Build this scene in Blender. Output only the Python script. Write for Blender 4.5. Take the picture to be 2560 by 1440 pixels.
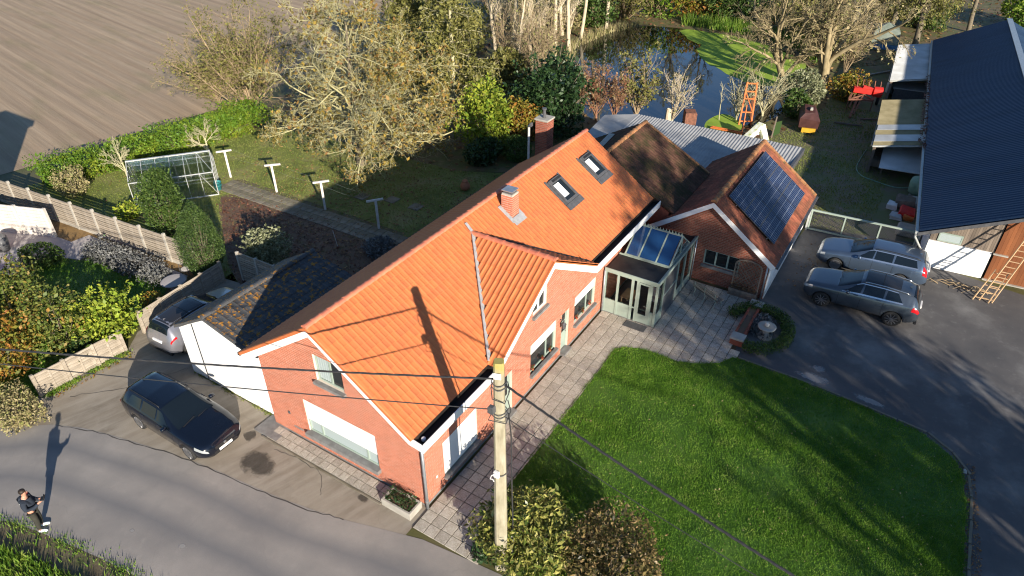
# Farmhouse and yard seen from the air.  World axes: X runs along the house front,
# away from the road; Y runs along the road gable, towards the garden; metres.
import bpy, math, random
import numpy as np
from mathutils import Vector, Matrix

for o in list(bpy.data.objects):
    bpy.data.objects.remove(o)
SC = bpy.context.scene
COL = SC.collection
R = math.radians
rnd = random.Random(11)

# ------------------------------------------------------------ camera, sky, sun
cam_d = bpy.data.cameras.new('camera')
cam = bpy.data.objects.new('camera', cam_d)
COL.objects.link(cam)
cam.location = (-10.563, -9.806, 18.132)
cam.rotation_euler = (R(90 - 34.385), 0, R(-57.963))
cam_d.sensor_width = 36
cam_d.lens = 24.153
cam_d.clip_end = 2000
SC.camera = cam

SUN_EL, SUN_AZ = 18.2, 56.5          # elevation; direction in which shadows fall
wd = bpy.data.worlds.new('World')
SC.world = wd
wd.use_nodes = True
wn = wd.node_tree.nodes
sky = wn.new('ShaderNodeTexSky')
sky.sky_type = 'NISHITA'
sky.sun_disc = False
sky.sun_elevation = R(SUN_EL)
sky.sun_rotation = R(270 - SUN_AZ)
sky.air_density = 1.0
sky.dust_density = 0.15
sky.ozone_density = 4.0
wn['Background'].inputs[1].default_value = 0.075
wd.node_tree.links.new(sky.outputs[0], wn['Background'].inputs[0])

sun_d = bpy.data.lights.new('sun', 'SUN')
sun_d.energy = 4.6
sun_d.angle = R(0.55)
sun_d.color = (1.0, 0.90, 0.76)
sun = bpy.data.objects.new('sun', sun_d)
COL.objects.link(sun)
sun.location = (-30, -40, 30)
sdir = Vector((math.cos(R(SUN_EL)) * math.cos(R(SUN_AZ)), math.cos(R(SUN_EL)) * math.sin(R(SUN_AZ)), -math.sin(R(SUN_EL))))
sun.rotation_euler = sdir.to_track_quat('-Z', 'Y').to_euler()

vs = SC.view_settings
vs.view_transform = 'Standard'
vs.look = 'None'
vs.exposure = 1.15
vs.gamma = 1.0
vs.use_curve_mapping = False
SC.cycles.filter_width = 1.15

# ------------------------------------------------------------ materials
def S(r, g, b):                       # 0-255 sRGB -> linear
    f = lambda c: (c / 255 / 12.92) if c <= 10 else ((c / 255 + .055) / 1.055) ** 2.4
    return (f(r), f(g), f(b), 1)

class NT:
    def __init__(s, name):
        s.m = bpy.data.materials.new(name); s.m.use_nodes = True
        s.t = s.m.node_tree; s.b = s.t.nodes['Principled BSDF']; s._c = None
    def n(s, typ, **kw):
        x = s.t.nodes.new('ShaderNode' + typ)
        for k, v in kw.items():
            if k in x.inputs: s.put(x.inputs[k], v)
            else: setattr(x, k, v)
        return x
    def put(s, sock, v):
        if isinstance(v, bpy.types.NodeSocket): s.t.links.new(v, sock)
        else: sock.default_value = v
    def co(s, coord='Object', scale=(1, 1, 1), rot=0):
        c = s.n('TexCoord')
        mp = s.n('Mapping'); s.put(mp.inputs[0], c.outputs[coord]); mp.inputs[2].default_value = (0, 0, rot)
        m2 = s.n('Mapping'); s.put(m2.inputs[0], mp.outputs[0]); m2.inputs[3].default_value = scale
        return m2.outputs[0]
    def noise(s, vec, scale, detail=4, rough=.55, dist=0):
        x = s.n('TexNoise', Scale=scale, Detail=detail, Roughness=rough, Distortion=dist)
        s.put(x.inputs['Vector'], vec); return x.outputs[0]
    def ramp(s, fac, stops):
        x = s.n('ValToRGB'); s.put(x.inputs[0], fac); e = x.color_ramp.elements
        while len(e) < len(stops): e.new(.5)
        for i, (p, c) in enumerate(stops):
            e[i].position = p; e[i].color = c if len(c) == 4 else (*c, 1)
        return x.outputs[0]
    def mix(s, fac, a, b, typ='MIX'):
        x = s.n('Mix', data_type='RGBA', blend_type=typ)
        s.put(x.inputs[0], fac); s.put(x.inputs[6], a); s.put(x.inputs[7], b); return x.outputs[2]
    def math(s, op, a, b=0.0):
        x = s.n('Math', operation=op); s.put(x.inputs[0], a); s.put(x.inputs[1], b); return x.outputs[0]
    def bump(s, h, strength, dist=.02):
        x = s.n('Bump', Strength=strength, Distance=dist); s.put(x.inputs['Height'], h)
        s.put(s.b.inputs['Normal'], x.outputs[0])
    def rand(s):                      # one random number per piece
        g = s.n('NewGeometry'); o = s.n('ObjectInfo')
        return s.math('FRACT', s.math('ADD', g.outputs['Random Per Island'], o.outputs['Random']))
    def fin(s, col=None, rough=.7, spec=.4, metal=0):
        if col is not None: s.put(s.b.inputs['Base Color'], col)
        s.put(s.b.inputs['Roughness'], rough); s.put(s.b.inputs['Specular IOR Level'], spec)
        s.put(s.b.inputs['Metallic'], metal); return s.m

def mat(name, cols, scale=3, rough=.7, spec=.35, metal=0, bump=0, bscale=30, bdist=.02, isl=0, stretch=(1, 1, 1), detail=5, lo=.3, hi=.7, dist=0, rot=0):
    t = NT(name)
    cols = [c if len(c) == 4 else (*c, 1) for c in cols]
    v = t.co('Object', stretch, rot)
    if len(cols) == 1: c = t.ramp(t.noise(v, scale, detail), [(.25, tuple(x * .86 for x in cols[0][:3])), (.75, tuple(min(1, x * 1.1) for x in cols[0][:3]))])
    else:
        k = len(cols) - 1
        c = t.ramp(t.noise(v, scale, detail, dist=dist), [(lo + (hi - lo) * i / k, x) for i, x in enumerate(cols)])
    if isl:
        r = t.rand()
        hs = t.n('HueSaturation'); t.put(hs.inputs['Color'], c)
        t.put(hs.inputs['Value'], t.math('ADD', t.math('MULTIPLY', r, 2 * isl), 1 - isl)); c = hs.outputs[0]
    if bump: t.bump(t.noise(v, bscale, 5), bump, bdist)
    return t.fin(c, rough, spec, metal)

def leafmat(name, cols, rough=.55, trans=.25, clump=0.0, cscale=.9):
    """leaves: one colour per leaf picked from the stops, light passing through"""
    t = NT(name)
    r = t.rand()
    if clump:
        r = t.math('ADD', t.math('MULTIPLY', r, 1 - clump), t.math('MULTIPLY', t.math('ADD', t.math('MULTIPLY', t.math('SUBTRACT', t.noise(t.co(), cscale, 4), .5), 2.4), .5), clump))
    k = len(cols) - 1
    c = t.ramp(r, [(.08 + .84 * i / k, x) for i, x in enumerate(cols)])
    t.fin(c, rough, .3)
    tr = t.n('BsdfTranslucent'); t.put(tr.inputs[0], c)
    mx = t.n('MixShader'); mx.inputs[0].default_value = trans
    t.put(mx.inputs[1], t.b.outputs[0]); t.put(mx.inputs[2], tr.outputs[0])
    out = t.t.nodes['Material Output']; t.put(out.inputs[0], mx.outputs[0])
    return t.m

# ------------------------------------------------------------ meshes
def mesh(name, verts, faces, m, smooth=False):
    me = bpy.data.meshes.new(name)
    if isinstance(verts, np.ndarray): verts = verts.tolist()
    if isinstance(faces, np.ndarray): faces = faces.tolist()
    me.from_pydata(verts, [], faces)
    if m: me.materials.append(m)
    if smooth: me.polygons.foreach_set('use_smooth', [True] * len(me.polygons))
    me.update()
    return me

def fastmesh(name, verts, faces, m, smooth=False):
    """verts (N,3) and faces (F,k) as arrays"""
    me = bpy.data.meshes.new(name)
    verts = np.asarray(verts, np.float32); faces = np.asarray(faces, np.int32)
    F, k = faces.shape
    me.vertices.add(len(verts)); me.vertices.foreach_set('co', verts.ravel())
    me.loops.add(F * k); me.loops.foreach_set('vertex_index', faces.ravel())
    me.polygons.add(F); me.polygons.foreach_set('loop_start', np.arange(0, F * k, k, dtype=np.int32))
    if smooth: me.polygons.foreach_set('use_smooth', np.ones(F, bool))
    if m: me.materials.append(m)
    me.update(calc_edges=True); me.validate()
    return me

def link(name, me, parent=None, loc=None, rot=None, mw=None):
    o = bpy.data.objects.new(name, me); COL.objects.link(o)
    if parent: o.parent = parent
    if mw is not None: o.matrix_local = mw
    if loc is not None: o.location = loc
    if rot is not None: o.rotation_euler = rot
    return o

def tag(o, label=None, cat=None, group=None, kind=None):
    if label: o['label'] = label
    if cat: o['category'] = cat
    if group: o['group'] = group
    if kind: o['kind'] = kind
    return o

def thing(name, label, cat, loc=(0, 0, 0), rz=0, group=None):
    o = bpy.data.objects.new(name, None); COL.objects.link(o)
    o.empty_display_size = .3
    o.location = loc if len(loc) == 3 else (*loc, 0); o.rotation_euler = (0, 0, rz)
    return tag(o, label, cat, group)

def dup(root, loc=None, rz=None, scale=None, label=None, group=None):
    def rec(o, par):
        c = o.copy(); COL.objects.link(c); c.parent = par
        for ch in [x for x in bpy.data.objects if x.parent == o]: rec(ch, c)
        return c
    c = rec(root, root.parent)
    if loc is not None: c.location = loc if len(loc) == 3 else (*loc, 0)
    if rz is not None: c.rotation_euler = (0, 0, rz)
    if scale is not None: c.scale = (scale,) * 3 if not hasattr(scale, '__len__') else scale
    if label: c['label'] = label
    if group: c['group'] = group
    return c

class MB:
    """collects shapes for ONE part"""
    def __init__(s): s.v = []; s.f = []
    def add(s, v, f):
        k = len(s.v); s.v += [tuple(p) for p in v]; s.f += [tuple(i + k for i in q) for q in f]; return s
    def box(s, x0, x1, y0, y1, z0, z1, bev=0):
        if bev:
            return s.bbox(x0, x1, y0, y1, z0, z1, bev)
        v = [(x, y, z) for z in (z0, z1) for x, y in ((x0, y0), (x1, y0), (x1, y1), (x0, y1))]
        return s.add(v, [(3, 2, 1, 0), (4, 5, 6, 7), (0, 1, 5, 4), (1, 2, 6, 5), (2, 3, 7, 6), (3, 0, 4, 7)])
    def bbox(s, x0, x1, y0, y1, z0, z1, b):
        v = []
        for z, i in ((z0, b), (z0 + b, 0), (z1 - b, 0), (z1, b)):
            v += [(x0 + i, y0 + i, z), (x1 - i, y0 + i, z), (x1 - i, y1 - i, z), (x0 + i, y1 - i, z)]
        f = [(3, 2, 1, 0), (12, 13, 14, 15)]
        for k in range(3):
            for j in range(4): f.append((k * 4 + j, k * 4 + (j + 1) % 4, k * 4 + 4 + (j + 1) % 4, k * 4 + 4 + j))
        return s.add(v, f)
    def bar(s, p, q, w, h=None, up=(0, 0, 1)):
        """square bar from p to q, w wide, h high"""
        h = h or w; p = Vector(p); q = Vector(q); d = (q - p).normalized(); u = Vector(up)
        if abs(d.dot(u)) > .98: u = Vector((1, 0, 0))
        x = d.cross(u).normalized(); y = x.cross(d).normalized()
        v = [c + x * sx * w / 2 + y * sy * h / 2 for c in (p, q) for sx, sy in ((-1, -1), (1, -1), (1, 1), (-1, 1))]
        return s.add(v, [(3, 2, 1, 0), (4, 5, 6, 7), (0, 1, 5, 4), (1, 2, 6, 5), (2, 3, 7, 6), (3, 0, 4, 7)])
    def tube(s, pts, r, n=6, cap=True):
        pts = [Vector(p) for p in pts]; rr = r if hasattr(r, '__len__') else [r] * len(pts)
        v = []; f = []; x = None
        for i, p in enumerate(pts):
            d = (pts[min(i + 1, len(pts) - 1)] - pts[max(i - 1, 0)]).normalized()
            if x is None: x = d.orthogonal().normalized()
            x = (x - d * x.dot(d)).normalized(); y = d.cross(x)
            for k in range(n):
                a = 2 * math.pi * k / n; v.append(p + (x * math.cos(a) + y * math.sin(a)) * rr[i])
        for i in range(len(pts) - 1):
            for k in range(n): f.append((i * n + k, i * n + (k + 1) % n, i * n + n + (k + 1) % n, i * n + n + k))
        if cap: f += [tuple(range(n))[::-1], tuple(range((len(pts) - 1) * n, len(pts) * n))]
        return s.add(v, f)
    def lathe(s, prof, n=16, c=(0, 0, 0)):
        v = [(c[0] + r * math.cos(2 * math.pi * k / n), c[1] + r * math.sin(2 * math.pi * k / n), c[2] + z) for r, z in prof for k in range(n)]
        f = [(i * n + k, i * n + (k + 1) % n, i * n + n + (k + 1) % n, i * n + n + k) for i in range(len(prof) - 1) for k in range(n)]
        f += [tuple(range(n))[::-1], tuple(range((len(prof) - 1) * n, len(prof) * n))]
        return s.add(v, f)
    def prism(s, poly, z0, z1):
        n = len(poly)
        v = [(x, y, z0) for x, y in poly] + [(x, y, z1) for x, y in poly]
        return s.add(v, [tuple(range(n))[::-1], tuple(range(n, 2 * n))] + [(i, (i + 1) % n, n + (i + 1) % n, n + i) for i in range(n)])
    def slab(s, poly3, off):
        """polygon in space given a thickness along vector off"""
        n = len(poly3); v = [Vector(p) for p in poly3]; o = Vector(off); v2 = [p + o for p in v]
        return s.add(v + v2, [tuple(range(n))[::-1], tuple(range(n, 2 * n))] + [(i, (i + 1) % n, n + (i + 1) % n, n + i) for i in range(n)])
    def go(s, name, m, parent=None, smooth=False, **kw):
        return link(name, mesh(name, s.v, s.f, m, smooth), parent, **kw)

def sheet(name, poly, z, m, kind='structure', label=None):
    """flat ground patch"""
    o = link(name, mesh(name, [(x, y, z) for x, y in poly], [tuple(range(len(poly)))], m))
    return tag(o, label, kind=kind)

def smooth_poly(pts, n=4, closed=True):
    """Catmull-Rom through the points"""
    P = [Vector((*p, 0)) if len(p) == 2 else Vector(p) for p in pts]; out = []; N = len(P)
    for i in range(N if closed else N - 1):
        g = lambda k: P[k % N] if closed else P[max(0, min(N - 1, k))]
        a, b, c, d = g(i - 1), g(i), g(i + 1), g(i + 2)
        for j in range(n):
            t = j / n
            out.append(.5 * ((2 * b) + (c - a) * t + (2 * a - 5 * b + 4 * c - d) * t * t + (3 * b - a - 3 * c + d) * t ** 3))
    if not closed: out.append(P[-1])
    return [(v.x, v.y) for v in out] if len(pts[0]) == 2 else [tuple(v) for v in out]

def inpoly(x, y, poly):
    """points (arrays) inside polygon"""
    x = np.asarray(x); y = np.asarray(y); c = np.zeros(x.shape, bool); n = len(poly)
    for i in range(n):
        x0, y0 = poly[i]; x1, y1 = poly[i - 1]
        if y0 == y1: continue
        k = ((y0 > y) != (y1 > y)) & (x < (x1 - x0) * (y - y0) / (y1 - y0) + x0); c ^= k
    return c
CAMP = np.array([-10.563, -9.806, 18.132])


# ------------------------------------------------------------ plants
def nrm(a): return a / np.maximum(np.linalg.norm(a, axis=-1, keepdims=True), 1e-9)

def grow(seed, trunk, r0, r1, levels):
    """branching skeleton: list of (points (N,K,3), radii (N,K)), one entry per level"""
    g = np.random.default_rng(seed)
    P = np.array(trunk, float)[None]; K = P.shape[1]
    Rr = np.linspace(r0, r1, K)[None]
    out = [(P, Rr)]
    for lv in levels:
        N = P.shape[0]; K = P.shape[1]; n = lv['n']
        t = lv['t'][0] + (lv['t'][1] - lv['t'][0]) * (np.arange(n)[None] + g.random((N, n))) / n
        x = np.clip(t * (K - 1), 0, K - 1.001); i = x.astype(int); f = (x - i)[..., None]
        ii = np.arange(N)[:, None]
        pos = P[ii, i] * (1 - f) + P[ii, i + 1] * f
        pd = nrm(P[ii, i + 1] - P[ii, i])
        rad = Rr[ii, i] * (1 - f[..., 0]) + Rr[ii, i + 1] * f[..., 0]
        plen = np.linalg.norm(np.diff(P, axis=1), axis=-1).sum(1)[:, None]
        q = g.normal(size=(N, n, 3)); q = nrm(q - pd * (q * pd).sum(-1, keepdims=True))
        if 'spiral' in lv:                      # spread round the stem evenly
            e1 = nrm(np.cross(pd, [0.31, .2, .93])); e1 = np.where(np.isfinite(e1), e1, 1); e2 = np.cross(pd, e1)
            az = (np.arange(n)[None] * 2.4 + g.random((N, 1)) * 6 + g.normal(0, .35, (N, n)))[..., None]
            q = e1 * np.cos(az) + e2 * np.sin(az)
        a = np.radians(g.uniform(*lv['ang'], (N, n)))[..., None]
        d = pd * np.cos(a) + q * np.sin(a); d[..., 2] += lv.get('up', 0); d = nrm(d)
        L = (lv['abs'] if 'abs' in lv else plen * lv['len']) * g.uniform(.65, 1.25, (N, n)) * (1 - lv.get('taper', .45) * t)
        k2 = lv.get('k', 5); step = (L / (k2 - 1))[..., None]
        pts = [pos]; dd = d
        for k in range(k2 - 1):
            dd = nrm(dd + g.normal(0, lv.get('w', .2), dd.shape) + np.array([0, 0, lv.get('curl', 0)]))
            pts.append(pts[-1] + dd * step)
        Q = np.stack(pts, 2).reshape(N * n, k2, 3)
        rs = (rad * lv.get('rr', .6)).reshape(-1, 1); rs = np.maximum(rs, lv.get('rmin', .006))
        Rr = rs * np.linspace(1, lv.get('end', .35), k2)[None]; Rr = np.maximum(Rr, lv.get('rmin', .006) * .6)
        P = Q; out.append((P, Rr))
    return out

def tubes(P, Rr, n):
    N, K, _ = P.shape
    d = nrm(np.gradient(P, axis=1))
    x = nrm(np.cross(d, np.array([.37, .51, .77]))); y = np.cross(d, x)
    a = np.arange(n) * 2 * math.pi / n
    V = P[:, :, None] + (x[:, :, None] * np.cos(a)[:, None] + y[:, :, None] * np.sin(a)[:, None]) * Rr[:, :, None, None]
    b = (np.arange(N)[:, None, None] * K + np.arange(K - 1)[None, :, None]) * n; k = np.arange(n)[None, None]
    F = np.stack([b + k, b + (k + 1) % n, b + n + (k + 1) % n, b + n + k], -1).reshape(-1, 4)
    return V.reshape(-1, 3), F

def join(parts):
    V = []; F = []; k = 0
    for v, f in parts: V.append(v); F.append(f + k); k += len(v)
    return np.concatenate(V), np.concatenate(F)

def leafq(g, c, size, up=.3, asp=.55, vary=.55, dirv=None):
    """pointed leaf quads at the given centres"""
    n = len(c)
    nn = g.normal(size=(n, 3)); nn[:, 2] += up * 2; nn = nrm(nn)
    if dirv is None: dirv = g.normal(size=(n, 3))
    u = nrm(dirv - nn * (dirv * nn).sum(1, keepdims=True)); w = np.cross(nn, u)
    s = (size * np.clip(g.lognormal(-.06, vary * .75, n), .35, 2.0))[:, None]
    V = np.stack([c - u * s * .5, c + w * s * asp * .5 + nn * s * .06, c + u * s * .5, c - w * s * asp * .5 + nn * s * .06], 1).reshape(-1, 3)
    return V, np.arange(4 * n).reshape(-1, 4)

def lumps(g, dirs, k=14, amp=.25, sharp=5):
    """uneven radius over directions"""
    c = nrm(g.normal(size=(k, 3))); h = g.uniform(-amp, amp, k)
    return 1 + (np.exp(sharp * (dirs @ c.T - 1)) * h).sum(1)

def crown_pts(g, n, r, amp=.25, fill=.45, box=False, zcut=-.9, k=16, taper=0, sharp=5):
    d = nrm(g.normal(size=(n, 3)))
    rad = lumps(g, d, k, amp, sharp) * (1 - fill * g.random(n) ** 1.6)
    if box: d = d / np.maximum(np.abs(d).max(1, keepdims=True), .2) * np.where(np.abs(d).max(1, keepdims=True) > 0, 1, 1) * .92
    p = d * rad[:, None]; p[:, 2] = np.maximum(p[:, 2], zcut + .1 * g.random(n))
    if taper: p[:, :2] *= (1 - taper * np.clip((p[:, 2:] + 1) / 2, 0, 1) ** 1.3)
    return p * np.array(r)

def bush(name, label, loc, r, n, size, m, seed, cat='bush', group=None, amp=.25, fill=.45, box=False, rz=0, stem=None, taper=0, up=.3, asp=.55, zcut=-.92, k=34, cz=None, tw=26, sharp=10, shoots=0):
    g = np.random.default_rng(seed)
    t = thing(name, label, cat, loc, rz, group)
    p = crown_pts(g, n, r, amp, fill, box, zcut, k, taper, sharp) + np.array([0, 0, r[2] * .93 if cz is None else cz])
    p[:, 2] = np.maximum(p[:, 2], .03)
    if shoots:                        # stray shoots standing out of the outline
        d = nrm(g.normal(size=(shoots, 3))); d[:, 2] = np.abs(d[:, 2]); o = d * np.array(r) * .85 + np.array([0, 0, r[2] * .93 if cz is None else cz])
        dd = nrm(d + g.normal(0, .35, d.shape) + [0, 0, .35]); L = g.uniform(.15, .45, shoots)[:, None, None] * max(r)
        q = (o[:, None] + dd[:, None] * L * np.linspace(.1, 1, 9)[None, :, None]).reshape(-1, 3); p = np.concatenate([p, q + g.normal(0, size * .3, q.shape)])
    V, F = leafq(g, p, size, up, asp)
    link('foliage', fastmesh('foliage', V, F, m), t)
    if tw:
        q = crown_pts(g, tw, r, amp, .3, box, -.2, taper=taper) * .86 + np.array([0, 0, r[2] * .93 if cz is None else cz])
        b = np.stack([q * np.array([.15, .15, 0]), q * np.array([.5, .5, .5]), q], 1)
        V, F = tubes(b, np.array([[.03, .02, .006]]).repeat(len(b), 0) * max(.5, r[2]), 4)
        link('stems', fastmesh('stems', V, F, stem or MT['bark']), t)
    return t

def tree(name, label, loc, lv, trunk, r0, r1, mbark, seed, leaves=0, lsize=.12, mleaf=None, group=None, sides=(8, 6, 5, 4, 3, 3), cat='tree', rz=0, droop=0, lup=.2, lspread=.15, lastn=1, extra=None):
    g = np.random.default_rng(seed + 77)
    t = thing(name, label, cat, loc, rz, group)
    sk = grow(seed, trunk, r0, r1, lv)
    V, F = tubes(*sk[0], sides[0]); link('trunk', fastmesh('trunk', V, F, mbark, True), t)
    parts = [tubes(P, Q, sides[min(i + 1, 5)]) for i, (P, Q) in enumerate(sk[1:])]
    if parts: V, F = join(parts); link('branches', fastmesh('branches', V, F, mbark), t)
    if leaves:
        pts = np.concatenate([P.reshape(-1, 3) for P, _ in sk[-lastn:]])
        c = pts[g.integers(0, len(pts), leaves)] + g.normal(0, lspread, (leaves, 3)); c[:, 2] -= droop * g.random(leaves)
        c = c[c[:, 2] > .1]
        V, F = leafq(g, c, lsize, lup); link('foliage', fastmesh('foliage', V, F, mleaf), t)
    return t

def bent(h, lean=(0, 0), k=7, w=.05, seed=0, s=1.0):
    """trunk line"""
    g = np.random.default_rng(seed); z = np.linspace(0, h, k); q = g.normal(0, w * h / k, (k, 2)).cumsum(0); q -= q[0]
    return np.stack([lean[0] * (z / h) ** s + q[:, 0], lean[1] * (z / h) ** s + q[:, 1], z], 1)

def blades(name, poly, n, h, w, m, seed, z=0, label=None, kind='stuff', dens=None, parent=None, lean=.5, bb=None):
    """grass blades over a polygon"""
    g = np.random.default_rng(seed)
    xs = [p[0] for p in poly]; ys = [p[1] for p in poly]
    bb = bb or (min(xs), max(xs), min(ys), max(ys))
    x = g.uniform(bb[0], bb[1], n * 3); y = g.uniform(bb[2], bb[3], n * 3)
    ok = inpoly(x, y, poly)
    if dens is not None: ok &= g.random(len(x)) < dens(x, y)
    x = x[ok][:n]; y = y[ok][:n]; n = len(x)
    a = g.uniform(0, 6.283, n); hh = h * g.uniform(.45, 1.3, n); la = g.uniform(0, 6.283, n); ll = lean * hh * g.random(n)
    b = np.stack([x, y, np.full(n, z)], 1); dx = np.stack([np.cos(a), np.sin(a), 0 * a], 1) * (w * g.uniform(.6, 1.3, n))[:, None]
    tip = b + np.stack([np.cos(la) * ll, np.sin(la) * ll, hh], 1)
    V = np.stack([b - dx, b + dx, tip], 1).reshape(-1, 3)
    o = link(name, fastmesh(name, V, np.arange(3 * n).reshape(-1, 3), m), parent)
    return tag(o, label, kind=kind)

def litter(name, poly, n, size, m, seed, z=.012, label=None, dens=None, flat=1.2, kind='stuff'):
    """fallen leaves lying on the ground"""
    g = np.random.default_rng(seed)
    xs = [p[0] for p in poly]; ys = [p[1] for p in poly]
    x = g.uniform(min(xs), max(xs), n * 4); y = g.uniform(min(ys), max(ys), n * 4)
    ok = inpoly(x, y, poly)
    if dens is not None: ok &= g.random(len(x)) < dens(x, y)
    x = x[ok][:n]; y = y[ok][:n]
    c = np.stack([x, y, np.full(len(x), z) + g.random(len(x)) * .02], 1)
    V, F = leafq(g, c, size, flat)
    V[:, 2] = np.maximum(V[:, 2], z - .004)
    return tag(link(name, fastmesh(name, V, F, m)), label, kind=kind)


# ------------------------------------------------------------ material set
MT = {}
def _asphalt(name, base, dark, pale, streak=None, rot=0, tracks=False):
    t = NT(name); v = t.co()
    big = t.noise(v, .35, 5, .6); mid = t.noise(v, 2.2, 6, .65); fine = t.noise(v, 60, 2)
    c = t.ramp(big, [(.3, dark), (.5, base), (.72, pale)])
    if streak:
        sv = t.co('Object', (1, 1, 1), rot)
        st = t.noise(t.co('Object', streak, rot), 1, 4, .6)
        c = t.mix(t.ramp(st, [(.42, (0, 0, 0)), (.68, (.75, .75, .75))]), c, pale)
    c = t.mix(t.ramp(mid, [(.58, (0, 0, 0)), (.75, (.5, .5, .5))]), c, pale)
    c = t.mix(t.math('MULTIPLY', t.ramp(fine, [(.35, (0, 0, 0)), (.75, (1, 1, 1))]), .35), c, dark)
    crack = t.n('TexVoronoi', feature='DISTANCE_TO_EDGE'); crack.inputs['Scale'].default_value = .28
    vv = t.n('VectorMath', operation='ADD'); t.put(vv.inputs[0], v)
    nz = t.n('TexNoise', Scale=1.4, Detail=4); t.put(nz.inputs[0], v); t.put(vv.inputs[1], nz.outputs[1])
    t.put(crack.inputs[0], vv.outputs[0])
    c = t.mix(t.math('MULTIPLY', t.ramp(crack.outputs[0], [(0, (1, 1, 1)), (.006, (0, 0, 0))]), .10), c, tuple(x * .45 for x in dark[:3]) + (1,))
    if tracks:
        uv = t.n('UVMap'); sp = t.n('SeparateXYZ'); t.put(sp.inputs[0], uv.outputs[0])
        u = t.math('ADD', sp.outputs[0], t.math('MULTIPLY', t.math('SUBTRACT', t.noise(v, .5, 4), .5), .10))
        c = t.mix(t.ramp(u, [(0, (0, 0, 0)), (.12, (0, 0, 0)), (.24, (.75, .75, .75)), (.36, (.1, .1, .1)), (.46, (.15, .15, .15)), (.58, (.8, .8, .8)), (.70, (.15, .15, .15)), (.86, (.0, .0, .0))]), c, (.135, .135, .14, 1))
    t.bump(fine, .35, .01)
    return t.fin(c, .85, .3)
MT['road'] = _asphalt('road asphalt', (.255, .235, .215, 1), (.19, .178, .168, 1), (.33, .30, .27, 1), tracks=True)
MT['yard'] = _asphalt('yard asphalt', (.105, .10, .098, 1), (.07, .07, .073, 1), (.22, .215, .205, 1))
MT['drive'] = _asphalt('drive concrete', (.25, .215, .17, 1), (.15, .125, .095, 1), (.33, .295, .245, 1), streak=(.4, 3, 1), rot=.3)
def _stain(name, c, rough, peak):
    t = NT(name); g = t.n('TexCoord'); v = t.n('VectorMath', operation='DISTANCE'); vm = t.n('VectorMath', operation='MULTIPLY'); t.put(vm.inputs[0], g.outputs['Generated']); vm.inputs[1].default_value = (1, 1, 0); t.put(v.inputs[0], vm.outputs[0]); v.inputs[1].default_value = (.5, .5, 0)
    k = t.math('SUBTRACT', t.math('SUBTRACT', 1.02, v.outputs['Value']), t.math('MULTIPLY', t.noise(t.co(), 2.6, 6, .7), 1.05))
    t.fin(c, rough, .4); t.put(t.b.inputs['Alpha'], t.ramp(k, [(.02, (0, 0, 0)), (.22, (peak,) * 3)])); return t.m
MT['damp'] = _stain('damp patch', (.05, .043, .035, 1), .5, .6)
MT['soil'] = mat('leafy soil', [(.07, .042, .028), (.14, .085, .058), (.10, .085, .04)], 1.6, bump=.6, bscale=16)
MT['ground'] = mat('rough ground', [(.05, .05, .016), (.085, .085, .028), (.13, .105, .06)], .25, bump=.6, bscale=9)
MT['floor'] = mat('woodland floor', [(.06, .052, .02), (.14, .10, .055), (.09, .10, .03), (.21, .155, .09)], .8, bump=.8, bscale=5, lo=.25, hi=.75)
MT['lawn'] = mat('lawn', [(.035, .085, .008), (.055, .125, .012), (.085, .155, .022)], .6, bump=.5, bscale=22, detail=8)
MT['lawn2'] = mat('garden lawn', [(.085, .11, .024), (.15, .17, .042), (.23, .20, .09)], .5, bump=.5, bscale=22, detail=8)
MT['paddock'] = mat('worn paddock grass', [(.09, .11, .03), (.16, .13, .085), (.12, .14, .045), (.19, .155, .11)], .5, bump=.5, bscale=12, detail=8)
MT['verge'] = mat('verge earth', [(.08, .06, .035), (.12, .10, .06), (.06, .07, .022)], 1.5, bump=.7, bscale=12)
MT['sand'] = mat('mulch', [(.16, .095, .035), (.24, .15, .06), (.13, .085, .04)], 2.5, bump=.6, bscale=18)
MT['terrace'] = mat('pale concrete', [(.33, .31, .31), (.42, .39, .375)], .8, bump=.1, bscale=40)
def _field():
    t = NT('stubble field')
    v = t.co('Object', (1, 1, 1), FIELD_ROT)
    w = t.n('TexWave', wave_type='BANDS', bands_direction='Y'); w.inputs['Scale'].default_value = .26
    w.inputs['Distortion'].default_value = 2.0; w.inputs['Detail'].default_value = 3; w.inputs['Detail Scale'].default_value = .6
    t.put(w.inputs[0], v)
    big = t.noise(v, .06, 4); mid = t.noise(t.co('Object', (.035, 1.5, 1), FIELD_ROT), 1.0, 7, .7); fine = t.noise(v, 9, 4, .7)
    c = t.ramp(mid, [(.3, (.25, .178, .118)), (.5, (.33, .245, .165)), (.72, (.42, .32, .22))])
    c = t.mix(t.math('MULTIPLY', t.ramp(w.outputs[0], [(.35, (0, 0, 0)), (.9, (1, 1, 1))]), .22), c, (.22, .165, .115, 1))
    c = t.mix(t.ramp(t.noise(t.co('Object', (.5, 1.4, 1), FIELD_ROT), .35, 5, .6), [(.52, (0, 0, 0)), (.75, (.5, .5, .5))]), c, (.19, .175, .085, 1))
    c = t.mix(t.ramp(fine, [(.5, (0, 0, 0)), (.8, (.5, .5, .5))]), c, (.42, .34, .24, 1))
    t.bump(t.math('ADD', t.math('MULTIPLY', w.outputs[0], .3), mid), .7, .1)
    return t.fin(c, .9, .2)
FD = (Vector((21.37, 52.52)) - Vector((26.67, 79.93))).normalized()
FIELD_ROT = -math.atan2(FD.y, FD.x)
MT['field'] = _field()
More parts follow.
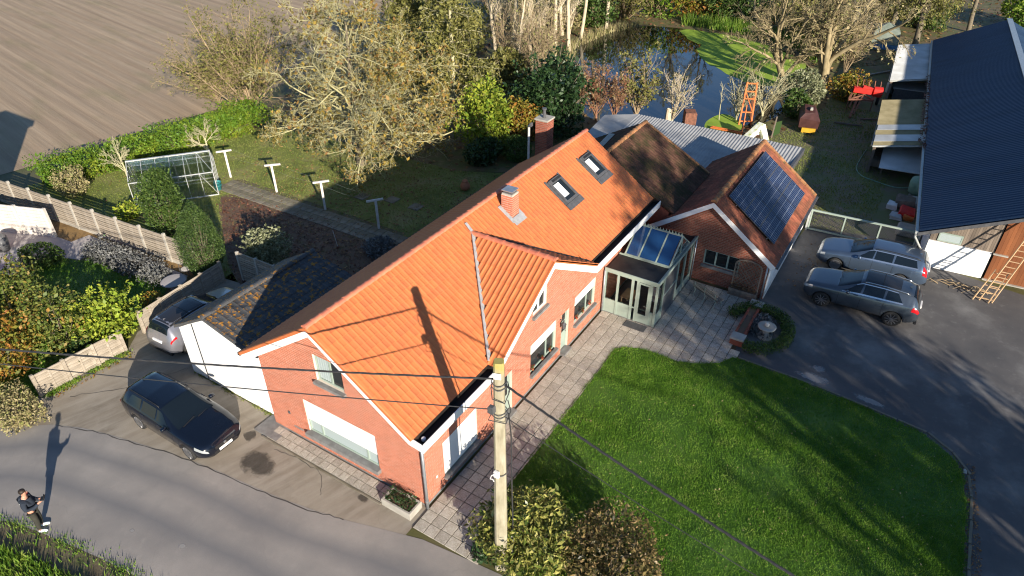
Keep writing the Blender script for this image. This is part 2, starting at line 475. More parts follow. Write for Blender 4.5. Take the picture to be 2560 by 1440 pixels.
def _paver():
    t = NT('washed aggregate paver'); v = t.co()
    vo = t.n('TexVoronoi'); vo.inputs['Scale'].default_value = 46; t.put(vo.inputs[0], v)
    c = t.ramp(vo.outputs['Color'], [(.15, (.26, .235, .195)), (.5, (.37, .34, .285)), (.85, (.50, .465, .40))])
    n = t.noise(v, 1.1, 5)
    c = t.mix(t.ramp(n, [(.45, (0, 0, 0)), (.8, (.45, .45, .45))]), c, (.24, .20, .145, 1))
    r = t.rand(); hs = t.n('HueSaturation'); t.put(hs.inputs['Color'], c); t.put(hs.inputs['Value'], t.math('ADD', t.math('MULTIPLY', r, .3), .85))
    t.bump(vo.outputs[0], .5, .008)
    return t.fin(hs.outputs[0], .85, .3)
MT['paver'] = _paver()
MT['joint'] = mat('paving bed', [(.05, .036, .02), (.10, .075, .04)], 6)
MT['slab'] = mat('old concrete slab', [(.10, .09, .06), (.17, .15, .11), (.22, .20, .16)], 1.8, bump=.3, bscale=40, isl=.12)
MT['conc'] = mat('concrete', [(.30, .28, .24), (.40, .375, .33)], 3, bump=.2, bscale=30)
def _pole():
    t = NT('lichened concrete pole'); v = t.co()
    c = t.ramp(t.noise(t.co('Object', (1, 1, .25)), 5, 6, .65), [(.3, (.20, .175, .115)), (.55, (.31, .28, .20)), (.75, (.39, .36, .28))])
    sp = t.n('SeparateXYZ'); t.put(sp.inputs[0], v)
    top = t.ramp(t.math('ADD', t.math('MULTIPLY', sp.outputs[2], .1), t.math('MULTIPLY', t.noise(v, 6, 4), .06)), [(.775, (0, 0, 0)), (.80, (1, 1, 1))])
    c = t.mix(t.math('MULTIPLY', top, .7), c, (.34, .28, .05, 1))
    t.bump(t.noise(v, 40, 4), .3, .01); return t.fin(c, .9, .2)
MT['pole'] = _pole()
# buildings
def _tile(name, lo, hi, edge, isl=.10, rough=.6, spec=.25, lichen=None, moss=None):
    t = NT(name); v = t.co()
    c = t.ramp(t.noise(v, 3.5, 5), [(.3, lo), (.7, hi)])
    r = t.rand(); hs = t.n('HueSaturation'); t.put(hs.inputs['Color'], c)
    t.put(hs.inputs['Value'], t.math('ADD', t.math('MULTIPLY', r, 2 * isl), 1 - isl)); t.put(hs.inputs['Hue'], t.math('ADD', t.math('MULTIPLY', r, .006), .497))
    c = hs.outputs[0]
    g = t.n('NewGeometry')
    w = g.outputs['Position']
    if lichen:
        c = t.mix(t.ramp(t.noise(w, 5.5, 5, .7), [(.54, (0, 0, 0)), (.61, (1, 1, 1))]), c, lichen)
    if moss:
        c = t.mix(t.ramp(t.noise(w, 1.3, 6, .7), [(.42, (0, 0, 0)), (.62, (.9, .9, .9))]), c, moss)
    t.bump(t.noise(v, 30, 3), .12, .01)
    return t.fin(c, rough, spec)
MT['tile'] = _tile('orange clay tile', (.47, .138, .048), (.53, .165, .060), None, .03)
MT['tile_dark'] = _tile('black concrete tile', (.04, .042, .045), (.075, .077, .08), None, .18, .6, .3, lichen=(.33, .15, .015, 1))
MT['tile_moss'] = _tile('mossy brown tile', (.07, .033, .022), (.135, .068, .045), None, .25, .85, .2, moss=(.042, .037, .015, 1))
MT['tile_red'] = _tile('weathered red tile', (.20, .062, .036), (.32, .105, .058), None, .18, .8, .25, moss=(.12, .055, .032, 1))
MT['ridge'] = _tile('ridge tile', (.46, .14, .075), (.57, .20, .12), None, .08, .5)
MT['ridge_old'] = _tile('old ridge tile', (.25, .11, .05), (.38, .18, .08), None, .15, .85, lichen=(.16, .12, .06, 1))
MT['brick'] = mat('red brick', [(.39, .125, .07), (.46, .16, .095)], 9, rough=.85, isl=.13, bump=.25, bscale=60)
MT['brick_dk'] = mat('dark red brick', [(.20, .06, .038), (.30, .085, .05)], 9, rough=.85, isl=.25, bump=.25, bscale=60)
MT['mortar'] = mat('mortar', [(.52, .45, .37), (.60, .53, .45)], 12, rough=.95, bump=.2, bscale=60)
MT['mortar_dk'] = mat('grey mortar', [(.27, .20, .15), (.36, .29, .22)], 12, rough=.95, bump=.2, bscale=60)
MT['white'] = mat('white paint', [(.74, .74, .73), (.82, .82, .81)], 1.5, rough=.45)
MT['render'] = mat('white render', [(.72, .73, .73), (.80, .80, .79)], 1.2, rough=.8, bump=.12, bscale=50)
MT['render_old'] = mat('flaking white render', [(.38, .36, .30), (.70, .70, .68), (.79, .79, .78)], 1.1, rough=.85, bump=.2, bscale=30, lo=.24, hi=.5)
MT['pane'] = NT('window glass').fin((.012, .016, .018, 1), .03, .6)
MT['pane_pale'] = NT('pale glass reflection and curtain').fin((.34, .40, .40, 1), .08, .6)  # paleness paints the reflection in the big gable window; also colours the curtain
MT['pane_sky'] = NT('blue reflecting glass').fin((.012, .05, .14, 1), .04, .8)
MT['sage'] = mat('sage green paint', [(.25, .31, .265), (.30, .36, .31)], 3, rough=.4)
MT['sill'] = mat('blue stone', [(.14, .135, .13), (.22, .215, .21)], 5, rough=.6, bump=.1)
MT['black'] = mat('black roofing', [(.012, .012, .013), (.028, .027, .026)], 3, rough=.55)
MT['gutter_in'] = mat('rusty gutter lining', [(.012, .011, .011), (.02, .017, .015), (.09, .04, .022)], 2.2, rough=.6, lo=.35, hi=.8)
MT['zinc'] = mat('zinc', [(.30, .32, .34), (.42, .44, .46)], 6, rough=.35, metal=.6)
MT['lead'] = mat('lead flashing', [(.24, .25, .26), (.36, .365, .37)], 8, rough=.5)
MT['dgrey'] = mat('dark grey metal', [(.06, .062, .066), (.10, .10, .105)], 6, rough=.45)
MT['wood'] = mat('silvered board', [(.20, .165, .12), (.30, .255, .20), (.38, .335, .275)], 3, rough=.9, isl=.15, stretch=(1, 1, 6), bump=.3, bscale=30)
MT['wood_pale'] = mat('pale painted post', [(.45, .41, .36), (.62, .59, .55)], 4, rough=.85, bump=.3, bscale=25)
MT['wood_clad'] = mat('grey cladding board', [(.13, .105, .085), (.22, .175, .135)], 4, rough=.9, isl=.3, stretch=(1, 1, .2))
MT['door_brown'] = mat('brown stained board', [(.16, .052, .018), (.24, .085, .03)], 3, rough=.7, isl=.15, stretch=(1, 1, .2))
MT['ladder'] = mat('ladder wood', [(.40, .26, .14), (.52, .36, .21)], 3, rough=.7)
MT['corr'] = mat('fibre cement sheet', [(.25, .25, .25), (.36, .36, .355)], 1.2, rough=.8, bump=.1)
MT['corr_moss'] = mat('mossy corrugated sheet', [(.17, .145, .075), (.28, .24, .14)], 1.2, rough=.8)
MT['corr_pale'] = mat('pale corrugated sheet', [(.38, .385, .37), (.55, .56, .56)], .9, rough=.6)
MT['barnroof'] = mat('dark blue steel sheet', [(.008, .022, .05), (.014, .034, .074), (.020, .042, .082)], 1.1, rough=.5, spec=.5, stretch=(.9, .12, .12), detail=7)
MT['steel'] = mat('galvanised steel', [(.36, .375, .36), (.46, .475, .46)], 8, rough=.5, metal=.3)
MT['rubber'] = mat('rubber', [(.012, .012, .012), (.025, .025, .025)], 10, rough=.8)
MT['cable'] = mat('black cable', [(.02, .02, .022), (.04, .04, .042)], 10, rough=.6)
MT['plastic_w'] = mat('white plastic', [(.70, .70, .68)], 4, rough=.5)
MT['teal'] = mat('teal plastic', [(.03, .20, .21), (.05, .28, .29)], 4, rough=.5)
MT['terracotta'] = mat('terracotta', [(.32, .11, .05), (.42, .16, .08)], 5, rough=.8)
MT['orange'] = mat('orange machine paint', [(.48, .12, .03), (.62, .18, .05)], 4, rough=.55)
MT['rust'] = mat('rusty iron', [(.10, .045, .03), (.24, .10, .06)], 6, rough=.85)
MT['redpaint'] = mat('red machine paint', [(.50, .02, .015), (.68, .035, .025)], 3, rough=.45)
MT['yellow'] = mat('yellow machine paint', [(.42, .23, .012), (.52, .31, .025)], 3, rough=.5)
MT['tarp'] = mat('maroon tarpaulin', [(.045, .018, .016), (.08, .033, .028)], 3, rough=.5, bump=.3, bscale=6)
MT['limewhite'] = mat('white paint with green algae', [(.36, .45, .06), (.62, .64, .42), (.76, .77, .70)], 2.2, rough=.7, lo=.32, hi=.55)
MT['green_tank'] = mat('pale green tank', [(.15, .26, .19), (.22, .36, .27)], 3, rough=.55)
# plants
MT['bark'] = mat('bark', [(.10, .08, .055), (.19, .16, .11)], 6, rough=.95, bump=.4, bscale=25)
MT['bark_pale'] = mat('lichen grey bark', [(.30, .27, .16), (.46, .43, .27)], 4, rough=.95)
MT['bark_lichen'] = mat('yellow lichen bark', [(.30, .275, .135), (.44, .41, .23)], 2.2, rough=.95)
MT['bark_tan'] = mat('tan bark', [(.40, .325, .215), (.56, .48, .345)], 3, rough=.95)
MT['bark_willow'] = mat('willow bark', [(.17, .135, .07), (.33, .265, .15)], 2, rough=.95, bump=.4, bscale=12)
MT['twig'] = mat('dry twig', [(.20, .145, .085), (.33, .25, .155)], 4, rough=.95)
MT['twig_red'] = mat('reddish twig', [(.17, .085, .05), (.28, .15, .09)], 4, rough=.95)
L = leafmat
MT['lf_walnut'] = L('yellowing leaf', [(.12, .095, .025, 1), (.22, .17, .04, 1), (.16, .15, .04, 1), (.36, .25, .05, 1), (.22, .115, .04, 1)])
MT['lf_olive'] = L('olive leaf', [(.10, .10, .025, 1), (.17, .17, .045, 1), (.23, .21, .06, 1)])
MT['lf_green'] = L('green leaf', [(.03, .06, .012, 1), (.06, .11, .02, 1), (.10, .15, .03, 1)])
MT['lf_dark'] = L('dark evergreen leaf', [(.014, .035, .011, 1), (.03, .065, .02, 1), (.055, .10, .035, 1)], rough=.35)
MT['lf_hedge'] = L('hedge leaf', [(.045, .10, .01, 1), (.085, .17, .015, 1), (.15, .22, .02, 1), (.24, .24, .025, 1)], clump=.6, cscale=.5)
MT['lf_lime'] = L('lime yellow leaf', [(.10, .17, .015, 1), (.24, .32, .03, 1), (.38, .40, .05, 1), (.16, .22, .02, 1)])
MT['lf_laurel'] = L('pale edged laurel leaf', [(.035, .06, .012, 1), (.09, .12, .02, 1), (.30, .29, .07, 1), (.42, .38, .13, 1)], rough=.35, trans=.15, clump=.25)
MT['lf_bronze'] = L('bronze leaf', [(.03, .032, .01, 1), (.09, .08, .025, 1), (.20, .15, .055, 1), (.30, .21, .10, 1)], rough=.4)
MT['lf_cyp'] = L('cypress spray', [(.025, .05, .011, 1), (.045, .085, .017, 1), (.085, .13, .03, 1)], trans=.1)
MT['lf_silver'] = L('silver green leaf', [(.12, .135, .06, 1), (.22, .235, .125, 1), (.33, .34, .21, 1)])
MT['lf_lav'] = L('lavender grey', [(.09, .092, .085, 1), (.14, .145, .138, 1), (.20, .20, .195, 1)], trans=.1)
MT['lf_mix'] = L('autumn mixed leaf', [(.05, .075, .012, 1), (.12, .14, .02, 1), (.26, .20, .03, 1), (.32, .12, .025, 1), (.09, .11, .02, 1)], clump=.5)
MT['lf_autumn'] = L('orange green leaf', [(.05, .085, .013, 1), (.10, .14, .024, 1), (.17, .18, .04, 1), (.38, .17, .04, 1)], clump=.45, cscale=.8)
MT['lf_red'] = L('reddish autumn leaf', [(.22, .12, .07, 1), (.30, .20, .11, 1), (.24, .09, .05, 1), (.20, .18, .08, 1)])
MT['lf_dry'] = L('dry grass', [(.24, .195, .09, 1), (.38, .32, .17, 1), (.25, .26, .08, 1)])
MT['lf_litter'] = L('fallen leaf', [(.10, .05, .022, 1), (.20, .11, .045, 1), (.30, .19, .08, 1), (.13, .05, .03, 1)], trans=.05)
MT['lf_russet'] = L('russet fallen leaf', [(.055, .024, .016, 1), (.13, .055, .035, 1), (.20, .09, .055, 1)], trans=.05)
MT['grass'] = L('lawn blade', [(.045, .115, .009, 1), (.095, .215, .017, 1), (.155, .29, .03, 1), (.28, .37, .08, 1)], trans=.3, clump=.55, cscale=1.6)
MT['grass2'] = L('garden blade', [(.095, .135, .024, 1), (.185, .23, .045, 1), (.30, .27, .10, 1)], trans=.3, clump=.6, cscale=.8)
MT['weed'] = L('rank verge grass', [(.04, .095, .012, 1), (.09, .19, .02, 1), (.20, .31, .035, 1), (.26, .30, .07, 1)], trans=.3, clump=.5, cscale=1.6)
def _water():
    t = NT('pond water'); v = t.co()
    t.bump(t.noise(v, 1.2, 3), .04, .05)
    t.b.inputs['Specular Tint'].default_value = (.38, .64, 1, 1)  # sky reflection painted bluer through the tint
    return t.fin((.014, .013, .007, 1), .03, .75)
MT['water'] = _water()
MT['duckweed'] = mat('duckweed', [(.16, .25, .02), (.25, .36, .035), (.20, .29, .03)], .5, rough=.8, detail=8)
# vehicles
def paint(name, c, metal=.5, rough=.28):
    t = NT(name); t.fin((*c, 1), rough, .5 if metal else .15, metal); t.b.inputs['Coat Weight'].default_value = 1.0; t.b.inputs['Coat Roughness'].default_value = .04
    n = t.noise(t.co(), 2.5, 4); t.put(t.b.inputs['Roughness'], t.math('ADD', t.math('MULTIPLY', n, .2), rough - .06)); return t.m
MT['paint_black'] = paint('black car paint', (.003, .005, .011), .0, .2)
MT['paint_silver'] = paint('silver car paint', (.26, .26, .29), .6, .32)
MT['paint_blue'] = paint('grey blue car paint', (.085, .125, .19), .6)
MT['paint_grey'] = paint('slate grey car paint', (.075, .095, .12), .6)
MT['carglass'] = NT('car glass').fin((.006, .010, .015, 1), .03, .45)
MT['roofglass'] = NT('glass roof').fin((.02, .02, .022, 1), .12, .5)
MT['trim'] = mat('black trim', [(.012, .012, .013), (.02, .02, .022)], 8, rough=.5)
MT['chrome'] = NT('bright trim').fin((.62, .63, .64, 1), .2, .5, .9)
MT['rim'] = NT('alloy').fin((.30, .30, .31, 1), .3, .5, .8)
MT['lamp_w'] = NT('headlamp glass').fin((.45, .48, .50, 1), .08, .8, .4)
MT['lamp_r'] = NT('tail lamp').fin((.42, .008, .012, 1), .12, .7)
MT['plate'] = mat('number plate', [(.72, .70, .68)], 5, rough=.4)
# people
MT['skin'] = mat('skin', [(.42, .21, .14), (.48, .25, .17)], 8, rough=.55)
MT['hair'] = mat('dark hair', [(.012, .008, .006), (.03, .02, .014)], 20, rough=.6)
MT['hoodie'] = mat('navy black hoodie', [(.012, .017, .028), (.022, .03, .046)], 5, rough=.9, bump=.3, bscale=14)
MT['pants'] = mat('dark olive trousers', [(.022, .022, .017), (.04, .039, .03)], 5, rough=.9, bump=.3, bscale=14)
MT['shoe'] = mat('white trainer', [(.55, .66, .72), (.72, .76, .78)], 9, rough=.6)
MT['pot'] = MT['terracotta']


# ------------------------------------------------------------ ground, road, paths
sheet('ground', [(-500, -500), (700, -500), (700, 700), (-500, 700)], -.004, MT['ground'])
FIELD = [(-4.01, 38.01), (4.35, 37.67), (7.62, 37.13), (13.96, 36.68), (20.91, 35.68), (29.60, 36.20), (41.88, 41.06), (68.60, 47.83), (140.75, 62.54), (420, 300), (160, 600), (-300, 500)]
sheet('field', FIELD, .004, MT['field'])
WOOD = [(24, 8.5), (21, 14), (20.5, 27), (21.20, 32.47), (29.44, 36.04), (41.65, 40.85), (68.17, 47.52), (139.49, 61.93), (170, 40), (150, -60), (63, -60), (62.5, -8), (56, -2), (45, -3), (36, -1), (31.5, 6.5)]
sheet('woodland_floor', WOOD, .003, MT['floor'])
PADDOCK = [(25.2, -6.2), (26.5, -11.3), (62.4, -8.3), (56, -2), (45, -3), (36, -1), (31.4, 6.4), (27, 7.5), (25, 0)]
sheet('paddock', PADDOCK, .006, MT['paddock'])
GARDEN = [(4.5, 6.9), (24.4, 6.9), (21, 14), (20.5, 27), (19.2, 30.6), (5.6, 34.5), (4.7, 24), (5.2, 17), (5.9, 12)]
sheet('garden_lawn', GARDEN, .004, MT['lawn2'])
BED = [(10.88, 23.52), (11.69, 21.47), (11.85, 17.16), (11.62, 11.14), (8.64, 10.73), (5.25, 12.45), (5.51, 15.72), (7.70, 19.30)]
sheet('soil_bed', smooth_poly(BED, 3), .009, MT['soil'])

road_top = [(-12, 25), (-8, 18.8), (-5.45, 15.14), (-4.21, 13.46), (-3.5, 11.29), (-2.71, 7.62), (-2.26, 4.22), (-1.75, 1.78), (-1.05, -.6), (-.88, -2.22), (-.5, -6), (0, -12), (1, -22), (2, -45)]
road_bot = [(-16, 22), (-12, 16.6), (-9, 13), (-7.49, 11.01), (-6.99, 8.98), (-6.41, 5.64), (-5.9, 0), (-5.4, -6), (-5, -14), (-4, -24), (-3, -45)]
ROAD = smooth_poly(road_top, 4, False) + smooth_poly(road_bot, 4, False)[::-1]
def resample(P, n):
    d = [0]
    for i in range(1, len(P)): d.append(d[-1] + math.dist(P[i], P[i - 1]))
    return [(float(np.interp(s, d, [p[0] for p in P])), float(np.interp(s, d, [p[1] for p in P]))) for s in np.linspace(0, d[-1], n)]
ra, rb = resample(smooth_poly(road_top, 4, False), 60), resample(smooth_poly(road_bot, 4, False), 60)
v = []; f = []; NU = 6
for a, b in zip(ra, rb): v += [(a[0] + (b[0] - a[0]) * j / NU, a[1] + (b[1] - a[1]) * j / NU, .008) for j in range(NU + 1)]
for i in range(59):
    for j in range(NU): k = i * (NU + 1) + j; f.append((k, k + NU + 1, k + NU + 2, k + 1))
me = mesh('road', v, f, MT['road']); uv = me.uv_layers.new(name='UVMap')
for lp in me.loops: uv.data[lp.index].uv = ((lp.vertex_index % (NU + 1)) / NU, (lp.vertex_index // (NU + 1)) / 10)
tag(link('road', me), kind='structure')
DRIVE = [(-7.5, 17.6), (-3.55, 15.5), (-.4, 15.25), (.6, 16.05), (6, 16.4), (6, 11.6), (.2, 11.6), (.2, 7), (-.02, 7), (-.02, -.1), (-1.3, -.1), (-1.9, 1.7), (-2.4, 4.2), (-2.9, 7.6), (-3.7, 11.3), (-4.4, 13.5), (-5.6, 15.1)]
sheet('driveway', DRIVE, .004, MT['drive'])
for pts in ([(-1.55, 6.78), (-1.13, 6.45), (-1.34, 5.42), (-1.77, 5.14), (-2.17, 5.46), (-2.11, 6.32)], [(-1.00, 7.48), (-0.64, 7.39), (-0.85, 6.99), (-1.19, 6.96)],
            [(-0.87, 2.17), (-0.64, 1.91), (-0.92, 1.70), (-1.02, 1.98)]):
    sheet('damp_patch', smooth_poly(pts, 5), .012, MT['damp'])
VERGE = [(-16.5, 21.5), (-12.4, 16.2), (-9.3, 12.8), (-7.7, 10.8), (-7.2, 8.9), (-6.6, 5.6), (-6.1, 0), (-5.6, -6), (-12, -8), (-22, 6), (-24, 18)]
sheet('verge', [(x + .35, y) for x, y in VERGE[:8]] + VERGE[8:], .004, MT['verge'])
lawn_edge = [(2.04, -1.74), (5.09, -1.88), (9.9, -1.78), (10.3, -1.74), (10.62, -2.0), (10.9, -2.6), (10.95, -3.4), (10.93, -4.18), (11.2, -4.92), (11.75, -5.7), (12.37, -6.02), (12.32, -8.86), (12.05, -11.51), (11.8, -13.1), (11.2, -13.95), (10.61, -14.3), (9.37, -14.55), (6.26, -14.65), (2, -14.8)]
LAWN = [(-.4, -2.5), (.2, -1.85), (2.04, -1.8), (5.09, -1.84)] + lawn_edge[2:] + [(.3, -12.5), (-.3, -7)]
tag(MB().prism(LAWN, -.02, .05).go('front_lawn', MT['lawn']), kind='structure')
YARD = [(11.2, -5.6), (17.1, -5.5), (25.2, -6.1), (26.6, -11.3), (24.6, -11.6), (23.9, -16), (22.4, -45), (1.6, -45), (.6, -16), (1.5, -14.5), (9.0, -14.3), (11.5, -13), (12, -9)]
sheet('yard', YARD, .004, MT['yard'])
# faint whitish spills on the yard and the road
MT['spill'] = _stain('pale spill', (.30, .29, .28, 1), .8, .7)
for q in ([(12.83, -8.36), (13.17, -8.67), (13.02, -9.76), (12.54, -9.56)], [(12.59, -10.57), (12.87, -10.80), (12.62, -11.82), (12.42, -11.57)], [(13.59, -8.89), (13.83, -9.14), (13.51, -9.45), (13.25, -9.11)],
          [(-5.10, 5.51), (-4.95, 5.36), (-5.04, 5.16), (-5.20, 5.32)], [(-5.58, 7.25), (-5.47, 7.16), (-5.52, 7.03), (-5.62, 7.13)]):
    sheet('pale_spill', smooth_poly(q, 5), .0125, MT['spill'])

# neighbour's plot on the left
sheet('neighbour_terrace', [(1.49, 32.44), (2.29, 30.74), (3.24, 27.21), (3.37, 25.84), (4.26, 25.74), (4.52, 17.96), (4.04, 17.75), (3.88, 24.64), (2.60, 23.75), (2.14, 25.06), (-0.44, 25.24), (-1.91, 25.09)], .008, MT['terrace'])
sheet('mulch_strip', [(3.29, 27.12), (3.32, 25.76), (4.21, 25.66), (4.58, 17.73), (5.39, 18.45), (4.90, 29.58), (4.37, 33.17), (3.90, 28.59)], .006, MT['sand'])
NLAWN = [(0.35, 24.62), (2.10, 24.98), (2.56, 23.68), (3.24, 23.43), (3.48, 18.02), (2.38, 17.05), (0.73, 16.35), (-3.77, 15.59), (-4.81, 16.43), (-5.22, 19.17), (-2.42, 24.71)]
sheet('neighbour_lawn', NLAWN, .004, MT['lawn'])

# pond
POND = smooth_poly([(44.13, 18.35), (49.78, 20.71), (55.97, 20.29), (60.42, 18.70), (61.93, 14.41), (60.97, 8.25), (58.40, 2.61), (52.53, -0.45), (44.49, -1.02), (38.85, 0.17), (35.22, 1.35), (33.47, 4.14), (33.07, 9.70), (36.11, 13.56)], 5)
WATER = sheet('pond', POND, .010, MT['water'])
DUCK = smooth_poly([(61.50, 14.47), (62.02, 10.62), (60.55, 6.16), (56.81, 1.52), (51.78, -0.29), (49.32, 0.28), (47.42, 2.53), (48.41, 4.89), (50.37, 6.83), (51.86, 8.98), (54.60, 10.43), (56.85, 10.99), (58.28, 12.56)], 4)
g_ = np.random.default_rng(3)
DUCK = [(x + g_.normal(0, .12), y + g_.normal(0, .12)) for x, y in DUCK]
tag(sheet('duckweed', DUCK, .016, MT['duckweed'], 'stuff'), 'bright green duckweed floating on the far side of the pond')
tag(sheet('pond_scum', smooth_poly([(37.33, 3.63), (39.62, 3.03), (38.17, 1.26), (35.86, 1.27), (35.19, 2.75)], 4), .016, MT['duckweed'], 'stuff'), 'small green duckweed patch by the near pond edge')

# kerb stones along lawn and yard
kerb = tag(MB().box(10.6, 10.8, -14.5, -14.4, 0, .04).go('kerb', MT['conc']), kind='structure')
kp = smooth_poly([(12.5, -6.2), (12.45, -8.86), (12.2, -11.55), (11.95, -13.2), (11.3, -14.1), (10.65, -14.5), (9.37, -14.7), (6.3, -14.8), (3, -14.9)], 8, False)
d_ = [0]
for i in range(1, len(kp)): d_.append(d_[-1] + math.dist(kp[i], kp[i - 1]))
me_k = MB().bbox(-.48, .48, -.045, .045, -.05, .045, .01); me_k = mesh('kerb_stone', me_k.v, me_k.f, MT['slab'])
for k in range(int(d_[-1])):
    s = k + .5; i = next(j for j in range(1, len(d_)) if d_[j] >= s); f = (s - d_[i - 1]) / (d_[i] - d_[i - 1])
    x = kp[i - 1][0] + f * (kp[i][0] - kp[i - 1][0]); y = kp[i - 1][1] + f * (kp[i][1] - kp[i - 1][1])
    link('kerb_stone', me_k, kerb, loc=(x, y, 0), rot=(rnd.uniform(-.03, .03), 0, math.atan2(kp[i][1] - kp[i - 1][1], kp[i][0] - kp[i - 1][0]) + rnd.uniform(-.03, .03)))

# washed-aggregate pavers: along the house front and the patio
PATIO = [(-.9, -.1), (17.1, -.1), (17.1, -5.75), (13.0, -5.95), (12.2, -6.5), (11.4, -5.9), (10.2, -5.2), (10.2, -2.2), (.6, -2.2), (-.1, -2.6), (-.75, -2.4)]
pav = sheet('paving', PATIO, .018, MT['joint'])
T_ = .405
pm_ = MB().bbox(-.190, .190, -.190, .190, 0, .034, .005); pm_ = mesh('paver', pm_.v, pm_.f, MT['paver'])
for i in range(46):
    for j in range(15):
        x = -.68 + i * T_; y = -.32 - j * T_
        if not inpoly([x], [y], PATIO)[0] or (12.3 < x < 17.6 and y > -2.72): continue
        link('paver', pm_, pav, loc=(x, y, .012 + rnd.uniform(-.003, .003)), rot=(rnd.uniform(-.006, .006), rnd.uniform(-.006, .006), rnd.choice((0, 1, 2, 3)) * math.pi / 2))
gp = sheet('gable_paving', [(-.70, 1.3), (-.04, 1.3), (-.04, 6.82), (-.5, 6.82), (-.62, 4)], .016, MT['joint'])
pm2 = MB().bbox(-.144, .144, -.144, .144, 0, .04, .005); pm2 = mesh('paver_small', pm2.v, pm2.f, MT['paver'])
for i in range(2):
    for j in range(17):
        link('paver', pm2, gp, loc=(-.21 - i * .312, 1.5 + j * .312, .012 + rnd.uniform(-.003, .003)), rot=(0, 0, rnd.choice((0, 1, 2, 3)) * math.pi / 2))
MB().box(-.76, -.70, 1.3, 6.8, 0, .05).go('edging', MT['slab'], gp)
# slab path through the garden
pp = [Vector((12.09, 24.56)), Vector((12.27, 11.69))]
pd_ = (pp[1] - pp[0]); pl = pd_.length; pd_.normalize(); pn_ = Vector((-pd_.y, pd_.x))
path = sheet('garden_path', [tuple(pp[0] + pn_ * 1.0), tuple(pp[1] + pn_ * .95), tuple(pp[1] - pn_ * .55), tuple(pp[0] - pn_ * .7)], .010, MT['verge'])
sm_ = MB().bbox(-.24, .24, -.33, .33, 0, .035, .01); sm_ = mesh('slab', sm_.v, sm_.f, MT['slab'])
n_ = int(pl / .5)
for k in range(n_ + 2):
    for w, o in ((-.35, 0), (.33, .14)):
        c = pp[0] + pd_ * (k * .5 + o) + pn_ * w
        link('slab', sm_, path, loc=(c.x, c.y, rnd.uniform(.002, .01)), rot=(rnd.uniform(-.012, .012), rnd.uniform(-.012, .012), math.atan2(pd_.y, pd_.x) + rnd.uniform(-.03, .03)))
# stepping stones in the lawn behind the house
for k, q in enumerate(((15.23, 16.58), (15.84, 14.84), (15.87, 13.12))):
    tag(MB().bbox(q[0] - .35, q[0] + .35, q[1] - .35, q[1] + .35, 0, .04, .01).go('stepping_stone', MT['slab']),
        ('leftmost flat stone slab in the shaded lawn behind house', 'middle flat stone slab in the shaded lawn behind house', 'rightmost flat stone slab in the shaded lawn, nearest the house roof')[k], 'stone slab', 'stone slabs in the shaded lawn')


# ------------------------------------------------------------ building kit
def tile_mesh(name, w, gauge, m, lift=.016, roll=.03, prof=None):
    prof = prof or [(0, .55), (.10, 1.0), (.22, .92), (.34, .42), (.5, .12), (.78, .10), (1.0, .50)]
    v = []; n = len(prof); ln = gauge * 1.12
    for u, h in prof: v.append((u * w, -.004, h * roll + lift - .022))
    for u, h in prof: v.append((u * w, 0, h * roll + lift))
    for u, h in prof: v.append((u * w, ln, h * roll + lift * (1 - ln / gauge)))
    f = []
    for i in range(n - 1): f += [(i, i + 1, n + i + 1, n + i), (n + i, n + i + 1, 2 * n + i + 1, 2 * n + i)]
    f += [(0, n, 2 * n), (n - 1, 2 * n - 1, 3 * n - 1)]
    return mesh(name, v, f, m)

def tiling(parent, O, U, V, ncol, nrow, w, gauge, m, keep=None, nsingle=300, jit=.5, tm=None, name='roof_tile'):
    """lay tiles over a slope; the ones nearest the viewer are single pieces, the rest one mesh"""
    O, U, V = Vector(O), Vector(U).normalized(), Vector(V).normalized(); N = U.cross(V)
    me = tm or tile_mesh(name, w, gauge, m)
    spots = []
    for j in range(nrow):
        for i in range(ncol):
            c = O + U * ((i + .5) * w) + V * ((j + .5) * gauge)
            if keep and not keep(c): continue
            spots.append(((c - Vector(CAMP)).length, O + U * (i * w) + V * (j * gauge)))
    spots.sort(key=lambda s: s[0])
    base = Matrix((U, V, N)).transposed()
    def mw(p):
        r = base @ Matrix.Rotation(rnd.uniform(-.006, .006) * jit, 3, 'X') @ Matrix.Rotation(rnd.uniform(-.012, .012) * jit, 3, 'Y')
        q = r.to_4x4(); q.translation = p + N * rnd.uniform(0, .003); return q
    for d, p in spots[:nsingle]: link(name, me, parent, mw=mw(p))
    rest = spots[nsingle:]
    if rest:
        vv = np.array([tuple(x.co) for x in me.vertices]); ff = [tuple(p.vertices) for p in me.polygons]
        V_ = []; F_ = []
        for k, (d, p) in enumerate(rest):
            q = np.array(mw(p)); V_.append(vv @ q[:3, :3].T + q[:3, 3]); F_ += [tuple(i + k * len(vv) for i in t) for t in ff]
        tag(link(name + 's', mesh(name + 's', np.concatenate(V_), F_, m), parent), kind='stuff')
    return len(spots)

